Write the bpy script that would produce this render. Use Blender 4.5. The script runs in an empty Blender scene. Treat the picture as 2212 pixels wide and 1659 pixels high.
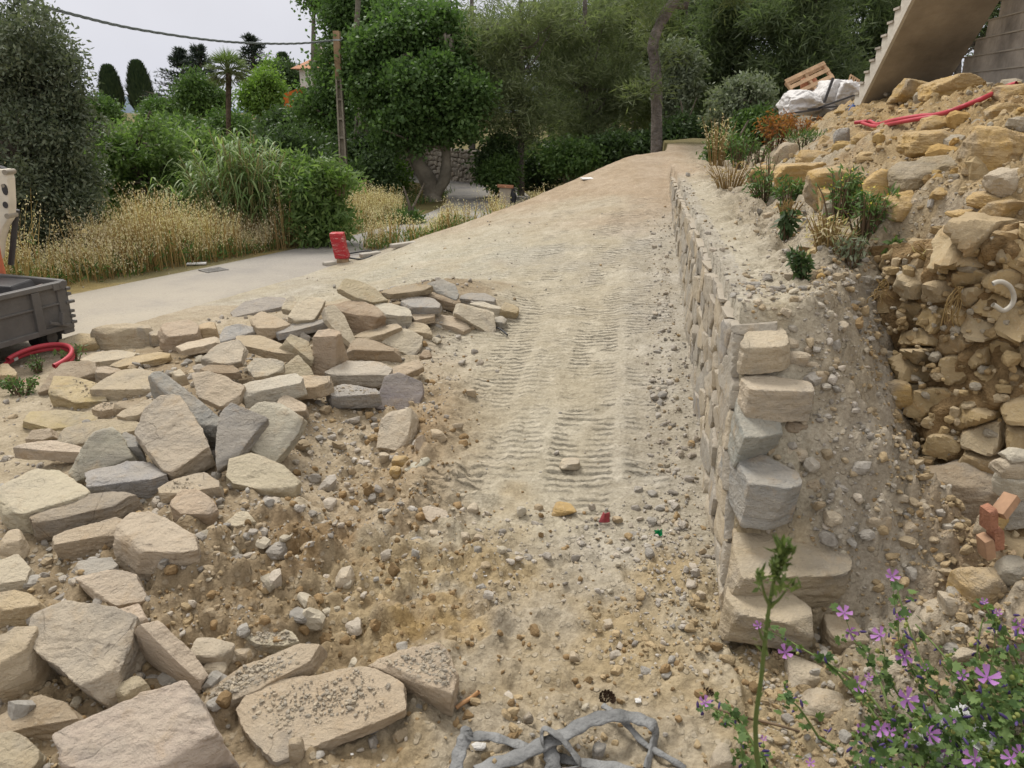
import bpy, math, random
import numpy as np
from mathutils import Vector

S = bpy.context.scene
COL = S.collection
# ------------------------------------------------------------------ camera
CAM_H = 1.7
PITCH = math.radians(19.4)
F_PX = 1671.0                                  # focal length for a 2212 px wide picture
cam_d = bpy.data.cameras.new('camera')
cam = bpy.data.objects.new('camera', cam_d); COL.objects.link(cam)
cam_d.sensor_width = 36.0
cam_d.lens = F_PX / 2212.0 * 36.0
cam_d.clip_start = 0.05; cam_d.clip_end = 6000
cam.location = (0, 0, CAM_H)
cam.rotation_euler = (math.pi / 2 - PITCH, 0, 0)
cam_d.dof.use_dof = True; cam_d.dof.focus_distance = 4.5; cam_d.dof.aperture_fstop = 8.0
S.camera = cam
# ------------------------------------------------------------------ light: overcast
SUN_EL, SUN_AZ = math.radians(56), math.radians(-32)     # azimuth from +Y towards +X
world = bpy.data.worlds.new('World'); S.world = world
world.use_nodes = True
wn, wl = world.node_tree.nodes, world.node_tree.links
bg = wn['Background']
sky = wn.new('ShaderNodeTexSky'); sky.sky_type = 'NISHITA'; sky.sun_disc = False
sky.sun_elevation = SUN_EL; sky.sun_rotation = SUN_AZ; sky.dust_density = 4.0
tc = wn.new('ShaderNodeTexCoord'); sx = wn.new('ShaderNodeSeparateXYZ')
wl.new(tc.outputs['Generated'], sx.inputs[0])
ramp = wn.new('ShaderNodeValToRGB')
ramp.color_ramp.elements[0].position = 0.0; ramp.color_ramp.elements[0].color = (0.66, 0.68, 0.76, 1)
ramp.color_ramp.elements[1].position = 0.9; ramp.color_ramp.elements[1].color = (1.0, 0.98, 0.95, 1)
e = ramp.color_ramp.elements.new(0.22); e.color = (0.77, 0.755, 0.79, 1)
wl.new(sx.outputs['Z'], ramp.inputs[0])
cl = wn.new('ShaderNodeTexNoise'); cl.inputs['Scale'].default_value = 3.5; cl.inputs['Detail'].default_value = 4
wl.new(tc.outputs['Generated'], cl.inputs['Vector'])
cmr = wn.new('ShaderNodeMapRange'); cmr.inputs[1].default_value = .3; cmr.inputs[2].default_value = .7
cmr.inputs[3].default_value = 9.0; cmr.inputs[4].default_value = 10.8
wl.new(cl.outputs['Fac'], cmr.inputs[0])
boost = wn.new('ShaderNodeVectorMath'); boost.operation = 'SCALE'
wl.new(ramp.outputs['Color'], boost.inputs[0]); wl.new(cmr.outputs[0], boost.inputs['Scale'])
zen = wn.new('ShaderNodeMapRange'); zen.inputs[1].default_value = .3; zen.inputs[2].default_value = 1.0
zen.inputs[3].default_value = 1.0; zen.inputs[4].default_value = 1.2
wl.new(sx.outputs['Z'], zen.inputs[0])
boost2 = wn.new('ShaderNodeVectorMath'); boost2.operation = 'SCALE'
wl.new(boost.outputs[0], boost2.inputs[0]); wl.new(zen.outputs[0], boost2.inputs['Scale'])
mixs = wn.new('ShaderNodeMix'); mixs.data_type = 'RGBA'; mixs.inputs[0].default_value = 0.93
wl.new(sky.outputs[0], mixs.inputs[6]); wl.new(boost2.outputs[0], mixs.inputs[7])
wl.new(mixs.outputs[2], bg.inputs['Color']); bg.inputs['Strength'].default_value = 0.1
sun_d = bpy.data.lights.new('sun', 'SUN'); sun = bpy.data.objects.new('sun', sun_d); COL.objects.link(sun)
sun_d.energy = 3.0; sun_d.angle = math.radians(20); sun_d.color = (1.0, 0.965, 0.91)
sdir = Vector((math.sin(SUN_AZ) * math.cos(SUN_EL), math.cos(SUN_AZ) * math.cos(SUN_EL), math.sin(SUN_EL)))
sun.rotation_euler = (-sdir).to_track_quat('-Z', 'Y').to_euler()
S.view_settings.view_transform = 'Standard'; S.view_settings.look = 'None'
S.view_settings.exposure = 0.08; S.view_settings.gamma = 1.0
S.render.engine = 'CYCLES'
S.cycles.max_bounces = 6; S.cycles.diffuse_bounces = 3; S.cycles.transparent_max_bounces = 8
S.cycles.use_denoising = True

# ------------------------------------------------------------------ helpers
def sm(v, a, b):
    t = np.clip((np.asarray(v, float) - a) / (b - a), 0, 1)
    return t * t * (3 - 2 * t)

def _h(ix, iy, iz, seed):
    n = (ix * 374761393 + iy * 668265263 + iz * 2147483647 + seed * 974634777) & 0xFFFFFFFF
    n = ((n ^ (n >> 13)) * 1274126177) & 0xFFFFFFFF
    n = ((n ^ (n >> 16)) * 2246822519) & 0xFFFFFFFF
    return ((n ^ (n >> 15)) & 0xFFFF) / 32767.5 - 1.0

def noise3(p, seed=0):
    p = np.asarray(p, float)
    i = np.floor(p).astype(np.int64); f = p - i; f = f * f * (3 - 2 * f)
    r = 0
    for dx in (0, 1):
        wx = f[:, 0] if dx else 1 - f[:, 0]
        for dy in (0, 1):
            wy = f[:, 1] if dy else 1 - f[:, 1]
            for dz in (0, 1):
                wz = f[:, 2] if dz else 1 - f[:, 2]
                r = r + wx * wy * wz * _h(i[:, 0] + dx, i[:, 1] + dy, i[:, 2] + dz, seed)
    return r

def noise2(x, y, seed=0):
    x = np.asarray(x, float); y = np.asarray(y, float)
    ix = np.floor(x).astype(np.int64); iy = np.floor(y).astype(np.int64)
    fx = x - ix; fy = y - iy; fx = fx * fx * (3 - 2 * fx); fy = fy * fy * (3 - 2 * fy)
    a = _h(ix, iy, 7, seed); b = _h(ix + 1, iy, 7, seed); c = _h(ix, iy + 1, 7, seed); d = _h(ix + 1, iy + 1, 7, seed)
    return (a * (1 - fx) + b * fx) * (1 - fy) + (c * (1 - fx) + d * fx) * fy

def fbm2(x, y, o=4, seed=0, g=.5):
    x = np.asarray(x, float); y = np.asarray(y, float)
    r, a = 0, 1.0
    for k in range(o):
        r = r + a * noise2(x * 2 ** k + 13.7 * k, y * 2 ** k + 5.1 * k, seed + k); a *= g
    return r

def fbm3(p, o=4, seed=0, g=.5):
    r, a = 0, 1.0
    for k in range(o):
        r = r + a * noise3(p * 2 ** k + 11.3 * k, seed + k); a *= g
    return r

def mesh_np(name, v, f, mat=None, smooth=True, attrs=None, cols=None):
    """one mesh from numpy verts and equally sized faces (or a list of face arrays)"""
    v = np.ascontiguousarray(v, dtype=np.float32)
    fl = [np.asarray(q, dtype=np.int32) for q in (f if isinstance(f, list) else [f]) if len(q)]
    me = bpy.data.meshes.new(name)
    me.vertices.add(len(v)); me.vertices.foreach_set('co', v.ravel())
    loops = np.concatenate([q.ravel() for q in fl])
    tot = np.concatenate([np.full(len(q), q.shape[1], np.int32) for q in fl])
    start = np.concatenate([[0], np.cumsum(tot)[:-1]]).astype(np.int32)
    me.loops.add(len(loops)); me.loops.foreach_set('vertex_index', loops)
    me.polygons.add(len(tot)); me.polygons.foreach_set('loop_start', start); me.polygons.foreach_set('loop_total', tot)
    me.polygons.foreach_set('use_smooth', np.full(len(tot), bool(smooth)))
    me.update(calc_edges=True)
    for k, a in (attrs or {}).items():
        at = me.attributes.new(k, 'FLOAT', 'POINT'); at.data.foreach_set('value', np.asarray(a, np.float32))
    if cols is not None:
        at = me.attributes.new('col', 'FLOAT_COLOR', 'POINT')
        c = np.ones((len(v), 4), np.float32); c[:, :3] = cols
        at.data.foreach_set('color', c.ravel())
    if mat: me.materials.append(mat)
    return me

def obj(name, me, parent=None, loc=None):
    o = bpy.data.objects.new(name, me); COL.objects.link(o)
    if parent is not None: o.parent = parent
    if loc is not None: o.location = loc
    return o

def tag(o, label=None, cat=None, group=None, kind=None):
    if label: o['label'] = label
    if cat: o['category'] = cat
    if group: o['group'] = group
    if kind: o['kind'] = kind
    return o

def empty(name, loc, label, cat, group=None):
    o = bpy.data.objects.new(name, None); COL.objects.link(o); o.location = loc
    o.empty_display_size = .1
    return tag(o, label, cat, group)

class MB:
    """collects polygons and becomes one mesh"""
    def __init__(s): s.v, s.f = [], []
    def add(s, vs, fs):
        b = len(s.v); s.v += [tuple(map(float, q)) for q in vs]; s.f += [tuple(b + i for i in q) for q in fs]; return s
    def box(s, c, d, rz=0, rx=0, ry=0, taper=1.0):
        from mathutils import Euler
        R = Euler((rx, ry, rz)).to_matrix(); C = Vector(c); vs = []
        for z in (-1, 1):
            t = taper if z > 0 else 1
            for x, y in ((-1, -1), (1, -1), (1, 1), (-1, 1)):
                vs.append(C + R @ Vector((x * d[0] / 2 * t, y * d[1] / 2 * t, z * d[2] / 2)))
        return s.add(vs, [(3, 2, 1, 0), (4, 5, 6, 7), (0, 1, 5, 4), (1, 2, 6, 5), (2, 3, 7, 6), (3, 0, 4, 7)])
    def beam(s, a, b, w, h):
        a, b = Vector(a), Vector(b); d = (b - a).normalized()
        up = Vector((0, 0, 1)) if abs(d.z) < .95 else Vector((0, 1, 0))
        sd = d.cross(up).normalized() * w / 2; u = sd.cross(d).normalized() * h / 2
        vs = [p + i * sd + j * u for p in (a, b) for i, j in ((-1, -1), (1, -1), (1, 1), (-1, 1))]
        return s.add(vs, [(3, 2, 1, 0), (4, 5, 6, 7), (0, 1, 5, 4), (1, 2, 6, 5), (2, 3, 7, 6), (3, 0, 4, 7)])
    def tube(s, pts, rad, n=8, flat=1.0, caps=True):
        v, f = tube_np(pts, rad, n, flat)
        b = len(s.v); s.v += [tuple(q) for q in v]; s.f += [tuple(int(b + i) for i in q) for q in f]
        if caps:
            k = len(pts); s.f.append(tuple(b + i for i in range(n))[::-1]); s.f.append(tuple(b + (k - 1) * n + i for i in range(n)))
        return s
    def prism(s, poly, y0, y1):                       # poly in (x, z), extruded along y
        n = len(poly); vs = [(x, y0, z) for x, z in poly] + [(x, y1, z) for x, z in poly]
        return s.add(vs, [tuple(range(n)), tuple(range(2 * n - 1, n - 1, -1))] + [(i, i + n, (i + 1) % n + n, (i + 1) % n) for i in range(n)])
    def build(s, name, mat, parent=None, smooth=False, bevel=0, loc=None):
        me = bpy.data.meshes.new(name); me.from_pydata(s.v, [], s.f); me.materials.append(mat)
        import bmesh
        bm = bmesh.new(); bm.from_mesh(me); bmesh.ops.recalc_face_normals(bm, faces=bm.faces); bm.to_mesh(me); bm.free()
        if smooth: me.polygons.foreach_set('use_smooth', [True] * len(me.polygons))
        o = obj(name, me, parent, loc)
        if bevel:
            m = o.modifiers.new('bevel', 'BEVEL'); m.width = bevel; m.segments = 2; m.limit_method = 'ANGLE'; m.angle_limit = .7
        return o

def tube_np(pts, rad, n=8, flat=1.0):
    P = np.asarray(pts, float); k = len(P)
    rad = np.broadcast_to(np.asarray(rad, float), (k,))
    T = np.gradient(P, axis=0); T /= np.linalg.norm(T, axis=1, keepdims=True) + 1e-9
    u = np.cross(T[0], [0, 0, 1.0])
    if np.linalg.norm(u) < .1: u = np.cross(T[0], [1.0, 0, 0])
    V = []
    a = np.linspace(0, 2 * np.pi, n, endpoint=False)
    for i in range(k):
        u = u - T[i] * (u @ T[i]); u = u / (np.linalg.norm(u) + 1e-9); w = np.cross(T[i], u)
        V.append(P[i] + rad[i] * (np.cos(a)[:, None] * u + flat * np.sin(a)[:, None] * w))
    V = np.concatenate(V)
    i, j = np.meshgrid(np.arange(k - 1), np.arange(n), indexing='ij')
    F = np.stack([i * n + j, i * n + (j + 1) % n, (i + 1) * n + (j + 1) % n, (i + 1) * n + j], -1).reshape(-1, 4)
    return V, F

def smooth_path(pts, k=6):
    P = np.asarray(pts, float); out = []
    for i in range(len(P) - 1):
        p0 = P[max(i - 1, 0)]; p1 = P[i]; p2 = P[i + 1]; p3 = P[min(i + 2, len(P) - 1)]
        for t in np.linspace(0, 1, k, endpoint=False):
            out.append(.5 * ((2 * p1) + (p2 - p0) * t + (2 * p0 - 5 * p1 + 4 * p2 - p3) * t * t + (3 * p1 - p0 - 3 * p2 + p3) * t ** 3))
    out.append(P[-1]); return np.array(out)

# picture pixel (2212 wide) -> ray -> place on the ground
CP, SP = math.cos(PITCH), math.sin(PITCH)
def ray(px, py):
    a = (px - 1106) / F_PX; b = (829.5 - py) / F_PX
    return np.array([a, CP + b * SP, -SP + b * CP])
def at(px, py, y):                                    # the point on that ray at distance y ahead
    d = ray(px, py); return np.array([0, 0, CAM_H]) + d * (y / d[1])
def at_z(px, py, z):
    d = ray(px, py); return np.array([0, 0, CAM_H]) + d * ((z - CAM_H) / d[2])
_T = np.concatenate([np.arange(.8, 14, .02), np.geomspace(14, 400, 800)])
def hit(px, py, fn=None):
    d = ray(px, py); P = np.array([0, 0, CAM_H]) + _T[:, None] * d
    h = (fn or Hs)(P[:, 0], P[:, 1]); k = np.nonzero(P[:, 2] < h)[0]
    if not len(k): return P[-1]
    k = k[0]
    if k == 0: return P[0]
    a = P[k - 1, 2] - h[k - 1]; b = h[k] - P[k, 2]; t = a / (a + b + 1e-9)
    return P[k - 1] * (1 - t) + P[k] * t
def px_of(p):
    q = np.asarray(p, float) - [0, 0, CAM_H]
    dep = q[1] * CP - q[2] * SP
    return 1106 + q[0] / dep * F_PX, 829.5 - (q[1] * SP + q[2] * CP) / dep * F_PX

# ------------------------------------------------------------------ materials
def mat(name, rough=.9, spec=.2):
    m = bpy.data.materials.new(name); m.use_nodes = True
    n, l = m.node_tree.nodes, m.node_tree.links
    b = n['Principled BSDF']; b.inputs['Roughness'].default_value = rough; b.inputs['Specular IOR Level'].default_value = spec
    return m, n, l, b

def N_noise(n, l, vec, scale, detail=5, rough=.55, dist=0):
    t = n.new('ShaderNodeTexNoise'); t.inputs['Scale'].default_value = scale; t.inputs['Detail'].default_value = detail
    t.inputs['Roughness'].default_value = rough; t.inputs['Distortion'].default_value = dist
    l.new(vec, t.inputs['Vector']); return t.outputs['Fac']
def N_map(n, l, v, a, b, c=0, d=1):
    m = n.new('ShaderNodeMapRange'); m.inputs[1].default_value = a; m.inputs[2].default_value = b
    m.inputs[3].default_value = c; m.inputs[4].default_value = d; l.new(v, m.inputs[0]); return m.outputs[0]
def N_mix(n, l, fac, a, b, mode='MIX'):
    m = n.new('ShaderNodeMix'); m.data_type = 'RGBA'; m.blend_type = mode
    for i, q in ((0, fac), (6, a), (7, b)):
        if hasattr(q, 'links'): l.new(q, m.inputs[i])
        else: m.inputs[i].default_value = q if i == 0 else (*q, 1)
    return m.outputs[2]
def N_math(n, l, op, a, b=0):
    m = n.new('ShaderNodeMath'); m.operation = op
    for i, q in ((0, a), (1, b)):
        if hasattr(q, 'links'): l.new(q, m.inputs[i])
        else: m.inputs[i].default_value = q
    return m.outputs[0]
def N_bump(n, l, h, dist, strength=1.0, normal=None):
    m = n.new('ShaderNodeBump'); m.inputs['Distance'].default_value = dist; m.inputs['Strength'].default_value = strength
    l.new(h, m.inputs['Height'])
    if normal is not None: l.new(normal, m.inputs['Normal'])
    return m.outputs[0]
def simple(name, col, rough=.7, spec=.3, var=.25, scale=8, bump=.0, metallic=0):
    m, n, l, b = mat(name, rough, spec); b.inputs['Metallic'].default_value = metallic
    t = n.new('ShaderNodeTexCoord').outputs['Object']
    f = N_noise(n, l, t, scale, 6, .6)
    c = N_mix(n, l, N_map(n, l, f, .3, .7), tuple(q * (1 - var) for q in col), tuple(min(1, q * (1 + var)) for q in col))
    l.new(c, b.inputs['Base Color'])
    if bump: l.new(N_bump(n, l, N_noise(n, l, t, scale * 5, 4), bump), b.inputs['Normal'])
    return m

def rock_material():
    m, n, l, b = mat('limestone', .92, .12)
    t = n.new('ShaderNodeTexCoord').outputs['Object']
    oi = n.new('ShaderNodeObjectInfo')
    sp = n.new('ShaderNodeVectorMath'); sp.operation = 'ADD'; l.new(t, sp.inputs[0])
    rr = n.new('ShaderNodeVectorMath'); rr.operation = 'SCALE'; rr.inputs['Scale'].default_value = 37.0
    cx = n.new('ShaderNodeCombineXYZ')
    for i in range(3): l.new(oi.outputs['Random'], cx.inputs[i])
    l.new(cx.outputs[0], rr.inputs[0]); l.new(rr.outputs[0], sp.inputs[1]); v = sp.outputs[0]
    big = N_noise(n, l, v, 3.2, 5, .6, .5)
    mid = N_noise(n, l, v, 11, 7, .65, .3)
    fine = N_noise(n, l, v, 55, 7, .7)
    c = oi.outputs['Color']
    c1 = N_mix(n, l, N_map(n, l, big, .52, .66, 0, .65), c, (.21, .20, .185))     # grey weathered patches
    c2 = N_mix(n, l, N_map(n, l, mid, .55, .70, 0, .5), c1, (.38, .255, .13))      # rusty stain
    mp = n.new('ShaderNodeMapping'); mp.inputs['Scale'].default_value = (2, 2, 9); l.new(v, mp.inputs[0])
    lay = N_noise(n, l, mp.outputs[0], 2.5, 6, .7, .4)
    c3 = N_mix(n, l, N_map(n, l, lay, .35, .6, 0, .3), c2, (.56, .48, .37))
    dust = N_noise(n, l, v, 6, 6, .7)
    geo = n.new('ShaderNodeNewGeometry'); sz = n.new('ShaderNodeSeparateXYZ'); l.new(geo.outputs['Normal'], sz.inputs[0])
    up = N_math(n, l, 'MULTIPLY', N_map(n, l, sz.outputs['Z'], .45, .95, 0, 1), N_map(n, l, dust, .38, .62, 0.0, .75))
    c4 = N_mix(n, l, up, c3, N_mix(n, l, .5, c, (.50, .43, .33)))                                      # pale quarry dust lies on the tops
    c5 = N_mix(n, l, N_map(n, l, fine, .58, .72, 0, .4), c4, (.66, .58, .46))
    c6 = N_mix(n, l, N_map(n, l, fine, .42, .28, 0, .35), c5, (.2, .17, .13))
    cr = N_math(n, l, 'ABSOLUTE', N_math(n, l, 'SUBTRACT', N_noise(n, l, v, 3.0, 3, .5, .4), .5))
    crk = N_math(n, l, 'MULTIPLY', N_map(n, l, cr, .001, .007, 1, 0), N_map(n, l, big, .50, .60, 0, 1))
    c6 = N_mix(n, l, N_math(n, l, 'MULTIPLY', crk, .12), c6, (.15, .12, .09))
    l.new(c6, b.inputs['Base Color'])
    hgt = N_math(n, l, 'ADD', N_math(n, l, 'MULTIPLY', mid, 1.2), N_math(n, l, 'SUBTRACT', N_math(n, l, 'ADD', N_math(n, l, 'MULTIPLY', fine, .6), lay), N_math(n, l, 'MULTIPLY', crk, .15)))
    l.new(N_bump(n, l, hgt, .026, .9), b.inputs['Normal'])
    return m
ROCK = rock_material()
TONES = {'cream': (.51, .43, .315), 'pale': (.48, .44, .35), 'tan': (.43, .345, .235), 'ochre': (.47, .31, .11),
         'brown': (.28, .21, .135), 'grey': (.30, .29, .27), 'gold': (.47, .36, .20), 'blue': (.315, .31, .295), 'pink': (.49, .415, .325)}

# ------------------------------------------------------------------ the lie of the land
RY = np.array([-5, 2.2, 3, 4.1, 5.2, 6.7, 9, 11, 12.7, 14, 16, 20, 60, 3000]); RZ = np.array([0, 0, .05, .17, .28, .40, .62, .86, 1.06, 1.14, 1.14, 1.0, .6, 0])
PILE = np.array([(-.65, 6.3, .30), (-1.3, 5.6, .36), (-2.3, 5.2, .10), (-1.65, 4.4, .30), (-1.5, 3.5, .22), (-1.7, 2.8, .10), (-1.3, 2.2, .06), (-1.0, 1.5, .02)])
WX0, WY0, WS = .747, 2.18, .162                      # the new wall's foot: x = WX0 + WS * (y - WY0)
def wall_x(y): return WX0 + WS * (np.asarray(y, float) - WY0)
PILE_SINK = [1.0]                                    # the stones bridge hollows: the soil lies lower than their beds
def Hs(x, y):
    """smooth height of the land"""
    x = np.asarray(x, float); y = np.asarray(y, float)
    low = -.010 * np.clip(y - 8, 0, 60) - .10 * sm(y, 12, 17) * (x < 3)
    R = np.interp(y, RY, RZ)
    left = np.interp(x, [-2.3, -1.7, -1.1, -.42, 1.0, 1.8], [0, .08, .32, .47, .84, 1])
    s = ((y - 9.2) - (x + 1.75)) * .7071             # beyond the shoulder of the track the land drops to the lane
    drop = sm(s, -.2, 1.2) * (1 - sm(x, 2.6, 4.5))
    z = low + (R * left - low) * (1 - drop)
    z = np.where((left <= 0) & (s < 0), np.minimum(z, 0.0), z)
    # rock heap
    hp = 0 * x
    for i in range(len(PILE) - 1):
        a, b = PILE[i], PILE[i + 1]
        d = b[:2] - a[:2]; t = np.clip(((x - a[0]) * d[0] + (y - a[1]) * d[1]) / (d @ d), 0, 1)
        q = np.hypot(x - a[0] - t * d[0], y - a[1] - t * d[1])
        hp = np.maximum(hp, (a[2] + (b[2] - a[2]) * t) * (1 - sm(q, .1, 1.05)))
    z = z + hp * PILE_SINK[0]
    # loose soil heaps in front and the little bank beside the track
    z = z + .10 * np.exp(-(((x + .95) / .45) ** 2 + ((y - 2.65) / .35) ** 2))
    z = z + .06 * np.exp(-(((x + .42) / .16) ** 2 + ((y - 3.9) / .8) ** 2))
    z = z - .06 * np.exp(-(((x + .85) / .22) ** 2 + ((y - 3.4) / .5) ** 2))
    # behind the wall: a bench, the bank above it, and the gully at the near end
    wx = wall_x(y)
    rt = sm(x - wx + .012 * noise2(y * 9, 0 * y, 4), -.012, .010) * (y > 1.0)
    bench = np.where(y < 12, .99, np.maximum(.955, R)) + .02 * sm(y, 4, 9)
    toe = 1.31 + .25 * (y - 3.5)
    slope = bench + np.clip(.62 * (x - toe), 0, None)
    top = 1.84 + .05 * sm(y, 6, 9)
    k = .12
    bank = top - k * np.log1p(np.exp(np.clip((top - slope) / k, -30, 30)))     # soft minimum
    bank = np.where(y > 10.2, bank - (bank - np.maximum(bench, .9)) * sm(y, 12.8, 14.5), bank)
    # soil spilling over the raked end of the wall, then the gully
    dd = x - wx
    face = np.interp(y, [1.5, 2.2, 2.8, 3.1, 3.45, 3.75], [2.1, 1.95, 1.74, 1.62, 1.56, 1.50])
    gul = np.clip(np.minimum(.03 + 1.55 * (y - 2.29), 1.0 - 1.30 * np.clip(dd - .20 - .62 * np.clip(y - 2.78, 0, 1), 0, 3)), -.03, .995)
    gul = gul + .30 * np.exp(-(((x - 1.75) / .38) ** 2 + ((y - 2.05) / .36) ** 2))
    near = 1 - sm(y, 3.3, 3.8)
    inb = sm(x, face + .12, face + .30)
    zb = gul * near + bank * (1 - near)
    zr = np.where(y < 3.8, zb * (1 - inb) + bank * inb, bank)
    cut = (1 - sm(y, 2.60, 2.95)) * (y < 3)
    zr = zr * (1 - cut) + gul * cut
    zr = zr * sm(y, 1.2, 1.95)
    return z * (1 - rt) + zr * rt

def rough(x, y):
    """clods, ruts and lumps on top of Hs"""
    loose = np.clip(np.exp(-(((x + .75) / .75) ** 2 + ((y - 2.55) / .65) ** 2)) * 1.3 + np.exp(-(((x + .55) / .35) ** 2 + ((y - 3.7) / 1.0) ** 2)), 0, 1)
    front = 1 - sm(y, 2.3, 3.1)
    wx = wall_x(y)
    bank = sm(x - wx, .12, .4)
    far = sm(y, 9, 16)
    a = fbm2(x * 1.3, y * 1.3, 3, 3) * (.012 + .03 * bank)
    clod = np.abs(fbm2(x * 7, y * 7, 4, 21, .6))
    h = a + clod * (.012 + .042 * loose + .014 * front + .05 * bank * (1 - .8 * far)) * (1 - .7 * far)
    h = h + (fbm2(x * 26, y * 26, 3, 40, .6)) * (.004 + .007 * loose + .004 * front + .006 * bank) * (1 - far)
    # wheel and bucket ruts running towards the camera in the foreground
    rut = np.sin((x + .13 * y + .05 * noise2(x * 3, y * 2, 5)) * 2 * np.pi / .17) * np.exp(-(((x - .12) / .5) ** 2 + ((y - 1.9) / .45) ** 2))
    h = h + .013 * rut * (.5 + .8 * np.clip(noise2(x * 2.3, y * 2.3, 8) + .3, 0, 1))
    # track ruts along the lane
    for c, w in ((.41, .17), (-.17, .16), (.74, .13)):
        q = (x - c - .14 * (y - 3.9)) / w
        h = h - .009 * np.exp(-q ** 4) * sm(y, 2.9, 3.4) * (1 - sm(y, 7, 10)) + .006 * np.exp(-((np.abs(q) - 1.3) / .28) ** 2) * sm(y, 2.9, 3.4) * (1 - sm(y, 6, 9))
    road = 1 - np.clip(sm(np.abs(x - np.interp(y, ROAD[:, 1], ROAD[:, 0])), 1.0, 1.6), 0, 1)
    return h * (1 - .9 * road * (y > 4))
ROAD = np.array([(-5.6, 3.6, 1.9), (-4.9, 5.0, 1.9), (-3.95, 6.6, 1.8), (-2.62, 9.35, 1.55), (-1.55, 12.0, 1.5), (-.75, 15.5, 1.9), (-.55, 18.5, 2.3), (-1.25, 22.3, 2.5), (-3.4, 27, 2.6), (-6.2, 33, 2.8), (-10, 40, 3.0)])
def HG(x, y):
    PILE_SINK[0] = .6; z = Hs(x, y) + rough(x, y); PILE_SINK[0] = 1.0; return z
# ------------------------------------------------------------------ ground sheet
def ground_material():
    m, n, l, b = mat('quarry_soil', .95, .08)
    at_ = n.new('ShaderNodeAttribute'); at_.attribute_name = 'col'
    tk = n.new('ShaderNodeAttribute'); tk.attribute_name = 'track'
    al = n.new('ShaderNodeAttribute'); al.attribute_name = 'along'
    peb = n.new('ShaderNodeAttribute'); peb.attribute_name = 'pebbly'
    v = n.new('ShaderNodeTexCoord').outputs['Object']
    f1 = N_noise(n, l, v, 9, 8, .7); f2 = N_noise(n, l, v, 60, 6, .7); f3 = N_noise(n, l, v, 2.1, 6, .65, .4)
    c = N_mix(n, l, 1.0, at_.outputs['Color'], N_mix(n, l, N_map(n, l, f1, .3, .7), (.80, .78, .74), (1.17, 1.16, 1.15)), 'MULTIPLY')
    c = N_mix(n, l, 1.0, c, N_mix(n, l, N_map(n, l, f2, .3, .7), (.74, .72, .69), (1.24, 1.24, 1.24)), 'MULTIPLY')
    c = N_mix(n, l, 1.0, c, N_mix(n, l, N_map(n, l, f3, .35, .65), (.90, .87, .82), (1.06, 1.06, 1.07)), 'MULTIPLY')
    vo = n.new('ShaderNodeTexVoronoi'); vo.inputs['Scale'].default_value = 34; l.new(v, vo.inputs['Vector'])
    vh = n.new('ShaderNodeTexVoronoi'); vh.inputs['Scale'].default_value = 75; l.new(v, vh.inputs['Vector'])
    pc = n.new('ShaderNodeSeparateColor'); l.new(vo.outputs['Color'], pc.inputs[0])
    stone = N_math(n, l, 'MULTIPLY', N_map(n, l, vo.outputs['Distance'], .42, .30, 0, 1), N_map(n, l, pc.outputs[0], .52, .56, 0, 1))
    stone = N_math(n, l, 'MULTIPLY', stone, peb.outputs['Fac'])
    sc = N_mix(n, l, pc.outputs[1], (.37, .32, .24), (.52, .46, .36))
    c = N_mix(n, l, N_math(n, l, 'MULTIPLY', stone, .4), c, sc)
    l.new(c, b.inputs['Base Color'])
    w = n.new('ShaderNodeMath'); w.operation = 'SINE'
    ph = N_math(n, l, 'ADD', N_math(n, l, 'MULTIPLY', al.outputs['Fac'], 2 * math.pi / .058), N_math(n, l, 'MULTIPLY', N_noise(n, l, v, 8, 4), 4.5))
    l.new(ph, w.inputs[0])
    tread = N_math(n, l, 'MULTIPLY', N_math(n, l, 'POWER', N_math(n, l, 'ABSOLUTE', N_math(n, l, 'MULTIPLY', N_math(n, l, 'ADD', w.outputs[0], 1), .5)), 2.2), N_math(n, l, 'MULTIPLY', tk.outputs['Fac'], N_math(n, l, 'MULTIPLY', N_map(n, l, f1, .36, .60, .1, 1), N_map(n, l, f3, .40, .56, .12, 1))))
    b1 = N_bump(n, l, tread, .023, 1.0)
    hh = N_math(n, l, 'ADD', N_math(n, l, 'MULTIPLY', f2, .5), N_math(n, l, 'ADD', f1, N_math(n, l, 'ADD', N_math(n, l, 'MULTIPLY', stone, .3), N_math(n, l, 'MULTIPLY', vh.outputs['Distance'], -.15))))
    l.new(N_bump(n, l, hh, .022, .85, b1), b.inputs['Normal'])
    return m

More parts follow.
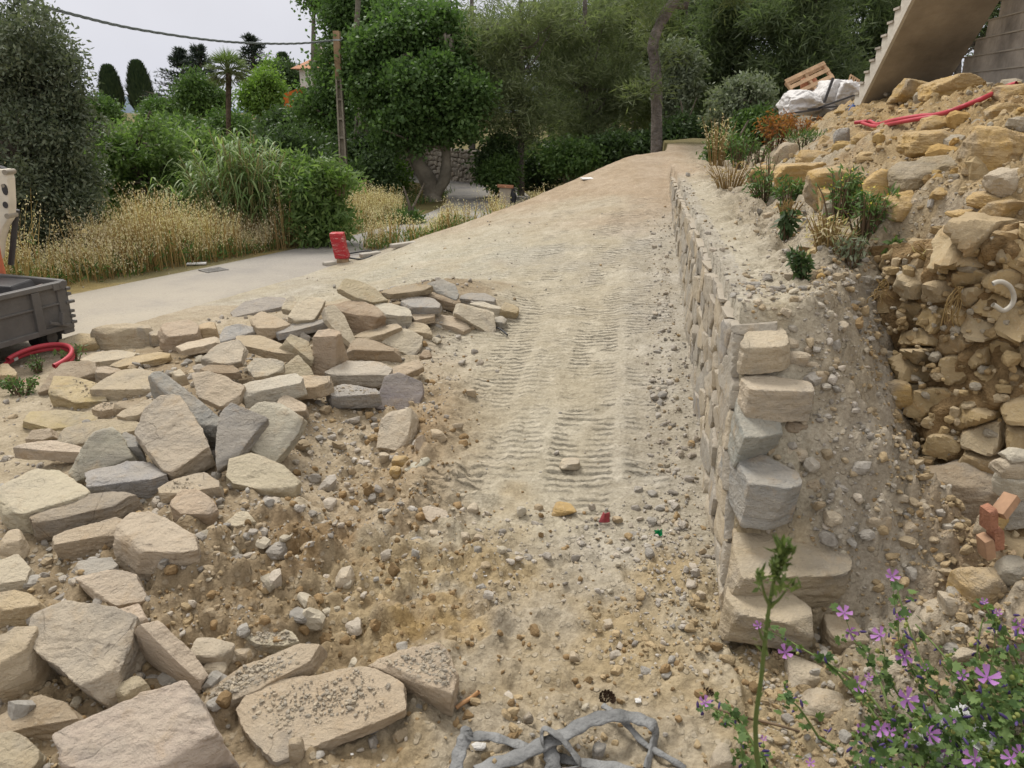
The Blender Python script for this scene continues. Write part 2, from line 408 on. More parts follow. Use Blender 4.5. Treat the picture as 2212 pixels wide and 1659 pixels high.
def build_ground():
    ys = [-.6]; 
    while ys[-1] < 3000:
        y = ys[-1]; ys.append(y + (.0042 * (y + 1.4) if y < 12 else .018 * (y - 6) + .02))
    ys = np.array(ys)
    us = np.concatenate([np.linspace(-2.2, -.95, 50, endpoint=False), np.linspace(-.95, .95, 620), np.linspace(.95, 2.2, 51)[1:]])
    U, Y = np.meshgrid(us, ys); X = U * (Y + .75)
    x, y = X.ravel(), Y.ravel()
    z = HG(x, y)
    # ---- what the surface is made of, place by place
    dust = np.array([.405, .373, .298]); ochre = np.array([.345, .272, .16]); dark = np.array([.215, .145, .075])
    grey = np.array([.365, .345, .305]); red = np.array([.36, .287, .21]); green = np.array([.42, .405, .335]); turf = np.array([.17, .15, .07])
    tan = np.array([.37, .30, .205])
    n1 = fbm2(x * .9, y * .9, 5, 60); n2 = fbm2(x * 3.1, y * 3.1, 5, 70); n3 = fbm2(x * 9, y * 9, 4, 80)
    C = np.tile(dust, (len(x), 1)) * 1.0
    def put(c, a):
        nonlocal C
        a = np.clip(a, 0, 1)[:, None]; C = C * (1 - a) + c * a
    wx = wall_x(y); d = x - wx
    put(ochre, (1 - sm(y + .5 * n2, 2.1, 3.0)) * .85)
    put(grey, sm(n1 + .4 * n2, .1, .8) * .5 * (d < 0))
    put(grey, sm(d + .06 * n2, -.75, -.2) * (d < .1) * sm(y, 2.6, 3.4) * .65)
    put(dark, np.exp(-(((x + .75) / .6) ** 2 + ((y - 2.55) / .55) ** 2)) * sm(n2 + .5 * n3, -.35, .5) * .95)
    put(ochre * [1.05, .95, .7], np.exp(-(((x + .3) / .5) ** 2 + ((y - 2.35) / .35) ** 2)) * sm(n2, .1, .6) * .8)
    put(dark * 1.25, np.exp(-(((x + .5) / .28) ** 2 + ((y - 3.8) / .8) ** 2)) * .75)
    put(tan, sm(-x + .2 * n2, .35, .75) * (y > 2.8) * (y < 7) * .5)
    put(green, np.exp(-(((x + .7) / 1.0) ** 2 + ((y - 8.0) / 1.1) ** 2)) * .8 * sm(n2, -.6, .3))
    put(red, sm(y + .9 * n1 + .5 * x, 8.6, 10.8) * .85 * (d < 1.2))
    hp = np.zeros(len(x)) + 9
    for i in range(len(PILE) - 1):
        a, b = PILE[i], PILE[i + 1]; e = b[:2] - a[:2]; t = np.clip(((x - a[0]) * e[0] + (y - a[1]) * e[1]) / (e @ e), 0, 1)
        hp = np.minimum(hp, np.hypot(x - a[0] - t * e[0], y - a[1] - t * e[1]))
    put(np.array([.27, .215, .145]), (1 - sm(hp + .15 * n2, .35, .85)) * .85)  # soil darkened under the heap to deepen the shaded gaps between stones
    bank = sm(d, .15, .5) * (y > 1.3)
    put(np.array([.33, .29, .225]), bank * .85)
    put(np.array([.335, .245, .125]), bank * sm(x - 1.31 - .25 * (y - 3.5) + .3 * n1, .2, 1.0) * (y < 11) * .85)
    put(np.array([.36, .325, .27]), bank * (y < 3.4) * (x < 1.9) * .75 * sm(n2 + 1, .2, .9))
    put(dark * 1.5, bank * (y < 11) * sm(x - 1.31 - .25 * (y - 3.5), .3, .6) * sm(n2 + .4 * n3, .35, .9) * .6)
    s = ((y - 9.2) - (x + 1.75)) * .7071
    fld = np.clip(sm(s, .3, .9) + sm(-x - (4.2 - (y - 7.6) * .65), .0, .4) * (y > 4), 0, 1)
    put(turf, fld * (x < 3.2) * .9); put(turf * .8, sm(y + n1, 13.8, 15) * .9)
    put(np.array([.42, .33, .15]), sm(n1, .2, .7) * fld * .5 * (x < -1.0) * (1 - sm(y, 12, 15)))
    tr = np.zeros(len(x))
    for c, w, a in ((.41, .17, 1.0), (-.17, .16, .9), (.74, .13, .8), (.10, .12, .5)):
        q = np.abs(x - c - .14 * (y - 3.9) - .03 * n1) / w
        tr = np.maximum(tr, a * (1 - sm(q, .8, 1.0)) * (1 - .55 * (1 - sm(q, .02, .12))) * sm(y + .3 * n2, 2.95, 3.3))
    tr = np.maximum(tr, .5 * sm(y + .4 * n1, 4.6, 5.6) * (x > -1.9) * (d < -.12) * sm(n1 + n2 * .5, -.55, .15))
    tr = tr * (1 - sm(y, 9.0, 11)) * (d < -.1) * sm(n2 + n3 * .5 + 1.0, .3, .8)
    along = y + .12 * x - .3 * sm(-x, .2, 1.6)
    pebbly = np.clip(.55 + .5 * n1 + .5 * bank + .4 * (y < 3) - .55 * tr, 0, 1) * (1 - fld)
    nx, ny = len(us), len(ys)
    i, j = np.meshgrid(np.arange(ny - 1), np.arange(nx - 1), indexing='ij')
    F = np.stack([i * nx + j, i * nx + j + 1, (i + 1) * nx + j + 1, (i + 1) * nx + j], -1).reshape(-1, 4)
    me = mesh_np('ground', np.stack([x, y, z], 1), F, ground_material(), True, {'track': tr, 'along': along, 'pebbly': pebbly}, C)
    tag(obj('ground', me), kind='structure')
    v, f = [], []
    bk = MB().add([(-60, -60, -.03), (60, -60, -.03), (60, -.55, -.03), (-60, -.55, -.03)], [(0, 1, 2, 3)])
    tag(bk.build('ground', simple('soil_behind', (.44, .35, .22), .95, .05)), kind='structure')
build_ground()

# ------------------------------------------------------------------ the lane
def build_road():
    m, n, l, b = mat('old_asphalt', .9, .15)
    v = n.new('ShaderNodeTexCoord').outputs['Object']
    f1 = N_noise(n, l, v, 1.1, 6, .65); f2 = N_noise(n, l, v, 45, 5, .7)
    c = N_mix(n, l, N_map(n, l, f1, .36, .62), (.20, .193, .192), (.29, .272, .245))
    sy = n.new('ShaderNodeSeparateXYZ'); l.new(v, sy.inputs[0])
    dusty = N_map(n, l, N_math(n, l, 'ADD', sy.outputs['Y'], N_math(n, l, 'MULTIPLY', f1, 4.0)), 8.6, 12.0, .8, .08)
    c = N_mix(n, l, N_math(n, l, 'MULTIPLY', dusty, N_map(n, l, f1, .3, .55, .55, 1)), c, (.46, .405, .315))
    c = N_mix(n, l, N_map(n, l, f2, .55, .75, 0, .5), c, (.50, .47, .42))
    c = N_mix(n, l, N_map(n, l, f2, .42, .3, 0, .5), c, (.17, .16, .15))
    l.new(c, b.inputs['Base Color']); l.new(N_bump(n, l, f2, .008), b.inputs['Normal'])
    P = smooth_path(ROAD, 14); T = np.gradient(P[:, :2], axis=0); T /= np.linalg.norm(T, axis=1)[:, None]
    Nn = np.stack([T[:, 1], -T[:, 0]], 1); V = []; w = 17
    for k in range(len(P)):
        for q in np.linspace(-1, 1, w):
            off = q * P[k, 2] / 2 + (.10 * noise2([k * .35], [q * 3])[0] if abs(q) == 1 else 0)
            x, y = P[k, :2] + Nn[k] * off
            V.append((x, y, Hs(x, y) + .022 - .040 * abs(q) ** 4))
    i, j = np.meshgrid(np.arange(len(P) - 1), np.arange(w - 1), indexing='ij')
    F = np.stack([i * w + j, i * w + j + 1, (i + 1) * w + j + 1, (i + 1) * w + j], -1).reshape(-1, 4)
    tag(obj('road', mesh_np('road', V, F, m)), kind='structure')
build_road()

# ------------------------------------------------------------------ stones: faceted convex blocks, chipped and layered
_TPL = {}
def cube_grid(n):
    if n in _TPL: return _TPL[n]
    idx, V, F = {}, [], []
    g = np.linspace(-1, 1, n + 1)
    def vid(p):
        k = tuple(np.round(p, 5))
        if k not in idx: idx[k] = len(V); V.append(p)
        return idx[k]
    for ax in range(3):
        for sgn in (-1, 1):
            for i in range(n):
                for j in range(n):
                    q = []
                    for a, c in ((i, j), (i + 1, j), (i + 1, j + 1), (i, j + 1)):
                        p = [0, 0, 0]; p[ax] = sgn; p[(ax + 1) % 3] = g[a]; p[(ax + 2) % 3] = g[c]; q.append(vid(p))
                    F.append(q if sgn > 0 else q[::-1])
    _TPL[n] = (np.array(V, float), np.array(F)); return _TPL[n]

def star_rock(half, nrm, dist, n, seed, k=20, amp=1.0, chips=6):
    """surface of the convex body {nrm . p < dist}, sampled along rays from its middle, then weathered"""
    rg = np.random.default_rng(seed)
    half = np.asarray(half, float); size = float(np.cbrt(half.prod())) * 2
    V, F = cube_grid(n); D = V * half; D = D / np.linalg.norm(D, axis=1)[:, None]
    nrm = np.asarray(nrm, float); dist = np.asarray(dist, float)
    # chip corners: planes that shave a little off the farthest point in a random direction
    r0 = np.min(np.where((D @ nrm.T) > 1e-6, dist / np.maximum(D @ nrm.T, 1e-6), 1e9), axis=1)
    P0 = D * r0[:, None]
    en, ed = [], []
    for _ in range(chips):
        c = rg.normal(size=3); c /= half; c /= np.linalg.norm(c)
        en.append(c); ed.append((P0 @ c).max() * rg.uniform(.80, .97))
    if en: nrm = np.concatenate([nrm, en]); dist = np.concatenate([dist, ed])
    q = D @ nrm.T
    R = np.where(q > 1e-6, dist / np.maximum(q, 1e-6), 1e9)
    kk = (k * (1 + .5 * noise3(D * 2.2, seed)))[:, None]
    m = R.min(1, keepdims=True)
    r = (m[:, 0]) * ((np.minimum(m / R, 1) ** kk).sum(1)) ** (-1 / kk[:, 0])
    P = D * r[:, None]
    o = rg.uniform(0, 50, 3); s = 1 / size
    w = .030 * fbm3(P * s * 2.2 + o, 3, seed) + .022 * np.abs(fbm3(P * s * 6 + o, 3, seed + 9)) - .02
    fc = fbm3(P * s * 1.7 + o + 21, 2, seed + 13); w = w + .035 * np.round(fc * 3) / 3
    lay = noise3(np.stack([P[:, 0] * s * 1.6, P[:, 1] * s * 1.6, P[:, 2] * s * 13], 1) + o, seed + 3)
    side = 1 - np.abs(D[:, 2] * size * .8 / (half[2] * 2) * 1.0).clip(0, 1) * .7
    w = w + .030 / max(amp, 1) * np.round(lay * 3) / 3 * side
    st = fbm3(P * s * 3.1 + o + 7, 2, seed + 5)
    w = w + .016 * np.where(st > .25, 1, 0) * 1.0
    if n > 16: w = w + .011 * fbm3(P * s * 13 + o, 2, seed + 31)
    P = P * (1 + amp * w * np.clip(size * .5 / np.maximum(r, 1e-4), .3, 2.2))[:, None]
    return P, F

def convex(poly):
    pts = sorted(set(map(tuple, poly)))
    def half(ps):
        h = []
        for p in ps:
            while len(h) > 1 and (h[-1][0] - h[-2][0]) * (p[1] - h[-2][1]) - (h[-1][1] - h[-2][1]) * (p[0] - h[-2][0]) <= 0: h.pop()
            h.append(p)
        return h
    a, b = half(pts), half(pts[::-1]); return np.array(a[:-1] + b[:-1])

def prism_planes(poly, t0, t1, taper, rg):
    """poly: convex, counter-clockwise in (u, v); body between n = t0 and n = t1; sides lean by taper"""
    nr, ds = [(0, 0, 1), (0, 0, -1)], [t1, -t0]
    j = rg.normal(size=(2, 2)) * .035
    nr[0] = (j[0, 0], j[0, 1], 1); nr[1] = (j[1, 0], j[1, 1], -1)
    for a, b in zip(poly, np.roll(poly, -1, 0)):
        e = b - a; L = np.hypot(*e)
        if L < 1e-5: continue
        o = np.array([e[1], -e[0]]) / L; tp = taper + rg.normal() * .10
        v = np.array([o[0], o[1], tp]); s = np.linalg.norm(v)
        nr.append(v / s); ds.append((o @ a + tp * t1) / s)
    nr = np.array(nr, float); nn = np.linalg.norm(nr, axis=1); nr[:2] /= nn[:2, None]
    return nr, np.maximum(np.array(ds, float), .006)

ZONES = {'A': (0, 0, .3402), 'B': (691.2, 0, .3402), 'C': (1440, 0, .3489), 'D': (0, 547.2, .3402), 'E': (691.2, 547.2, .3402),
         'F': (1440, 547.2, .3489), 'G': (0, 1094.4, .3402), 'H': (691.2, 1094.4, .3402), 'I': (1440, 1082.9, .3489), 'P': (0, 0, 1)}
def zpx(z, p): ox, oy, s = ZONES[z]; return (ox + p[0] * s, oy + p[1] * s)

_seed = [100]; TOPS = []
def slab(zone, poly, by, tilt=(15, 0), tone='cream', name='quarry_stone', label=None, cat='stone', group=None, parent=None,
         n=None, taper=.06, lift=0.0, k=70, amp=1.35, depth=None, thick=None, tmax=.9, chips=9):
    """a quarried block from the outline of its upper face and the height at which its front touches down"""
    _seed[0] += 1; sd = _seed[0]; rg = np.random.default_rng(sd)
    P = np.array([zpx(zone, p) for p in poly]); P = convex(P)
    low = P[np.argmax(P[:, 1])]; byp = zpx(zone, (0, by))[1]
    base = hit(low[0], max(byp, low[1] + 1)) if depth is None else at(low[0], byp, depth)
    base = base + [0, 0, lift]
    # the same ray fan at the depth of the touching point
    A = at(low[0], low[1], base[1])
    ta, tr = math.radians(tilt[0]), math.radians(tilt[1])
    nrm = np.array([math.sin(tr), -math.sin(ta), math.cos(ta) * math.cos(tr)]); nrm /= np.linalg.norm(nrm)
    Q = []
    for p in P:
        d = ray(*p); den = d @ nrm
        if den > -.05: den = -.05
        t = ((A - [0, 0, CAM_H]) @ nrm) / den; t = min(max(t, .4), 1.45 * A[1] / d[1])
        Q.append(np.array([0, 0, CAM_H]) + d * t)
    Q = np.array(Q)
    # thickness from the height of the front face in the picture
    y0 = px_of(A)[1]; y1 = px_of(A - nrm * .1)[1]
    pp = max((y1 - y0) / .1, 60.0)
    T = min(max((byp - low[1]) / pp * 1.5, .05), tmax) if thick is None else thick
    c = Q.mean(0) - nrm * T / 2
    u = Q[np.argmax(Q[:, 0])] - Q[np.argmin(Q[:, 0])]; u = u - nrm * (u @ nrm); u /= np.linalg.norm(u); v = np.cross(nrm, u)
    uv = np.stack([(Q - c) @ u, (Q - c) @ v], 1); uv = convex(uv)
    mid = uv.mean(0); c = c + u * mid[0] + v * mid[1]; uv = (uv - mid) * 1.08
    for kw, cnt in (('gravel strewn', 420), ('long dusty slab', 200), ('covered with chippings', 90), ('wedge shaped boulder', 90), ('flaking yellow', 40), ('slab directly below', 40)):
        if label and kw in label and not label.startswith(('rust', 'pale', 'grey cobble')):
            wt = rg.dirichlet(np.ones(len(Q)) * .33, cnt); TOPS.append(wt @ Q * .92 + Q.mean(0) * .08)
    half = np.array([(np.ptp(uv[:, 0])) / 2, (np.ptp(uv[:, 1])) / 2, T / 2])
    nr, ds = prism_planes(uv, -T / 2, T / 2, taper, rg)
    ext = px_of(c)[0]; wid = half[0] * 2 * F_PX / max(c[1], .5)
    n = n or int(np.clip(wid / 4.2, 10, 60))
    W, F = star_rock(half, nr, ds, n, sd, k, amp, chips)
    R = np.stack([u, v, nrm], 1)
    me = mesh_np(name, W @ R.T, F, ROCK); me.set_sharp_from_angle(angle=.42)
    o = obj(name, me, parent); 
    o.location = c if parent is None else np.array(c) - np.array(parent.location)
    vv = rg.uniform(.92, 1.06); col = np.array(TONES[tone]) * vv * (1 + rg.normal(size=3) * .02)
    o.color = (*np.clip(col, 0, 1), 1)
    tag(o, label, cat if parent is None else None, group)
    return o

def boulder(zone, c, w, h, tone='ochre', name='boulder', label=None, cat='boulder', group=None, deep=.9, flat=0, n=None, k=14, amp=1.3,
            sink=.12, yaw=None, depth=None, planes=9, roll=0, z0=None):
    """a rounder stone: middle, width and height in the picture; stands on the ground"""
    _seed[0] += 1; sd = _seed[0]; rg = np.random.default_rng(sd)
    s = ZONES[zone][2]; cx, cy = zpx(zone, c); w, h = w * s, h * s
    g = hit(cx, cy + h / 2) if depth is None else at(cx, cy + h / 2, depth)
    Y = g[1]; sl = np.linalg.norm(at(cx, cy, Y) - [0, 0, CAM_H])
    hw = w / F_PX * sl / 2; hh = h / F_PX * sl / 2 * 1.03
    half = np.array([hw, hw * deep, hh]) * .97
    ctr = at(cx, cy, Y + half[1] * .55)
    if z0: ctr[2] += z0
    nr = rg.normal(size=(planes, 3)); nr /= np.linalg.norm(nr, axis=1)[:, None]
    nr = np.concatenate([nr, [[0, 0, 1], [0, 0, -1], [1, 0, 0], [-1, 0, 0], [0, 1, 0], [0, -1, 0]] + rg.normal(size=(6, 3)) * .18])
    nr /= np.linalg.norm(nr, axis=1)[:, None]
    ds = rg.uniform(.86, 1.08, len(nr)); ds[-6:] = rg.uniform(.93, 1.0, 6)
    n = n or int(np.clip(w / 4.5, 7, 30))
    W, F = star_rock((1, 1, 1), nr, ds, n, sd, k, amp, 3)
    W = W * half
    a = math.radians(roll); W = np.stack([W[:, 0] * math.cos(a) + W[:, 2] * math.sin(a), W[:, 1], -W[:, 0] * math.sin(a) + W[:, 2] * math.cos(a)], 1)
    me = mesh_np(name, W, F, ROCK); me.set_sharp_from_angle(angle=.42); o = obj(name, me); o.location = ctr
    col = np.array(TONES[tone]) * rg.uniform(.9, 1.08); o.color = (*np.clip(col, 0, 1), 1)
    tag(o, label, cat, group); return o
# ------------------------------------------------------------------ the new retaining wall
def clip_poly(poly, p, nrm):
    out = []
    for i in range(len(poly)):
        a, b = poly[i], poly[(i + 1) % len(poly)]
        da, db = (a - p) @ nrm, (b - p) @ nrm
        if da <= 0: out.append(a)
        if da * db < 0: out.append(a + (b - a) * (da / (da - db)))
    return out

def stone_face(to3, nrm3, region, sites, gap, depth, proud, seed, res=9, k=12, stretch=1.0, amp=1.0, jitter=.3, cell=.32, keep=1.0, taper=.05):
    """rubble masonry: Voronoi stones on a face.  to3(s,z) -> point; region = list of (point, outward normal) half planes"""
    rg = np.random.default_rng(seed); V, F, C = [], [], []; nb = 0
    S_ = np.array(sites); SC = np.array([1.0, stretch])
    for i, p in enumerate(S_):
        d = np.hypot(*((S_ - p) * SC).T); near = np.argsort(d)[1:16]
        poly = [p + np.array(q) * cell for q in ((-1, -.6), (1, -.6), (1, .6), (-1, .6))]
        for j in near:
            m = (p + S_[j]) / 2; nn = (S_[j] - p) * SC * SC; L = np.linalg.norm(nn); nn = nn / L
            poly = clip_poly(poly, m - nn * gap / 2, nn)
            if len(poly) < 3: break
        for q, nn in region:
            if len(poly) >= 3: poly = clip_poly(poly, np.array(q, float), np.array(nn, float))
        if len(poly) < 3: continue
        poly = convex(poly)
        if len(poly) < 3: continue
        if rg.random() > keep: continue
        ar = .5 * abs(np.dot(poly[:, 0], np.roll(poly[:, 1], -1)) - np.dot(poly[:, 1], np.roll(poly[:, 0], -1)))
        if ar < .0012: continue
        c = poly.mean(0); uv = poly - c
        half = np.array([np.ptp(uv[:, 0]) / 2, np.ptp(uv[:, 1]) / 2, depth / 2])
        pr = proud * rg.uniform(-.8, 1.0)
        nr, ds = prism_planes(uv, -depth / 2, depth / 2, taper, rg)
        nr[0] = np.array([rg.normal() * jitter * .35, rg.normal() * jitter * .35, 1]); nr[0] /= np.linalg.norm(nr[0])
        W, f = star_rock(half, nr, ds, res, seed * 1000 + i, k, amp, 4)
        O = np.array(to3(*c)); u = np.array(to3(c[0] + .01, c[1])) - O; u /= np.linalg.norm(u)
        v = np.array(to3(c[0], c[1] + .01)) - O; v /= np.linalg.norm(v); nm = np.array(nrm3(*c))
        V.append(O + nm * (pr - depth / 2 + .02) + W[:, :1] * u + W[:, 1:2] * v + W[:, 2:] * nm); F.append(f + nb); nb += len(W)
        C.append(np.tile(rg.uniform(0, 1, 3), (len(W), 1)))
    return np.concatenate(V), np.concatenate(F), np.concatenate(C)

def masonry_material(name, pal, stain, dust=(.385, .34, .275), lite=(.47, .42, .345)):
    m, n, l, b = mat(name, .92, .12)
    a = n.new('ShaderNodeAttribute'); a.attribute_name = 'col'; sc = n.new('ShaderNodeSeparateColor'); l.new(a.outputs['Color'], sc.inputs[0])
    r = n.new('ShaderNodeValToRGB'); r.color_ramp.interpolation = 'LINEAR'
    for i, c in enumerate(pal):
        e = r.color_ramp.elements[i] if i < 2 else r.color_ramp.elements.new(1)
        e.position = i / (len(pal) - 1); e.color = (*c, 1)
    l.new(sc.outputs[0], r.inputs[0])
    v = n.new('ShaderNodeTexCoord').outputs['Object']
    mid = N_noise(n, l, v, 10, 7, .65, .4); fine = N_noise(n, l, v, 60, 6, .7); big = N_noise(n, l, v, 2.5, 4)
    c = N_mix(n, l, N_map(n, l, mid, .52, .7, 0, .6), r.outputs['Color'], stain)
    c = N_mix(n, l, N_map(n, l, mid, .45, .3, 0, .5), c, lite)
    c = N_mix(n, l, N_map(n, l, fine, .56, .72, 0, .45), c, (.62, .56, .46))
    c = N_mix(n, l, N_map(n, l, fine, .42, .28, 0, .4), c, (.19, .16, .125))
    geo = n.new('ShaderNodeNewGeometry'); sz = n.new('ShaderNodeSeparateXYZ'); l.new(geo.outputs['Normal'], sz.inputs[0])
    c = N_mix(n, l, N_map(n, l, sz.outputs['Z'], .35, .9, 0, .75), c, dust)
    l.new(c, b.inputs['Base Color'])
    h = N_math(n, l, 'ADD', N_math(n, l, 'MULTIPLY', mid, 1.3), N_math(n, l, 'MULTIPLY', fine, .5))
    l.new(N_bump(n, l, h, .016, .85), b.inputs['Normal']); return m
MAS = masonry_material('wall_stone', [(.37, .335, .275), (.33, .305, .26), (.42, .365, .28), (.43, .365, .265), (.31, .29, .26)], (.40, .30, .18))
MAS2 = masonry_material('ochre_rubble', [(.43, .32, .165), (.37, .28, .155), (.47, .36, .20), (.40, .33, .22), (.31, .22, .115)], (.36, .225, .095), (.40, .31, .19), (.46, .37, .24))

wall = empty('retaining_wall', (WX0, WY0, 0), 'new dry stone retaining wall running along the dirt ramp, its near end stepped', 'wall')
WD = np.array([WS, 1.0]) / math.hypot(WS, 1); WN = np.array([-WD[1], WD[0], 0])
def w3(s, z): return np.array([WX0 + WD[0] * s, WY0 + WD[1] * s, z]) - np.array(wall.location)
def wall_top(s): return .955
def build_wall():
    rg = np.random.default_rng(5); sites = []
    z = -.12; row = 0
    while z < 1.1:
        hgt = rg.uniform(.105, .165); s = -.2 + rg.uniform(0, .2)
        while s < 8.3:
            w = rg.uniform(.13, .34) * (1 + .25 * (z < .3)); sites.append((s + w / 2, z + rg.normal() * .022)); s += w
        z += hgt
    L = 7.95
    rake = np.array([-.86, .52]); rake = rake / np.linalg.norm(rake)
    V, F, C = stone_face(w3, lambda s, z: WN, [((0, .93), (0, 1)), ((L, 0), (1, 0)), ((0, -.15), (0, -1)), ((.13, 0), rake)], sites, .004, .17, .012, 11, 14, 60, 1.35, 1.5, .2, .32, 1.0, .0)
    # stones wholly under the track are left out
    me = mesh_np('masonry', V, F, MAS, True, None, C); me.set_sharp_from_angle(angle=.45); obj('masonry', me, wall)
    # rubble and earth fill behind the facing, visible in the joints and as the top of the wall
    core = MB(); ss = np.linspace(0, L, 60); P = []
    for s in ss:
        z1 = min(.88, max(-.1, (s - .24) / .605))
        a = w3(s, 0) - WN * .004; P.append((a, z1))
    vs, fs = [], []
    for a, z1 in P:
        o = a - WN * .22
        vs += [(a[0], a[1], -.2), (a[0], a[1], z1), (o[0], o[1], z1), (o[0], o[1], -.2)]
    for i in range(len(P) - 1):
        for j in range(4): fs.append((i * 4 + j, i * 4 + (j + 1) % 4, i * 4 + 4 + (j + 1) % 4, i * 4 + 4 + j))
    fs += [(0, 1, 2, 3), tuple((len(P) - 1) * 4 + q for q in (3, 2, 1, 0))]
    core.add(vs, fs).build('fill', simple('wall_fill', (.33, .27, .19), .95, .05, .3, 14, .02), wall)
    ends = [('F', [(465, 545), (490, 490), (520, 462), (700, 458), (742, 500), (748, 545), (720, 562), (500, 578)], 668, (8, 0), 'cream', 'pale square end block, topmost of the stepped end'),
            ('F', [(465, 775), (500, 735), (700, 742), (870, 770), (912, 830), (885, 852), (560, 855), (520, 845)], 960, (10, 2), 'cream', 'broad cream end block with dark left edge'),
            ('F', [(440, 900), (470, 890), (590, 950), (700, 1010), (722, 1050), (716, 1095), (610, 1125), (490, 1130), (440, 1000)], 1215, (16, 8), 'grey', 'grey end block with a slanting top'),
            ('F', [(400, 1150), (440, 1140), (560, 1235), (810, 1335), (826, 1410), (760, 1432), (515, 1400), (450, 1270)], 1612, (10, 3), 'grey', 'dark grey end block with a flat pale top'),
            ('I', [(425, 250), (440, 100), (520, 95), (700, 130), (1040, 245), (1100, 300), (1138, 400), (1100, 450), (800, 440), (490, 470)], 590, (14, 5), 'tan', 'largest end block, long and brown, jutting right'),
            ('I', [(375, 590), (400, 480), (480, 545), (860, 570), (905, 750), (860, 770), (470, 700)], 925, (8, 3), 'tan', 'lowest end block with a flat pale top')]
    dep = [2.70, 2.60, 2.50, 2.38, 2.22, 2.10]
    for (z, p, by, t, tone, lab), y, th in zip(ends, dep, (.11, .13, .15, .17, .16, .14)):
        o = slab(z, p, by, t, tone, 'end_stone', lab, parent=wall, depth=y, thick=th, k=40, n=30, chips=3, amp=1.0)
build_wall()

# ------------------------------------------------------------------ old rubble wall in the cut bank on the right
RUB_PTS = []
def build_rubble():
    foot = [(1.40, 3.95), (1.50, 3.70), (1.55, 3.45), (1.61, 3.15), (1.70, 2.90), (1.86, 2.72), (2.1, 2.6), (2.5, 2.5), (3.0, 2.45)]
    P = smooth_path(np.array(foot), 8); d = np.concatenate([[0], np.cumsum(np.hypot(*np.diff(P, axis=0).T))]); L = d[-1]
    o0 = (1.6, 3.1, 0)
    t = empty('rubble_wall', o0, 'crumbling ochre rubble wall exposed in the cut face of the earth bank', 'wall')
    def top(s): return float(np.interp(s, [0, .25, .5, .8, 1.2, 1.6, 2.2], [1.0, 1.02, 1.08, 1.16, 1.26, 1.36, 1.5]))
    def base(s): return float(np.interp(s, [0, .25, .5, .8, 1.2, 2.2], [.70, .62, .35, .05, -.05, -.05]))
    def f3(s, z, off=0):
        x = np.interp(s, d, P[:, 0]); y = np.interp(s, d, P[:, 1]); nm = n3(s, z)
        lean = .16 * (z - .3) + .05 * noise2([float(s) * 2.5], [float(z) * 3], 9)[0] - .10 * math.exp(-((z - .10) / .13) ** 2) * (s > .7)
        return np.array([x, y, z]) - np.array(o0) - nm * (lean - off)
    def n3(s, z):
        e = .03; ta = np.array([np.interp(s + e, d, P[:, 0]) - np.interp(s - e, d, P[:, 0]), np.interp(s + e, d, P[:, 1]) - np.interp(s - e, d, P[:, 1])])
        ta /= np.linalg.norm(ta) + 1e-9; return np.array([ta[1], -ta[0], 0.0])
    rg = np.random.default_rng(31); sites = []
    z = -.1
    while z < 1.55:
        h = rg.uniform(.075, .13); s = rg.uniform(-.05, .1)
        while s < L:
            w = rg.choice([.06, .09, .13, .2, .28], p=[.2, .25, .25, .2, .1]) * rg.uniform(.85, 1.15); q = (s + w / 2, z + rg.normal() * .02); s += w
            if base(q[0]) - .05 < q[1] < top(q[0]) and rg.random() < .93: sites.append(q)
        z += h * .8
    V, F, C = stone_face(f3, n3, [], sites, .014, .17, .065, 77, 12, 34, 1.15, 3.0, 1.7, .15, .95, .08)
    me = mesh_np('stones', V, F, MAS2, True, None, C); me.set_sharp_from_angle(angle=.42); obj('stones', me, t)
    ss = np.linspace(0, L, 150); zs = np.linspace(-.15, 1, 90); V = []
    for s in ss:
        for q in zs:
            zz = q if q < 0 else q * (top(s) + .05)
            V.append(f3(s, zz, .012 + .055 * fbm2([s * 9], [zz * 9], 4, 3)[0]))
    V = np.array(V); back = V + np.array([n3(s, 0) for s in ss]).repeat(len(zs), 0) * -.25
    nz = len(zs); i, j = np.meshgrid(np.arange(len(ss) - 1), np.arange(nz - 1), indexing='ij')
    F = np.stack([i * nz + j, (i + 1) * nz + j, (i + 1) * nz + j + 1, i * nz + j + 1], -1).reshape(-1, 4)
    fpts = np.array([f3(s, q, .03 + .03 * rg.random()) + np.array(o0) for s, q in zip(rg.uniform(0, L, 1500), rg.uniform(-.05, 1.3, 1500)) if q < top(s)])
    RUB_PTS.append((fpts, t))
    obj('earth', mesh_np('earth', V, F, simple('bank_earth', (.27, .185, .095), .95, .05, .35, 14, .02)), t)
build_rubble()
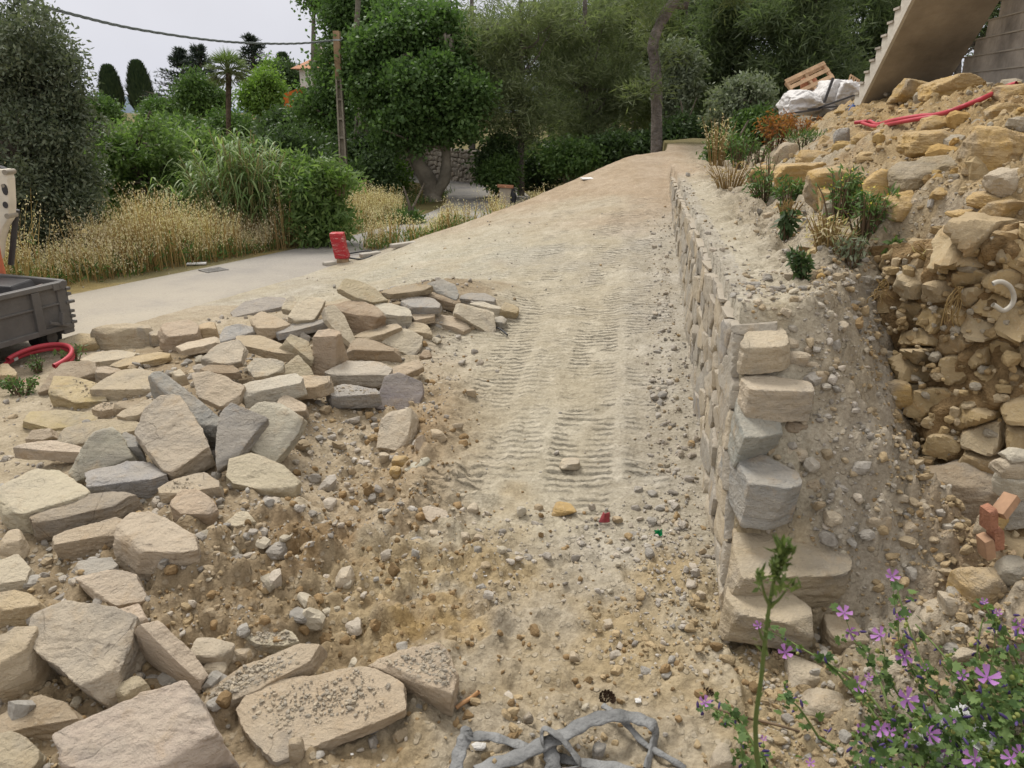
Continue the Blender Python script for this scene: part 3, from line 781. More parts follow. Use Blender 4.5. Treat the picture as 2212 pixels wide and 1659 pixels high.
# ------------------------------------------------------------------ the heap of quarried stone
GQ = 'quarried stones in the heap'
ST = [
 # zone, outline of the upper face, foot, (tilt to the viewer, tilt to the right), tone, label
 ('D', [(1472,365),(1560,310),(1700,283),(1800,288),(1818,325),(1700,350),(1580,380),(1490,395)], 412, (12,0), 'grey', 'long rounded grey slab lying at the back left edge of the heap'),
 ('D', [(1790,350),(1810,290),(1860,265),(1885,300),(1850,360)], 385, (30,-5), 'cream', 'small cream stone just right of the long rounded grey slab'),
 ('D', [(1825,390),(1880,310),(2000,262),(2060,290),(2020,360),(1990,420),(1880,425)], 445, (28,0), 'cream', 'bright cream slab leaning at the back of the heap'),
 ('D', [(1590,410),(1660,368),(1760,400),(1840,440),(1740,470),(1640,470),(1600,440)], 522, (10,0), 'tan', 'lumpy tan stone below the long rounded grey slab'),
 ('D', [(1755,480),(1900,430),(2060,415),(2065,440),(1900,480),(1770,505)], 532, (10,-6), 'grey', 'narrow grey bar of stone below the bright cream slab'),
 ('D', [(1395,515),(1430,465),(1500,445),(1600,470),(1600,500),(1480,540),(1400,560)], 575, (25,-20), 'blue', 'blue grey wedge beside the small orange block'),
 ('D', [(590,475),(640,462),(780,440),(920,432),(942,462),(660,480)], 612, (2,0), 'tan', 'big upright square faced block nearest the trailer'),
 ('D', [(345,590),(380,540),(480,500),(590,515),(600,560),(500,575),(420,600)], 652, (18,0), 'gold', 'rounded mossy yellow boulder beside the trailer corner'),
 ('D', [(1000,470),(1050,445),(1220,425),(1260,460),(1240,500),(1040,520)], 605, (8,0), 'tan', 'chunky tan block left of the small orange block'),
 ('D', [(1240,460),(1270,440),(1360,432),(1368,465),(1270,478)], 540, (5,0), 'gold', 'small bright orange block at the back of the heap'),
 ('D', [(1122,590),(1200,560),(1370,525),(1400,555),(1280,590),(1160,612)], 640, (8,-4), 'cream', 'low cream slab below the small orange block'),
 ('D', [(945,500),(985,485),(1030,500),(1040,520),(960,520)], 572, (5,0), 'tan', 'small tan stone squeezed between two big back blocks'),
 ('D', [(515,660),(600,620),(760,610),(850,630),(830,655),(690,690),(540,690)], 716, (12,0), 'cream', 'pale flat topped slab in front of the big square faced block'),
 ('D', [(705,705),(800,660),(1000,625),(1070,640),(1060,660),(900,690),(760,720)], 738, (8,-4), 'gold', 'long orange edged slab with a dark underside'),
 ('D', [(1280,650),(1380,580),(1500,545),(1540,600),(1520,680),(1440,695),(1330,680)], 728, (24,-4), 'cream', 'pale cream slab tilted up in the middle of the heap'),
 ('D', [(1485,550),(1530,505),(1650,520),(1880,620),(1875,650),(1740,630),(1560,580)], 672, (12,10), 'tan', 'long brown grey beam sloping down to the upright block'),
 ('D', [(1822,545),(1860,510),(1960,560),(1990,650),(1985,690),(1900,620)], 730, (20,28), 'tan', 'thin plank of stone leaning against the upright block'),
 ('D', [(1992,505),(2030,478),(2155,485),(2160,510),(2130,528),(1995,522)], 768, (3,0), 'tan', 'upright post of tan stone standing on end'),
 ('D', [(1565,710),(1620,665),(1720,670),(1800,700),(1790,740),(1700,770),(1600,772)], 798, (20,0), 'cream', 'hummocky cream stone left of the upright post'),
 ('D', [(1790,725),(1890,645),(1960,720),(1985,770),(1900,782),(1790,762)], 796, (38,0), 'tan', 'pointed stone leaning at the foot of the upright post'),
 ('D', [(1508,850),(1560,815),(1860,768),(1915,800),(1900,830),(1700,850),(1540,878)], 942, (6,-3), 'pale', 'long pale brick shaped block below the upright post'),
 ('D', [(1892,800),(1960,772),(2090,780),(2095,810),(2000,840),(1910,850)], 908, (8,0), 'tan', 'squat tan block at the right end of the long pale block'),
 ('D', [(1225,770),(1330,755),(1400,800),(1540,840),(1500,930),(1400,965),(1270,905)], 990, (32,0), 'cream', 'rough cream slab with a hollow face left of the long pale block'),
 ('D', [(650,800),(760,745),(900,730),(980,740),(990,850),(820,862),(592,865)], 938, (10,0), 'tan', 'wide tan slab with a straight dark front edge'),
 ('D', [(312,885),(345,775),(500,785),(640,825),(660,925),(480,940)], 988, (18,0), 'gold', 'wide flaking yellow slab at the left of the heap'),
 ('D', [(250,880),(330,760),(420,680),(590,690),(602,750),(480,745),(350,795),(290,855)], 915, (20,-10), 'brown', 'long brown stone curving round beside the red hose'),
 ('D', [(605,720),(680,712),(770,738),(690,762),(610,752)], 818, (10,0), 'tan', 'small tan block wedged under the long orange edged slab'),
 ('D', [(950,765),(1010,732),(1080,770),(1200,880),(1450,1085),(1440,1125),(1270,1085),(1150,905),(1000,845)], 1222, (28,14), 'grey', 'long grey splintered slab propped behind the big centre slab'),
 ('D', [(160,1065),(210,1000),(420,995),(700,1025),(740,1040),(600,1075),(400,1085),(330,1110)], 1142, (10,4), 'gold', 'long flat orange slab lying furthest left'),
 ('D', [(347,1185),(430,1110),(640,1060),(830,1045),(865,1080),(840,1120),(620,1115),(480,1195)], 1235, (14,-4), 'tan', 'long tan slab just below the long flat orange slab'),
 ('D', [(745,1022),(800,980),(950,930),(975,950),(880,1022),(800,1040)], 1058, (18,-8), 'tan', 'tan sliver tucked behind the big centre slab'),
 ('D', [(852,1110),(890,990),(1000,900),(1120,885),(1150,930),(1240,1060),(1322,1230),(1090,1372),(1040,1360),(905,1175)], 1428, (34,4), 'cream', 'largest upright leaning slab in the centre of the heap'),
 ('D', [(440,1375),(520,1240),(600,1130),(700,1095),(760,1150),(835,1312),(560,1352),(500,1442)], 1458, (52,0), 'pale', 'broad shark fin shaped stone left of the big centre slab'),
 ('D', [(548,1388),(600,1365),(800,1320),(940,1310),(1047,1410),(960,1440),(700,1450),(552,1465)], 1548, (16,2), 'blue', 'blue grey slab below the shark fin stone'),
 ('D', [(0,1430),(200,1370),(350,1338),(430,1400),(545,1500),(530,1540),(430,1562),(150,1660),(0,1610)], 1760, (14,0), 'cream', 'very wide pale flat slab at the left edge of the picture'),
 ('D', [(200,1640),(320,1595),(600,1545),(690,1502),(740,1515),(835,1525),(700,1600),(450,1655),(225,1690)], 1785, (6,-2), 'brown', 'long brown and grey block in front of the wide pale slab'),
 ('D', [(1372,1240),(1390,1030),(1450,945),(1520,990),(1570,1040),(1680,1050),(1500,1285),(1385,1360)], 1368, (46,6), 'grey', 'grey slab standing on edge right of the big centre slab'),
 ('D', [(1565,1015),(1640,950),(1760,945),(1915,1050),(1890,1130),(1740,1312),(1580,1225)], 1338, (40,6), 'pale', 'smooth pale grey green slab leaning beside the gravel hollow'),
 ('D', [(1757,940),(1810,885),(1940,960),(1942,1000),(1860,1002)], 1037, (28,5), 'cream', 'small cream stone above the smooth pale grey green slab'),
 ('D', [(1438,1405),(1470,1290),(1560,1255),(1780,1350),(1887,1430),(1850,1500),(1640,1492),(1480,1455)], 1582, (22,4), 'cream', 'rounded cream block alone on the soil right of the blue grey slab'),
 ('D', [(1008,1480),(1080,1430),(1290,1385),(1385,1450),(1380,1490),(1200,1512),(1030,1530)], 1572, (14,0), 'tan', 'flat dusty slab directly below the big centre slab'),
 ('D', [(1088,1590),(1150,1510),(1250,1495),(1340,1530),(1377,1600),(1330,1640),(1150,1642)], 1742, (16,0), 'tan', 'squat tan boulder right of the long brown and grey block'),
 ('D', [(100,1242),(200,1195),(420,1190),(517,1225),(500,1252),(300,1252)], 1302, (12,0), 'cream', 'low cream slab half sunk in dust above the wide pale slab'),
 ('D', [(157,1190),(210,1115),(300,1105),(332,1160),(250,1192)], 1222, (38,0), 'tan', 'small rounded tan stone below the long flat orange slab'),
 ('D', [(757,1142),(800,1130),(880,1180),(892,1232),(800,1226)], 1302, (20,6), 'grey', 'dark grey stone in shadow left of the big centre slab'),
 ('D', [(0,705),(50,690),(100,742),(96,772),(0,772)], 842, (14,6), 'gold', 'yellowish boulder cut by the left edge beside the red hose'),
 ('D', [(1088,752),(1140,730),(1177,770),(1110,782)], 827, (20,0), 'cream', 'small cream chunk right of the wide tan slab'),
 ('D', [(1272,742),(1330,710),(1470,705),(1522,752),(1400,758)], 778, (14,0), 'brown', 'flat brown stone under the tilted pale cream slab'),
 ('D', [(720,962),(760,940),(930,935),(902,960),(780,982)], 1018, (6,0), 'brown', 'dark brown stone below the straight edge of the wide tan slab'),
 ('D', [(582,985),(650,945),(720,950),(718,985),(640,1000)], 1030, (20,0), 'tan', 'small tan stone at the foot of the wide flaking yellow slab'),
 ('E', [(122,215),(170,160),(250,175),(340,220),(420,290),(330,302),(220,272)], 316, (20,18), 'tan', 'topmost tan wedge on the crest of the heap'),
 ('E', [(398,258),(480,215),(660,185),(702,195),(640,235),(460,265)], 288, (8,-4), 'brown', 'dark thin slab lying across the crest of the heap'),
 ('E', [(682,190),(780,165),(850,200),(882,260),(860,290),(760,240)], 332, (20,14), 'grey', 'dark pointed stone at the back behind the brown humped boulder'),
 ('E', [(635,252),(700,200),(790,200),(888,300),(870,315),(740,275)], 352, (16,10), 'brown', 'brown humped boulder near the right end of the heap'),
 ('E', [(517,312),(580,270),(720,275),(760,310),(750,338),(640,332),(560,345)], 382, (12,0), 'grey', 'knobbly grey stone under the dark thin slab'),
 ('E', [(882,282),(930,250),(1030,245),(1107,280),(1100,300),(960,292)], 320, (10,2), 'grey', 'grey slab at the far right back of the heap'),
 ('E', [(955,315),(1000,292),(1150,340),(1157,352),(1060,347)], 387, (8,6), 'pale', 'pale narrow slab in front of the grey slab at the far right back'),
 ('E', [(1148,352),(1175,305),(1225,315),(1264,350),(1250,372),(1190,362)], 422, (20,10), 'gold', 'small orange ended stone at the far right tip of the heap'),
 ('E', [(865,382),(877,320),(1102,360),(1112,480),(1090,512),(950,425)], 522, (44,6), 'pink', 'pinkish tilted slab at the right end of the heap'),
 ('E', [(1103,402),(1150,385),(1187,410),(1170,442),(1110,432)], 484, (12,6), 'grey', 'small grey block right of the pinkish tilted slab'),
 ('E', [(677,412),(720,385),(860,395),(947,452),(900,472),(760,442),(690,432)], 510, (10,4), 'tan', 'tan block left of the pinkish tilted slab'),
 ('E', [(560,472),(600,435),(680,450),(717,502),(640,502),(570,492)], 547, (18,6), 'tan', 'lumpy tan stone left of the tan block'),
 ('E', [(330,322),(450,320),(560,345),(582,385),(500,392),(400,382)], 450, (10,2), 'pale', 'pale slab under the knobbly grey stone'),
 ('E', [(50,322),(140,295),(270,295),(360,340),(402,385),(330,402),(180,372),(70,347)], 472, (10,6), 'brown', 'big dark rounded boulder in the upper middle of the heap'),
 ('E', [(32,352),(90,332),(150,390),(227,545),(200,568),(100,482),(50,422)], 585, (30,26), 'cream', 'cream slab leaning behind the upright post'),
 ('E', [(345,532),(400,485),(560,482),(647,530),(640,592),(592,652),(520,612),(470,562)], 662, (30,4), 'cream', 'cream slab with a pointed lower corner right of the rusty block'),
 ('E', [(170,610),(215,540),(340,545),(480,590),(492,615),(350,602),(220,612)], 692, (8,2), 'brown', 'rust brown block with a dark top right of the upright post'),
 ('E', [(42,755),(180,680),(380,690),(442,730),(420,762),(220,752),(90,772)], 828, (10,0), 'pale', 'pale thick slab below the rust brown block'),
 ('E', [(345,935),(400,800),(500,765),(630,820),(642,870),(620,972),(500,1002),(370,982)], 1012, (58,4), 'grey', 'flat grey face of a slab standing upright beside the track'),
 ('E', [(340,832),(480,710),(620,675),(652,720),(560,762),(400,802)], 858, (24,-6), 'tan', 'tan slab behind the upright grey slab'),
 ('E', [(362,1215),(385,1060),(440,1005),(565,980),(577,1030),(540,1192),(480,1242)], 1280, (40,-8), 'cream', 'cream block lying apart below the upright grey slab'),
 ('E', [(50,852),(150,830),(350,860),(372,890),(180,892),(90,902)], 962, (8,2), 'grey', 'grey slab covered with chippings under the pale thick slab'),
 ('E', [(585,382),(730,365),(722,400),(602,422)], 452, (8,0), 'tan', 'small tan stone under the pale slab at the heap crest'),
 ('E', [(530,1362),(570,1332),(670,1285),(687,1300),(640,1342),(560,1377)], 1394, (10,-8), 'pale', 'thin pale flake of stone on the ground beside the track'),
 ('E', [(612,1172),(650,1150),(667,1200),(642,1260),(610,1242)], 1286, (55,10), 'tan', 'small flake standing upright right of the lone cream block'),
 ('E', [(220,522),(320,470),(480,445),(512,470),(400,512),(300,532)], 548, (10,-4), 'tan', 'tan slab lying below the big dark rounded boulder'),
 ('E', [(632,645),(660,612),(700,610),(712,650),(680,668)], 684, (22,8), 'brown', 'small brown stone at the edge of the earth beside the track'),
 ('G', [(732,150),(790,60),(860,20),(980,25),(1190,120),(1242,260),(1225,290),(900,278)], 415, (14,2), 'cream', 'big square cream block standing clear of the loose soil'),
 ('G', [(310,210),(420,160),(760,50),(782,80),(740,155),(480,215),(350,245)], 318, (14,-6), 'tan', 'long layered slab left of the big square cream block'),
 ('G', [(452,372),(520,340),(700,325),(737,370),(700,402),(560,432)], 488, (10,0), 'grey', 'small grey stone perched on a cream slab'),
 ('G', [(485,445),(720,400),(840,400),(917,590),(740,622),(600,562),(520,482)], 658, (26,6), 'cream', 'cream slab carrying the small grey stone'),
 ('G', [(-40,565),(120,535),(240,572),(257,612),(100,645),(-40,655)], 752, (10,-4), 'gold', 'rusty brown slab at the left edge above the layered block'),
 ('G', [(170,862),(240,622),(300,585),(500,625),(700,652),(852,692),(800,882),(690,1112),(610,1182),(380,1032)], 1328, (26,-2), 'pink', 'huge pinkish slab with a mottled top in the lower left'),
 ('G', [(742,652),(880,615),(932,700),(860,742)], 803, (18,4), 'cream', 'small cream corner of stone behind the huge pinkish slab'),
 ('G', [(905,762),(1030,730),(1180,852),(1322,1072),(1310,1142),(1130,982)], 1235, (20,26), 'cream', 'long block with a bright top right of the huge pinkish slab'),
 ('G', [(-60,862),(100,740),(215,722),(222,782),(130,962),(-60,1082)], 1282, (22,-6), 'tan', 'two layered tan block cut by the left edge'),
 ('G', [(-60,1352),(220,1190),(400,1252),(472,1332),(330,1362),(-60,1442)], 1532, (10,-4), 'brown', 'brown slab in shadow under the huge pinkish slab'),
 ('G', [(372,1432),(640,1297),(980,1142),(1150,1105),(1252,1262),(1387,1482),(1340,1562),(1080,1662),(482,1690)], 1880, (26,2), 'pink', 'biggest flat topped slab at the bottom left edge of the picture'),
 ('G', [(-60,1472),(60,1420),(160,1462),(262,1562),(200,1652),(-60,1702)], 1820, (22,4), 'tan', 'rounded tan corner stone in the bottom left corner'),
 ('G', [(1257,1262),(1340,1152),(1560,1002),(1890,882),(2012,890),(1950,992),(1620,1162),(1290,1292)], 1335, (16,-8), 'tan', 'long dusty slab resting on the gravel strewn slab'),
 ('P', [(517,1532),(560,1482),(640,1472),(790,1437),(856,1477),(862,1530),(740,1567),(656,1594),(600,1642),(545,1590)], 1655, (16,-4), 'tan', 'gravel strewn slab at the bottom of the picture'),
 ('P', [(803,1425),(850,1420),(945,1387),(966,1400),(987,1450),(975,1490),(930,1482),(870,1458)], 1553, (14,4), 'tan', 'wedge shaped boulder right of the gravel strewn slab'),
 ('G', [(1507,782),(1620,725),(1850,792),(1892,850),(1800,882),(1640,872)], 958, (16,4), 'cream', 'lumpy cream stone above the long dusty slab'),
 ('G', [(702,1142),(880,1065),(937,1132),(800,1192)], 1292, (14,0), 'tan', 'tan stone in the gap between the huge pinkish slab and the bottom slab'),
 ('G', [(1417,112),(1500,40),(1560,25),(1612,82),(1500,122)], 152, (22,-8), 'cream', 'flat cream stone lying on the loose soil'),
 ('G', [(-30,352),(110,310),(182,382),(150,452),(-30,482)], 522, (14,0), 'cream', 'pale flat stone at the left edge beside the rubble'),
 ('H', [(622,25),(700,-10),(800,30),(827,92),(790,122),(700,92)], 150, (16,0), 'cream', 'flat cream stone alone in the middle of the track mouth'),
]
for q in ST: slab(*q[:5], label=q[5], group=GQ)

GC = 'loose cobbles on the ground'
CB = [
 ('G', (1368,940), 205, 185, 'cream', 'largest round cobble beside the lumpy cream stone'),
 ('G', (1378,1037), 128, 116, 'cream', 'round cobble at the upper end of the long dusty slab'),
 ('G', (1475,970), 62, 64, 'cream', 'smallest cobble in the cluster by the lumpy cream stone'),
 ('G', (1550,945), 122, 82, 'tan', 'flat cobble tucked under the lumpy cream stone'),
 ('G', (1885,1560), 92, 185, 'tan', 'pointed cobble propped on the gravel strewn slab'),
 ('G', (88,255), 140, 105, 'tan', 'rounded cobble below the wide pale slab'),
 ('H', (152,465), 118, 104, 'cream', 'round cream cobble alone on the dark loose soil'),
 ('E', (962,890), 66, 58, 'tan', 'square tan cobble on the left edge of the track'),
 ('E', (1017,702), 46, 42, 'tan', 'small tan cobble on the track edge beside the earth bank'),
 ('E', (875,1107), 66, 60, 'tan', 'round tan cobble where the tread marks begin'),
 ('E', (750,1155), 96, 66, 'tan', 'flat tan cobble left of the round tan cobble'),
 ('E', (412,1302), 74, 68, 'cream', 'cream cobble at the foot of the lone cream block'),
 ('E', (512,1322), 106, 76, 'ochre', 'yellow cobble above the thin pale flake'),
 ('E', (476,1392), 72, 84, 'ochre', 'yellow cobble left of the thin pale flake'),
 ('E', (135,925), 66, 58, 'grey', 'grey cobble in the gravel hollow under the heap'),
 ('E', (1590,1340), 136, 60, 'cream', 'long pale stone half buried where the tread marks end'),
 ('E', (1545,1626), 146, 56, 'ochre', 'flat orange stone in the middle of the bare ground'),
 ('E', (975,1632), 82, 76, 'cream', 'cream cobble right of the flat cream stone'),
 ('E', (1277,1636), 64, 72, 'pale', 'pale cobble halfway between two cobbles in the track mouth'),
 ('E', (690,1562), 62, 52, 'pale', 'pale round cobble half sunk in grey gravel'),
 ('E', (2020,1500), 60, 44, 'grey', 'grey cobble in the gravel along the wall foot'),
 ('E', (2170,905), 62, 50, 'grey', 'grey cobble in the small pile at the wall foot'),
 ('E', (2125,912), 58, 44, 'grey', 'dark cobble in the small pile at the wall foot'),
 ('E', (2092,855), 36, 30, 'cream', 'small cream cobble above the small pile at the wall foot'),
 ('H', (1000,285), 62, 78, 'grey', 'pyramid shaped grey cobble in the foreground soil'),
 ('H', (1005,205), 78, 66, 'tan', 'tan cobble above the pyramid shaped grey cobble'),
 ('H', (918,196), 72, 66, 'cream', 'cream cobble left of the tan cobble in the track mouth'),
 ('H', (735,170), 66, 42, 'cream', 'small cream cobble below the flat cream stone'),
 ('H', (1818,752), 78, 52, 'cream', 'flat cream cobble among the ruts'),
 ('H', (1615,955), 64, 58, 'tan', 'tan cobble in the lower ruts'),
 ('H', (628,1280), 52, 62, 'grey', 'grey cobble below the wedge shaped boulder'),
 ('H', (1325,1345), 66, 72, 'tan', 'tan cobble above the grey flat hose'),
 ('H', (1768,1548), 78, 90, 'grey', 'grey cobble inside the loop of the flat hose'),
 ('F', (785,648), 132, 92, 'cream', 'square cream cobble right of the topmost wall end block'),
 ('F', (880,600), 60, 56, 'tan', 'small tan cobble above the square cream cobble'),
 ('F', (775,555), 92, 60, 'cream', 'flat cobble behind the topmost wall end block'),
 ('F', (810,1228), 178, 86, 'cream', 'long cream stone in the scree right of the wall end'),
 ('F', (905,1320), 110, 120, 'tan', 'wedge of tan stone below the long cream stone in the scree'),
 ('F', (985,1212), 84, 56, 'cream', 'flat cream cobble right of the long cream stone in the scree'),
 ('F', (1052,1222), 44, 44, 'grey', 'round grey cobble in the scree'),
 ('F', (905,1425), 72, 78, 'tan', 'tan cobble right of the dark grey end block'),
 ('F', (835,1370), 62, 62, 'cream', 'cream cobble touching the dark grey end block'),
 ('F', (1100,998), 70, 48, 'cream', 'cream cobble on the upper scree'),
 ('F', (1160,998), 56, 42, 'cream', 'smaller cream cobble on the upper scree'),
 ('F', (1262,950), 92, 48, 'cream', 'flat cobble at the foot of the rubble wall'),
 ('F', (780,1060), 130, 88, 'brown', 'dark brown wedge jutting out behind the grey end block'),
 ('F', (945,770), 92, 90, 'tan', 'upright tan cobble beside the second end block'),
 ('F', (905,685), 104, 48, 'cream', 'flat cream flake right of the square cream cobble'),
 ('F', (1130,835), 62, 80, 'tan', 'upright flake in the middle of the upper scree'),
 ('F', (1150,1610), 96, 82, 'tan', 'half buried tan cobble in the lower scree'),
 ('I', (1305,180), 150, 190, 'tan', 'large buried hump of tan rock in the lower scree'),
 ('I', (1175,330), 92, 72, 'cream', 'cream cobble in the lower scree below the buried hump'),
 ('I', (1250,362), 62, 60, 'cream', 'small cream cobble beside another in the lower scree'),
 ('I', (1500,190), 90, 130, 'tan', 'upright buried stone above the mallow'),
 ('I', (1100,850), 280, 170, 'tan', 'big tan stone right of the lowest end block'),
 ('I', (870,1080), 220, 130, 'cream', 'pale round stone below the lowest end block'),
 ('I', (975,1280), 270, 200, 'cream', 'big cream stone behind the mallow stems'),
 ('I', (330,1610), 130, 120, 'cream', 'cream cobble at the bottom edge left of the tall stem'),
 ('I', (95,150), 90, 54, 'cream', 'flat cream cobble beside the green scrap'),
 ('I', (210,585), 62, 56, 'cream', 'cream cobble left of the lowest end block'),
 ('I', (150,745), 62, 46, 'cream', 'flat cream cobble on the sand left of the lowest end block'),
 ('I', (1760,980), 240, 200, 'cream', 'pale stone behind the purple flowers'),
 ('I', (1440,1060), 180, 150, 'cream', 'cream stone half hidden by purple flowers'),
]
for z, c, w, h, t, lab in CB: boulder(z, c, w, h, t, 'cobble', lab, 'stone', GC, flat=0, k=14, amp=1.1)

GB = 'boulders on the bank'
BB = [
 ('C', (1548,560), 200, 150, 'ochre', 'round yellow boulder on the brow of the bank left of another'),
 ('C', (1790,560), 325, 158, 'ochre', 'wide yellow boulder with a grey patch on the brow of the bank'),
 ('C', (1655,890), 340, 170, 'ochre', 'hollowed yellow boulder above the long grey nosed rock'),
 ('C', (2050,925), 370, 250, 'ochre', 'massive orange boulder at the right edge of the bank'),
 ('C', (1455,1278), 215, 175, 'ochre', 'blunt yellow boulder below the long grey nosed rock'),
 ('C', (2110,1115), 230, 140, 'cream', 'cream boulder at the right edge below the massive orange one'),
 ('C', (742,955), 140, 125, 'tan', 'leaning tan boulder right of the russet dead bush'),
 ('C', (905,985), 215, 105, 'ochre', 'flat topped yellow boulder right of the leaning tan boulder'),
 ('C', (615,1090), 220, 145, 'ochre', 'pale yellow boulder at the left foot of the bank'),
 ('C', (825,1100), 330, 190, 'ochre', 'broad yellow outcrop above the weeds'),
 ('C', (1055,1140), 380, 230, 'ochre', 'widest yellow outcrop in the middle of the bank'),
 ('C', (1325,1170), 190, 250, 'ochre', 'tall yellow outcrop left of the long grey nosed rock'),
 ('C', (1660,775), 160, 115, 'ochre', 'upright orange rock under the red conduit'),
 ('C', (1090,840), 90, 100, 'grey', 'dark grey rock below the end of the red conduit'),
 ('C', (1030,1240), 170, 130, 'ochre', 'ochre rock behind the yellow flowered weed'),
 ('C', (1045,805), 80, 55, 'ochre', 'small yellow rock left of the dark grey rock'),
 ('C', (1900,1330), 230, 85, 'ochre', 'low ochre rock on the lower bank'),
 ('C', (2120,1285), 210, 140, 'ochre', 'ochre rock at the right edge of the lower bank'),
 ('C', (1565,1250), 82, 76, 'tan', 'small tan rock right of the blunt yellow boulder'),
 ('C', (1715,1195), 140, 84, 'ochre', 'rounded ochre rock under the long grey nosed rock'),
 ('C', (2020,1230), 220, 96, 'ochre', 'flat ochre rock below the cream boulder at the right edge'),
 ('C', (2080,690), 170, 100, 'ochre', 'ochre rock at the right edge above the massive orange boulder'),
 ('C', (2140,580), 180, 100, 'ochre', 'rough orange rock on the skyline at the right edge'),
 ('C', (1480,705), 90, 62, 'ochre', 'small ochre rock beside the conduit'),
 ('C', (1225,855), 130, 90, 'ochre', 'ochre rock below the left end of the red conduit'),
 ('C', (1310,840), 100, 70, 'tan', 'tan rock touching the bend of the red conduit'),
 ('C', (2040,1010), 90, 60, 'tan', 'small tan rock in the earth under the massive orange boulder'),
 ('C', (1800,1125), 100, 70, 'cream', 'small cream rock at the right end of the long grey nosed rock'),
 ('C', (690,1060), 90, 80, 'grey', 'grey stone set in the pale yellow boulder foot'),
 ('C', (1230,980), 120, 80, 'ochre', 'ochre lump half buried in the middle bank'),
 ('C', (480,1255), 60, 44, 'brown', 'brown stone at the edge of the bench'),
 ('C', (640,1330), 80, 52, 'tan', 'tan stone under the drooping weed'),
 ('C', (1140,1560), 110, 110, 'tan', 'tan stone at the lip of the cut below the weed'),
 ('C', (985,1545), 70, 60, 'ochre', 'ochre stone beside the dark leafy weed'),
 ('F', (975,110), 70, 80, 'ochre', 'ochre stone right of the dark leafy weed on the bench'),
 ('F', (928,120), 60, 90, 'brown', 'brown upright stone beside the dark leafy weed on the bench'),
]
for z, c, w, h, t, lab in BB: boulder(z, c, w, h, t, 'boulder', lab, 'boulder', GB, z0=-.008, k=30, amp=2.0, planes=16)
boulder('F', (1740, 1480), 560, 330, 'brown', 'boulder', 'big overhanging rock at the foot of the rubble wall', 'boulder', GB, depth=2.64, k=22, amp=1.6, planes=14, deep=.7)
boulder('F', (1420, 880), 200, 190, 'ochre', 'boulder', 'jutting pale ochre rock at the left foot of the rubble wall', 'boulder', GB, depth=3.02, k=16, amp=1.6, planes=14, deep=.7)
boulder('F', (1390, 1130), 170, 260, 'ochre', 'boulder', 'tall rock at the edge of the gully under the rubble wall', 'boulder', GB, depth=2.95, k=16, amp=1.6, planes=14, deep=.7)
# the long rock with a grey broken nose
slab('C', [(1370,1010),(1420,985),(1560,1000),(1760,935),(1860,915),(1880,960),(1800,1000),(1600,1060),(1400,1060)], 1190, (10,-10), 'brown', 'boulder',
     'long tree trunk like rock with a dark grey broken nose', 'boulder', GB, k=7, amp=1.6, n=34)
# ------------------------------------------------------------------ gravel and chippings: far too many to count
def scatter(name, pts, sizes, seed, cols, mat_, sink=.25, flat=(.45, .95)):
    rg = np.random.default_rng(seed); T = []
    for k in range(14):
        nr = np.concatenate([rg.normal(size=(9, 3)), np.array([[1, 0, 0], [-1, 0, 0], [0, 1, 0], [0, -1, 0], [0, 0, 1], [0, 0, -1]]) + rg.normal(size=(6, 3)) * .25]); nr /= np.linalg.norm(nr, axis=1)[:, None]
        W, F = star_rock((1, 1, 1), nr, rg.uniform(.75, 1.05, 15), 3, seed + k, 40, .6, 0); T.append(W * [1, rg.uniform(.6, 1), rg.uniform(*flat)])
    n = len(pts); which = rg.integers(0, 14, n); TT = np.array(T)[which]                # n, m, 3
    a = rg.uniform(0, 2 * np.pi, n); b = rg.normal(size=n) * .35
    ca, sa, cb, sb = np.cos(a), np.sin(a), np.cos(b), np.sin(b)
    x, y, z = TT[..., 0], TT[..., 1], TT[..., 2]
    y, z = y * cb[:, None] - z * sb[:, None], y * sb[:, None] + z * cb[:, None]
    x, y = x * ca[:, None] - y * sa[:, None], x * sa[:, None] + y * ca[:, None]
    V = np.stack([x, y, z], -1) * sizes[:, None, None] + pts[:, None, :]
    V[..., 2] += (sizes * (.55 - sink))[:, None]
    m = TT.shape[1]; Fs = (F[None] + (np.arange(n) * m)[:, None, None]).reshape(-1, 4)
    C = np.repeat(cols, m, 0)
    o = obj(name, mesh_np(name, V.reshape(-1, 3), Fs, mat_, False, None, C)); tag(o, kind='stuff'); return o

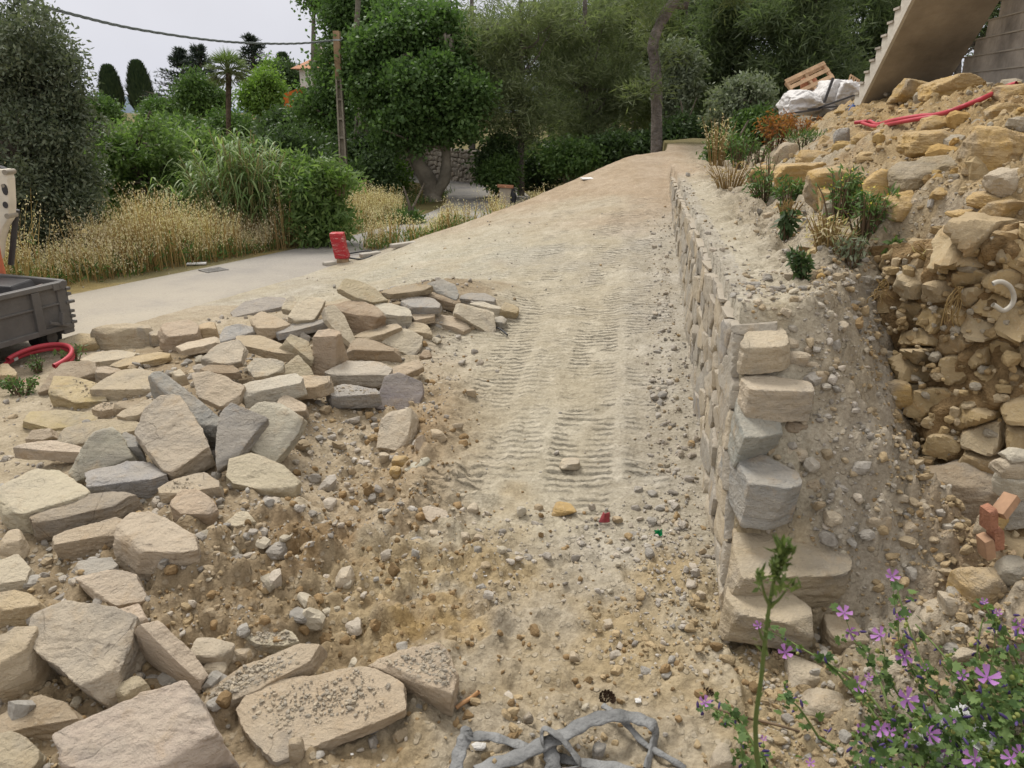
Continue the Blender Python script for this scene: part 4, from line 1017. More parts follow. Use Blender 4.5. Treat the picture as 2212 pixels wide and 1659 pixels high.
def gravel_material():
    m, n, l, b = mat('gravel', .93, .1)
    a = n.new('ShaderNodeAttribute'); a.attribute_name = 'col'
    v = n.new('ShaderNodeTexCoord').outputs['Object']; f = N_noise(n, l, v, 45, 5, .7)
    l.new(N_mix(n, l, 1.0, a.outputs['Color'], N_mix(n, l, N_map(n, l, f, .3, .7), (.78, .76, .73), (1.15, 1.14, 1.13)), 'MULTIPLY'), b.inputs['Base Color'])
    l.new(N_bump(n, l, f, .01), b.inputs['Normal']); return m
GRAV = gravel_material()
def build_gravel():
    rg = np.random.default_rng(8); N = 190000
    y = np.exp(rg.uniform(np.log(1.9), np.log(11.5), N)) - .9; u = rg.uniform(-.85, .85, N); x = u * (y + .75)
    wx = wall_x(y); d = x - wx
    c1 = fbm2(x * 1.7, y * 1.7, 4, 15); c2 = fbm2(x * 5, y * 5, 3, 16)
    dens = .05 + .10 * sm(c1, .1, .8)
    dens += .85 * np.exp(-((d + .17) / .20) ** 2) * (y > 2.0) * (y < 9)                    # along the foot of the wall
    dens += 1.25 * ((d > .05) & (d < .95) & (y < 3.6) & (y > 1.4)) * sm(c2, -.7, .5)         # the scree
    dens += .42 * ((d > .3) & (y < 8.5))
    dens += .45 * (1 - sm(y, 2.6, 3.2)) * sm(c1 + .4 * c2, -.5, .6) * (d < .1)
    dens += .9 * np.exp(-(((x + .95) / .35) ** 2 + ((y - 3.6) / .6) ** 2))                  # gravel hollow by the heap
    dens += .6 * np.exp(-(((x + .42) / .25) ** 2 + ((y - 4.2) / 1.1) ** 2))
    dens += .35 * np.exp(-(((x + .15) / .7) ** 2 + ((y - 2.75) / .3) ** 2))
    dens += .38 * np.exp(-(((x + 1.7) / .9) ** 2 + ((y - 3.8) / 2) ** 2))
    lane = (np.abs(x - .35 - .14 * (y - 3.9)) < .75) & (y > 3.1) & (y < 9)
    dens *= np.where(lane & (d < -.3), .13, 1)
    dens *= (1 - .8 * sm(y, 7, 11)) * (y > .3)
    dens *= 1 - .9 * (1 - np.clip(sm(np.abs(x - np.interp(y, ROAD[:, 1], ROAD[:, 0])), .6, 1.4), 0, 1)) * (y > 4)
    k = rg.random(N) < dens * .34
    x, y, d = x[k], y[k], d[k]; n = len(x)
    s = .0034 * (1 - rg.random(n)) ** (-.44); s = np.clip(s, .003, .019) * (1 + .06 * y)
    z = HG(x, y); pal = np.array([(.41, .375, .325), (.34, .32, .285), (.45, .40, .33), (.38, .305, .205), (.50, .465, .41), (.30, .275, .24), (.37, .27, .15), (.43, .385, .30)])
    P = np.array([.2, .17, .2, .13, .05, .12, .05, .08])
    C = pal[rg.choice(8, n, p=P / P.sum())] * rg.uniform(.85, 1.1, (n, 1))
    warm = (np.clip((d > .5) * .7 + (y < 2.4) * .55, 0, 1) > rg.random(n))
    C[warm] = np.array([.375, .29, .175]) * rg.uniform(.8, 1.15, (int(warm.sum()), 1))
    scatter('gravel', np.stack([x, y, z], 1), s, 40, C, GRAV)
    # lumps of loose soil where the digger has been
    N = 26000
    y = rg.uniform(1.0, 9.0, N); u = rg.uniform(-.75, .95, N); x = u * (y + .75); d = x - wall_x(y)
    w = np.exp(-(((x + .75) / .62) ** 2 + ((y - 2.55) / .6) ** 2)) + .9 * np.exp(-(((x + .52) / .26) ** 2 + ((y - 3.9) / 1.0) ** 2)) + .22 * (y < 2.2) * (d < .1) + .30 * ((d > .5) & (y < 8))
    k = rg.random(N) < w * .75; x, y = x[k], y[k]; n = len(x)
    s = np.clip(.0055 * (1 - rg.random(n)) ** (-.42), .004, .024)
    C = np.array([.26, .18, .095]) * rg.uniform(.75, 1.25, (n, 1)); C[x - wall_x(y) > .3] *= [1.15, 1.18, 1.2]
    scatter('soil_clods', np.stack([x, y, HG(x, y)], 1), s, 70, C, GRAV, .3, (.6, 1))
    # rubble that fills the gaps of the heap
    N = 900; i = rg.integers(0, len(PILE) - 1, N); t = rg.random(N)[:, None]
    q = PILE[i] * (1 - t) + PILE[i + 1] * t; a = rg.uniform(0, 6.28, N); r = np.sqrt(rg.random(N)) * .85
    x = q[:, 0] + r * np.cos(a); y = q[:, 1] + r * np.sin(a)
    s = np.clip(.014 * (1 - rg.random(N)) ** (-.42), .010, .042)
    C = pal[rg.choice([0, 1, 2, 3, 7, 5], N)] * rg.uniform(.8, 1.08, (N, 1))
    scatter('stone_chippings', np.stack([x, y, HG(x, y)], 1), s, 90, C, GRAV, .3)
build_gravel()
def build_rubble_fields():
    rg = np.random.default_rng(28)
    # stones of the scree behind the wall end
    N = 2600; x = rg.uniform(.7, 1.95, N); y = rg.uniform(1.9, 3.5, N); d = x - wall_x(y); k = (d > .08) & (d < .80) & (rg.random(N) < .26); x, y = x[k], y[k]; n = len(x)
    pal = np.array([(.41, .375, .315), (.35, .325, .285), (.43, .37, .28), (.38, .31, .21)])
    scatter('scree_stones', np.stack([x, y, HG(x, y)], 1), np.clip(.0095 * (1 - rg.random(n)) ** (-.4), .009, .032), 210, pal[rg.integers(0, 4, n)] * rg.uniform(.8, 1.1, (n, 1)), GRAV, .35)
    # broken rock packed into the bank
    N = 9000; y = rg.uniform(3.3, 9.8, N); x = rg.uniform(1.3, 6.5, N); toe = 1.31 + .25 * (y - 3.5); h = x - toe; c = fbm2(x * 1.6, y * 1.6, 3, 95)
    k = (h > .05) & (x < .74 * y + .6) & (rg.random(N) < .14 + .30 * sm(c, .0, .7)); x, y = x[k], y[k]; n = len(x)
    pal = np.array([(.43, .31, .14), (.38, .28, .15), (.46, .36, .21), (.36, .32, .25), (.40, .27, .11)])
    scatter('bank_rubble', np.stack([x, y, HG(x, y)], 1), np.clip(.017 * (1 - rg.random(n)) ** (-.45), .015, .085), 230, pal[rg.integers(0, 5, n)] * rg.uniform(.8, 1.1, (n, 1)), GRAV, .42)
build_rubble_fields()
fp, rw = RUB_PTS[0]; rgc = np.random.default_rng(6); sz_ = np.clip(.009 * (1 - rgc.random(len(fp))) ** (-.42), .008, .034)
o_ = scatter('small_rubble', fp - np.array(rw.location), sz_, 140, np.array([(.41, .31, .17), (.34, .25, .135), (.43, .35, .23), (.37, .33, .26)])[rgc.integers(0, 4, len(fp))] * rgc.uniform(.8, 1.1, (len(fp), 1)), GRAV, .5, (.5, 1)); o_.parent = rw
tp_ = np.concatenate(TOPS); rgt = np.random.default_rng(16); n_ = len(tp_)
scatter('stone_chippings', tp_, np.clip(.0022 * (1 - rgt.random(n_)) ** (-.42), .002, .0075), 170, np.array([(.37, .325, .255), (.33, .295, .24), (.42, .36, .27)])[rgt.integers(0, 3, n_)], GRAV, .25)
# ------------------------------------------------------------------ leaves, trees, bushes, grass
def leaf_mat(name, a, b_, trans=.35, rough=.6, twig=None):
    m, n, l, b = mat(name, rough, .25)
    at_ = n.new('ShaderNodeAttribute'); at_.attribute_name = 'tint'
    c = N_mix(n, l, at_.outputs['Fac'], a, b_)
    l.new(c, b.inputs['Base Color'])
    t = n.new('ShaderNodeBsdfTranslucent'); l.new(N_mix(n, l, 1.0, c, (1.1, 1.25, .7), 'MULTIPLY'), t.inputs[0])
    mx = n.new('ShaderNodeMixShader'); mx.inputs[0].default_value = trans
    l.new(b.outputs[0], mx.inputs[1]); l.new(t.outputs[0], mx.inputs[2])
    l.new(mx.outputs[0], n['Material Output'].inputs['Surface']); return m

def unit(v): return v / (np.linalg.norm(v, axis=-1, keepdims=True) + 1e-9)
def leaves(P, dirs, nrm, L, W, fold=.0):
    """diamond leaves: base P, pointing along dirs, facing nrm"""
    n = len(P); L = np.broadcast_to(L, (n,))[:, None]; W = np.broadcast_to(W, (n,))[:, None]
    side = unit(np.cross(dirs, nrm))
    V = np.stack([P, P + dirs * L * .45 + side * W / 2, P + dirs * L, P + dirs * L * .45 - side * W / 2], 1).reshape(-1, 3)
    F = np.arange(n * 4).reshape(-1, 4); return V, F

def clumps_in(blobs, n, rg, shell=3.0):
    B = np.array(blobs, float); vol = (B[:, 3] * B[:, 4] * B[:, 5]) ** .75; i = rg.choice(len(B), n, p=vol / vol.sum())
    # every lobe is itself broken into smaller uneven lobes with gaps between
    m = 11; sc = unit(rg.normal(size=(len(B), m, 3))) * (rg.random((len(B), m, 1)) ** (1 / 2.2)) * .95; sr = rg.uniform(.20, .42, (len(B), m, 1))
    j = rg.integers(0, m, n); d = unit(rg.normal(size=(n, 3)) + [0, 0, .25]); r = rg.random(n) ** (1 / shell)
    off = sc[i, j] + d * r[:, None] * sr[i, j]
    return B[i, :3] + off * B[i, 3:6], unit(off + .4 * d)

def crown_np(blobs, n, per, cr, L, W, rg, shell=4.0, droop=.0, up=.4, flat=.7):
    C, d = clumps_in(blobs, n, rg, shell)
    C = C + rg.normal(size=C.shape) * cr * .5
    P = np.repeat(C, per, 0) + rg.normal(size=(n * per, 3)) * cr * np.array([1, 1, flat])
    out = np.repeat(d, per, 0)
    dr = unit(out * .7 + rg.normal(size=P.shape) * .8 + [0, 0, -droop])
    nm = unit(rg.normal(size=P.shape) * .8 + out * .4 + [0, 0, up])
    V, F = leaves(P, dr, nm, L * rg.uniform(.6, 1.3, len(P)), W * rg.uniform(.7, 1.2, len(P)))
    t = np.clip(np.repeat(rg.random(n), per) * .6 + rg.random(n * per) * .4, 0, 1)
    return V, F, np.repeat(t, 4), C

def limb_np(a, b, r0, r1, rg, wob=.08, k=7, sides=6):
    a, b = np.array(a, float), np.array(b, float); t = np.linspace(0, 1, k)[:, None]; L = np.linalg.norm(b - a)
    P = a + (b - a) * t + rg.normal(size=(k, 3)) * wob * L * np.sin(t * np.pi) * .5
    return tube_np(P, r0 + (r1 - r0) * t[:, 0], sides)
def merge(parts):
    V, F, b = [], [], 0
    for v, f in parts: V.append(v); F.append(f + b); b += len(v)
    return np.concatenate(V), np.concatenate(F)

BARK = simple('grey_bark', (.17, .145, .115), .95, .05, .4, 6, .04)
BARK_PINE = simple('pine_bark', (.20, .175, .155), .95, .05, .5, 5, .08)
BARK_PLANE = simple('plane_bark', (.20, .178, .142), .9, .08, .45, 2.6, .03)
TW = simple('twigs', (.16, .115, .075), .9, .05, .3, 8)
M_OAK = leaf_mat('holm_oak_leaf', (.062, .085, .048), (.20, .225, .15), .25, .45)
M_PLANE = leaf_mat('plane_leaf', (.055, .105, .032), (.14, .22, .075), .4, .5)
M_DARK = leaf_mat('dark_leaf', (.040, .070, .026), (.095, .145, .058), .35, .5)
M_LOC = leaf_mat('locust_leaf', (.085, .15, .045), (.21, .29, .10), .45, .5)
M_BRIGHT = leaf_mat('bright_leaf', (.10, .18, .035), (.20, .30, .07), .45, .5)
M_MID = leaf_mat('shrub_leaf', (.05, .10, .028), (.13, .20, .06), .35, .5)
M_PINE = leaf_mat('pine_needle', (.085, .115, .050), (.20, .23, .10), .4, .6)
M_PINEB = leaf_mat('forest_needle', (.080, .112, .060), (.18, .22, .115), .45, .6)
M_PINEO = leaf_mat('olive_needle', (.13, .16, .085), (.27, .30, .165), .45, .6)
M_CYP = leaf_mat('cypress_leaf', (.024, .045, .020), (.06, .088, .038), .15, .6)
M_CEDAR = leaf_mat('cedar_needle', (.026, .040, .032), (.06, .078, .062), .15, .6)
M_GREYG = leaf_mat('grey_leaf', (.13, .16, .10), (.25, .28, .19), .3, .6)
M_STRAW = leaf_mat('dry_oats', (.44, .34, .19), (.80, .71, .52), .35, .6)
M_STEM = leaf_mat('dry_stem', (.27, .17, .07), (.42, .31, .14), .25, .6)
M_RUST = leaf_mat('dead_leaf', (.24, .085, .022), (.40, .20, .06), .3, .7)
M_REED = leaf_mat('reed_leaf', (.10, .18, .055), (.34, .41, .18), .4, .5)
M_CANE = leaf_mat('cane_stem', (.28, .24, .11), (.40, .35, .17), .2, .5)
M_WEED = leaf_mat('weed_leaf', (.06, .12, .035), (.15, .22, .075), .35, .5)

def tree(name, base, top, trunks, blobs, lm, n, per, cr, L, W, seed, label, cat='tree', group=None, bark=None, needles=False, shell=4, droop=0., limbs=14, flat=.7, up=.4):
    """base: world point.  trunks: list of (points relative to base, r0, r1); blobs relative to base"""
    rg = np.random.default_rng(seed); o = empty(name, base, label, cat, group); parts = []
    ends = []
    for pts, r0, r1 in trunks:
        P = smooth_path(pts, 5); parts.append(tube_np(P, np.linspace(r0, r1, len(P)) * (1 + .06 * rg.normal(size=len(P))), 9)); ends.append(P)
    if needles: V, F, t, C = needles_np(blobs, n, per, cr, L, W, rg, shell)
    else: V, F, t, C = crown_np(blobs, n, per, cr, L, W, rg, shell, droop, up, flat)
    sel = C[rg.choice(len(C), min(limbs, len(C)), replace=False)]
    for c in sel:
        P = ends[rg.integers(len(ends))]; lo = np.nonzero(P[:, 2] < c[2] + .1)[0]; lo = lo[lo > len(P) * .3]
        k = lo[-1] if len(lo) else len(P) // 2
        k = max(int(len(P) * .3), k - rg.integers(0, 5)); r = trunks[0][2] * .55 + .01
        parts.append(limb_np(P[k], c, r * 1.3, r * .25, rg, .12))
    v, f = merge(parts)
    obj('trunk', mesh_np('trunk', v, f, bark or BARK), o)
    obj('crown', mesh_np('crown', V, F, lm, False, {'tint': t}), o)
    return o

def needles_np(blobs, n, per, cr, L, W, rg, shell=3):
    C, d = clumps_in(blobs, n, rg, shell)
    # each clump is a spray: tufts strung along a short twig that rises outward
    ax = unit(d * [1, 1, .25] + rg.normal(size=d.shape) * .35 + [0, 0, .35])
    P = np.repeat(C, per, 0) + np.repeat(ax, per, 0) * (rg.random(n * per)[:, None] - .3) * cr * 2 + rg.normal(size=(n * per, 3)) * cr * .28
    dr = unit(np.repeat(ax, per, 0) * .7 + rg.normal(size=P.shape) * .65)
    V, F = leaves(P, dr, unit(rg.normal(size=P.shape)), L * rg.uniform(.6, 1.3, len(P)), W)
    t = np.clip(np.repeat(rg.random(n), per) * .7 + rg.random(n * per) * .3, 0, 1)
    return V, F, np.repeat(t, 4), C

def G(px, py, y):                    # foot on the ground below a picture column at distance y
    q = at(px, py, y)
    for _ in range(3):
        z = float(Hs(q[0], q[1])); q[0] = (px - 1106) / F_PX * (y * CP - (z - CAM_H) * SP)
    q[2] = z; return q
def Gm(px, py, y):                   # foot straight below a point of the picture
    q = at(px, py, y); q[2] = float(Hs(q[0], q[1])); return q
def rel(px, py, y, base): return at(px, py, y) - base
def blob(px, py, y, w, h, base, dz=1.0):
    """crown lobe: middle, width and height in the picture"""
    c = at(px, py, y); s = np.linalg.norm(c - [0, 0, CAM_H]) / F_PX * .8
    return (*(c - base), w * s / 2, w * s / 2 * dz, h * s / 2)

# --- the big evergreen oak at the left
b = G(60, 560, 9.6)
tree('holm_oak', b, None, [([(0, 0, 0), (.1, .1, 1.2), (-.1, .1, 2.6), (.2, 0, 3.8)], .17, .05), ([(.05, 0, .3), (.4, .2, 1.2), (.8, .1, 2.2)], .10, .03)],
     [blob(60, 90, 9.6, 230, 170, b), blob(-40, 130, 9.6, 200, 260, b), blob(40, 230, 9.5, 310, 230, b), blob(150, 190, 9.6, 110, 160, b), blob(130, 290, 9.5, 170, 170, b), blob(30, 400, 9.3, 330, 260, b), blob(150, 400, 9.5, 150, 180, b),
      blob(50, 520, 9.1, 230, 170, b), blob(-120, 350, 9.6, 250, 500, b), blob(190, 300, 9.7, 70, 90, b)],
     M_OAK, 4200, 19, .075, .062, .028, 1, 'large dark evergreen oak with small dull leaves at the left edge', shell=5, limbs=30)
b = G(-330, 520, 10.5)
tree('holm_oak', b, None, [([(0, 0, 0), (.1, .1, 1.2), (-.1, .1, 2.6)], .17, .05)], [blob(-330, 200, 10.5, 420, 480, b), blob(-330, 420, 10, 380, 260, b)],
     M_OAK, 900, 14, .1, .085, .04, 2, 'second evergreen oak beyond the left edge behind the first', shell=5, limbs=10)

# --- feathery green trees behind the dry grass
def locust(px, y, top, blobs, seed, label, n=420, m=M_LOC, forks=2):
    b = G(px, 500, y); q = rel(px + 8, top, y, b)
    tr = [([(0, 0, 0), (.05, 0, q[2] * .35), (-.08, .05, q[2] * .6), (q[0], 0, q[2])], .055, .02)]
    for k in range(forks): tr.append(([(0, 0, q[2] * .25), ((-1) ** k * .35, .1, q[2] * .55), ((-1) ** k * .75, .2, q[2] * .8)], .035, .012))
    return tree('locust_tree', b, None, tr, [blob(x, yy, y, w, h, b) for x, yy, w, h in blobs], m, n, 26, .13, .095, .036, seed, label, 'tree', 'green trees behind the dry grass', shell=2.5, droop=.35, limbs=26, flat=.45)
locust(318, 12.0, 240, [(320, 272, 80, 26), (260, 330, 120, 80), (370, 320, 100, 70), (300, 370, 170, 120), (400, 385, 100, 90), (330, 450, 200, 60), (245, 400, 70, 120)], 11, 'feathery green tree with a dark forked stem in front of the cypresses', 560)
locust(420, 13.0, 275, [(420, 312, 110, 40), (440, 350, 110, 80), (390, 360, 90, 110), (430, 420, 120, 80)], 12, 'light green feathery tree between the forked tree and the reeds', 420)
locust(255, 13.5, 262, [(255, 300, 80, 40), (240, 350, 100, 100), (230, 430, 120, 110)], 13, 'feathery green tree partly hidden by the evergreen oak', 360)
# --- dense green bush at the right of the reeds
b = G(700, 500, 10.6)
tree('sumac_bush', b, None, [([(0, 0, 0), (.1, 0, .5), (.05, 0, 1.1)], .04, .015), ([(0, 0, .1), (-.2, .1, .6), (-.35, .1, 1.0)], .03, .012)],
     [blob(690, 365, 10.6, 90, 70, b), blob(720, 400, 10.6, 90, 60, b), blob(680, 420, 10.6, 130, 100, b), blob(705, 470, 10.5, 110, 90, b), blob(650, 390, 10.8, 80, 110, b), blob(690, 505, 10.4, 80, 50, b)],
     M_LOC, 420, 22, .10, .10, .034, 15, 'bright green sumac bush beside the lane in front of the pole', 'bush', shell=3, droop=.3, limbs=16, flat=.5)
# --- shrubs that close the view behind the reeds
for i, (px, py, y, w, h, m, lab) in enumerate([
    (640, 340, 15, 100, 120, M_DARK, 'dark green shrub between the reeds and the pole'),
    (540, 335, 17, 160, 70, M_MID, 'mid green shrub behind the tops of the reeds'),
    (370, 292, 19, 150, 40, M_MID, 'mid green shrub below the far left conifer'),
    (480, 420, 13.2, 120, 170, M_DARK, 'dark shrub in the gap left of the reeds'),
    (622, 278, 26, 70, 46, M_DARK, 'dark shrub under the orange awning'),
    (800, 385, 17, 60, 100, M_DARK, 'dark ivy covered shrub right of the pole')]):
    b = G(px, py + h / 2, y)
    tree('shrub', b, None, [([(0, 0, 0), (.1, 0, .5), (.0, .1, 1.0)], .05, .02)], [blob(px, py, y, w, h, b), blob(px - w * .25, py + h * .15, y, w * .6, h * .8, b), blob(px + w * .25, py + h * .2, y, w * .6, h * .8, b), blob(px, py + h * .5, y, w, h * .8, b)],
         m, 720, 18, .14 * y / 15, .085 * y / 15, .042 * y / 15, 30 + i, lab, 'shrub', 'shrubs behind the reeds', limbs=6)

# --- giant reed clump
def reeds():
    rg = np.random.default_rng(50); b = G(540, 510, 10.8); o = empty('reed_clump', b, 'tall clump of giant reeds with arching leaves behind the dry grass', 'reeds')
    st, V, F, T, nb = [], [], [], [], 0
    for k in range(150):
        a = rg.uniform(0, 6.28); r = math.sqrt(rg.random()) * .72; p0 = np.array([r * math.cos(a), r * .6 * math.sin(a), 0]); h = rg.uniform(.85, 1.42) * (1.12 - .35 * abs(p0[0]) / .62)
        lean = np.array([p0[0] * rg.uniform(.1, .6) + rg.normal() * .10, p0[1] * .3, 0])
        P = np.array([p0 + lean * t * t + [0, 0, h * t] for t in np.linspace(0, 1, 5)])
        st.append(tube_np(P, np.linspace(.010, .005, 5), 4))
        for j in range(rg.integers(9, 15)):
            t = rg.uniform(.3, 1.0); q = p0 + lean * t * t + np.array([0, 0, h * t]); a2 = rg.uniform(0, 6.28); L = rg.uniform(.28, .52); dr = np.array([math.cos(a2), math.sin(a2), 0]); w = rg.uniform(.018, .034)
            rise = rg.uniform(.35, .95) * (1.35 if t > .85 else 1); sag = rg.uniform(.5, 1.25)
            s = np.linspace(0, 1, 6); C = q + dr * (L * s)[:, None] * .8 + np.array([0, 0, 1]) * (L * (rise * s - sag * s * s))[:, None]
            sd = np.array([-dr[1], dr[0], 0]) * w / 2; wd = np.array([.6, 1, .95, .75, .45, .05])[:, None]
            v = np.stack([C + sd * wd, C - sd * wd], 1).reshape(-1, 3); f = np.array([(2 * i, 2 * i + 2, 2 * i + 3, 2 * i + 1) for i in range(5)])
            V.append(v); F.append(f + nb); nb += 12; T.append(np.full(12, rg.random() * .6 + .4 * t * rg.random()))
    v, f = merge(st); obj('canes', mesh_np('canes', v, f, M_CANE, True, {'tint': rg.random(len(v))}), o)
    obj('leaves', mesh_np('leaves', np.concatenate(V), np.concatenate(F), M_REED, True, {'tint': np.concatenate(T)}), o)
reeds()

# --- dry grass along the lane
def grass(name, spots, seed, hmin, hmax, green=0.12, seedheads=10, spread=.06):
    """spots: (x, y) feet; stems with loose oat heads"""
    rg = np.random.default_rng(seed); S_ = np.array(spots); n = len(S_); V, F, T, nb = [], [], [], 0
    z = Hs(S_[:, 0], S_[:, 1]) - .02
    h = rg.uniform(hmin, hmax, n) * (.82 + .62 * noise2(S_[:, 0] * 2.4, S_[:, 1] * 2.4, 3)); ln = rg.normal(size=(n, 2)) * .16
    t = np.linspace(0, 1, 4); base = np.stack([S_[:, 0], S_[:, 1], z], 1)
    C = base[:, None, :] + np.stack([ln[:, :1] * h[:, None] * t ** 2, ln[:, 1:] * h[:, None] * t ** 2, h[:, None] * t], -1)
    a = rg.uniform(0, 3.14, n); sd = np.stack([np.cos(a), np.sin(a) * .4, 0 * a], 1); w = rg.uniform(.004, .009, n)
    wd = np.array([1, .9, .7, .3])
    Q = np.stack([C + sd[:, None] * (w[:, None] * wd)[..., None], C - sd[:, None] * (w[:, None] * wd)[..., None]], 2).reshape(n, 8, 3)
    f = np.array([(0, 2, 3, 1), (2, 4, 5, 3), (4, 6, 7, 5)]); Fs = (f[None] + (np.arange(n) * 8)[:, None, None]).reshape(-1, 4)
    tint = np.repeat(rg.random(n), 8)
    o = obj(name, mesh_np(name, Q.reshape(-1, 3), Fs, M_STEM, False, {'tint': tint})); tag(o, kind='stuff')
    m = int(n * seedheads); k = rg.integers(0, n, m); tt = rg.uniform(.62, 1.05, m)
    P = base[k] + np.stack([ln[k, 0] * h[k] * tt ** 2, ln[k, 1] * h[k] * tt ** 2, h[k] * tt], 1) + rg.normal(size=(m, 3)) * np.array([.045, .045, .03]) * (1.2 - tt * .3)[:, None]
    dr = unit(rg.normal(size=(m, 3)) * .5 + [0, 0, -.8]); v, f = leaves(P, dr, unit(rg.normal(size=(m, 3))), rg.uniform(.016, .034, m), rg.uniform(.006, .012, m))
    o = obj(name, mesh_np(name, v, f, M_STRAW, False, {'tint': np.repeat(np.clip(.55 * tt + .5 * rg.random(m), 0, 1), 4)})); tag(o, kind='stuff')
    g = int(n * green)
    if g:
        k = rg.integers(0, n, g * 6); P = base[k] + rg.normal(size=(len(k), 3)) * [.06, .06, 0] + np.stack([0 * k, 0 * k, rg.uniform(.0, .5, len(k)) * h[k]], 1)
        v, f = leaves(P, unit(rg.normal(size=(len(k), 3)) * .5 + [0, 0, .7]), unit(rg.normal(size=(len(k), 3))), rg.uniform(.06, .15, len(k)), .016)
        o = obj('green_weeds', mesh_np('green_weeds', v, f, M_WEED, False, {'tint': np.repeat(rg.random(len(k)), 4)})); tag(o, kind='stuff')
def along(pts, n, rg, wid, clump=.5):
    P = np.array(pts, float); d = np.concatenate([[0], np.cumsum(np.hypot(*np.diff(P, axis=0).T))])
    s = rg.uniform(0, d[-1], n * 3); k = noise2(s * 2.2, 0 * s, 5) * clump + (1 - clump) * .6 > rg.uniform(-.7, .5, n * 3); s = s[k][:n]
    x = np.interp(s, d, P[:, 0]); y = np.interp(s, d, P[:, 1]); return np.stack([x, y], 1) + np.stack([-(rg.random(len(s)) ** 1.3) * wid * .75, rg.random(len(s)) ** 1.3 * wid], 1)
rg_ = np.random.default_rng(77)
grass('dry_grass', along([(-4.75, 7.25), (-3.9, 8.75), (-3.05, 10.1), (-2.75, 10.6)], 2300, rg_, 1.0, .75), 1, .28, .80, .35, 15)
grass('dry_grass', along([(-2.45, 11.6), (-2.0, 13.0), (-1.95, 13.6)], 900, rg_, .9, .6), 2, .22, .56, .35, 15)
grass('dry_grass', along([(-.15, 11.7), (.4, 12.3), (1.1, 13.2), (1.9, 14.2)], 1000, rg_, .45, .7), 3, .16, .50, .5, 14)
grass('dry_grass', along([(-6.2, 5.5), (-5.3, 6.4), (-4.75, 7.25)], 900, rg_, .9, .3), 4, .2, .55, .5, 12)
grass('dry_grass', along([(-3.2, 14.5), (-1.9, 16.8), (-1.5, 19)], 350, rg_, 1.2, .3), 5, .12, .3, 1.2, 5)
grass('dry_grass', along([(-1.7, 9.85), (-1.25, 10.3), (-.85, 10.85), (-.5, 11.25)], 420, rg_, .4, .7), 6, .12, .40, .5, 14)
# --- plane trees
b = G(935, 445, 17.8)
tree('plane_tree', b, None, [([(0, 0, -.1), (-.08, 0, .4), (-.35, 0, .95), (-.55, .1, 1.9), (-.6, .2, 3.0)], .23, .07), ([(.06, 0, .15), (.30, -.05, .55), (.34, 0, 1.3), (.45, .1, 2.4), (.5, .2, 3.4)], .15, .05)],
     [blob(900, 230, 17.8, 220, 170, b), blob(985, 272, 17.6, 150, 90, b), blob(860, 150, 18.5, 240, 220, b), blob(960, 120, 18.5, 120, 240, b), blob(845, 275, 17.5, 110, 90, b), blob(915, 300, 17.5, 70, 60, b), blob(930, 185, 17.7, 190, 110, b), blob(870, 215, 17.9, 130, 110, b), blob(800, 235, 18.6, 150, 150, b), blob(995, 165, 18.2, 120, 150, b), blob(900, 50, 19, 260, 200, b), blob(1010, 220, 17.5, 100, 130, b)],
     M_PLANE, 3000, 22, .15, .10, .072, 60, 'plane tree with a forked pale trunk beside the lane', 'tree', bark=BARK_PLANE, shell=3.5, limbs=30)
def bigplane(px, y, blobs, seed, lab, n=900, m=M_PLANE, w=.2):
    b = G(px, 440, y); h = rel(px, 0, y, b)[2]
    tree('plane_tree', b, None, [([(0, 0, 0), (.1, 0, h * .3), (-.1, .1, h * .6), (.1, 0, h)], w, .06)], [blob(x, yy, y, ww, hh, b) for x, yy, ww, hh in blobs],
         m, int(n * 1.25), 24, .2 * y / 20, .10 * y / 20, .068 * y / 20, seed, lab, 'tree', 'tall leafy trees behind the pole', bark=BARK_PLANE, shell=3.5, limbs=24)
bigplane(745, 22, [(740, 90, 150, 190), (725, 160, 90, 110), (790, 130, 170, 240), (730, 260, 170, 160), (800, 300, 160, 160), (760, 0, 170, 140)], 61, 'tall leafy tree directly behind the utility pole', 1200)
bigplane(850, 26, [(800, 40, 200, 200), (850, 110, 200, 300), (880, -60, 260, 180), (820, 260, 200, 200), (950, 200, 180, 260)], 62, 'dark leafy tree behind the forked plane tree', 1000, M_DARK)
bigplane(700, 30, [(690, -20, 60, 70), (738, 215, 90, 170), (690, 300, 70, 90)], 63, 'leafy tree half hiding the white house', 500)
bigplane(790, 20, [(780, 370, 110, 140), (830, 400, 70, 90), (760, 330, 100, 90)], 64, 'low dark leafy tree at the foot of the pole', 420, M_DARK, .1)

# --- pines
def pine(px, py, y, top, blobs, seed, lab, n=900, m=M_PINE, r=.12, lean=0, per=26, cr=.28, group='pines beyond the dirt ramp', L=.20, W=.022, limbs=26):
    b = G(px, py, y); q = rel(px + lean, top, y, b)
    tr = [([(0, 0, -.2), (q[0] * .2, 0, q[2] * .3), (q[0] * .45, 0, q[2] * .6), (q[0], 0, q[2])], r, r * .3)]
    return tree('pine_tree', b, None, tr, [blob(x, yy, y + dy, w, h, b) for x, yy, w, h, dy in blobs], m, n, per, cr, L, W, seed, lab, 'pine', group, BARK_PINE, True, 2.6, limbs=limbs)
pine(1125, 372, 19, -120, [(1110, 40, 190, 180, 0), (1060, 130, 190, 150, 0), (1150, 190, 200, 150, -.3), (1060, 240, 190, 110, -.4), (1130, 290, 150, 80, -.3), (1170, 90, 150, 150, .3), (1010, 60, 120, 120, .5)], 80, 'slender olive green pine nearest the plane tree', 800, M_PINEO, .10)
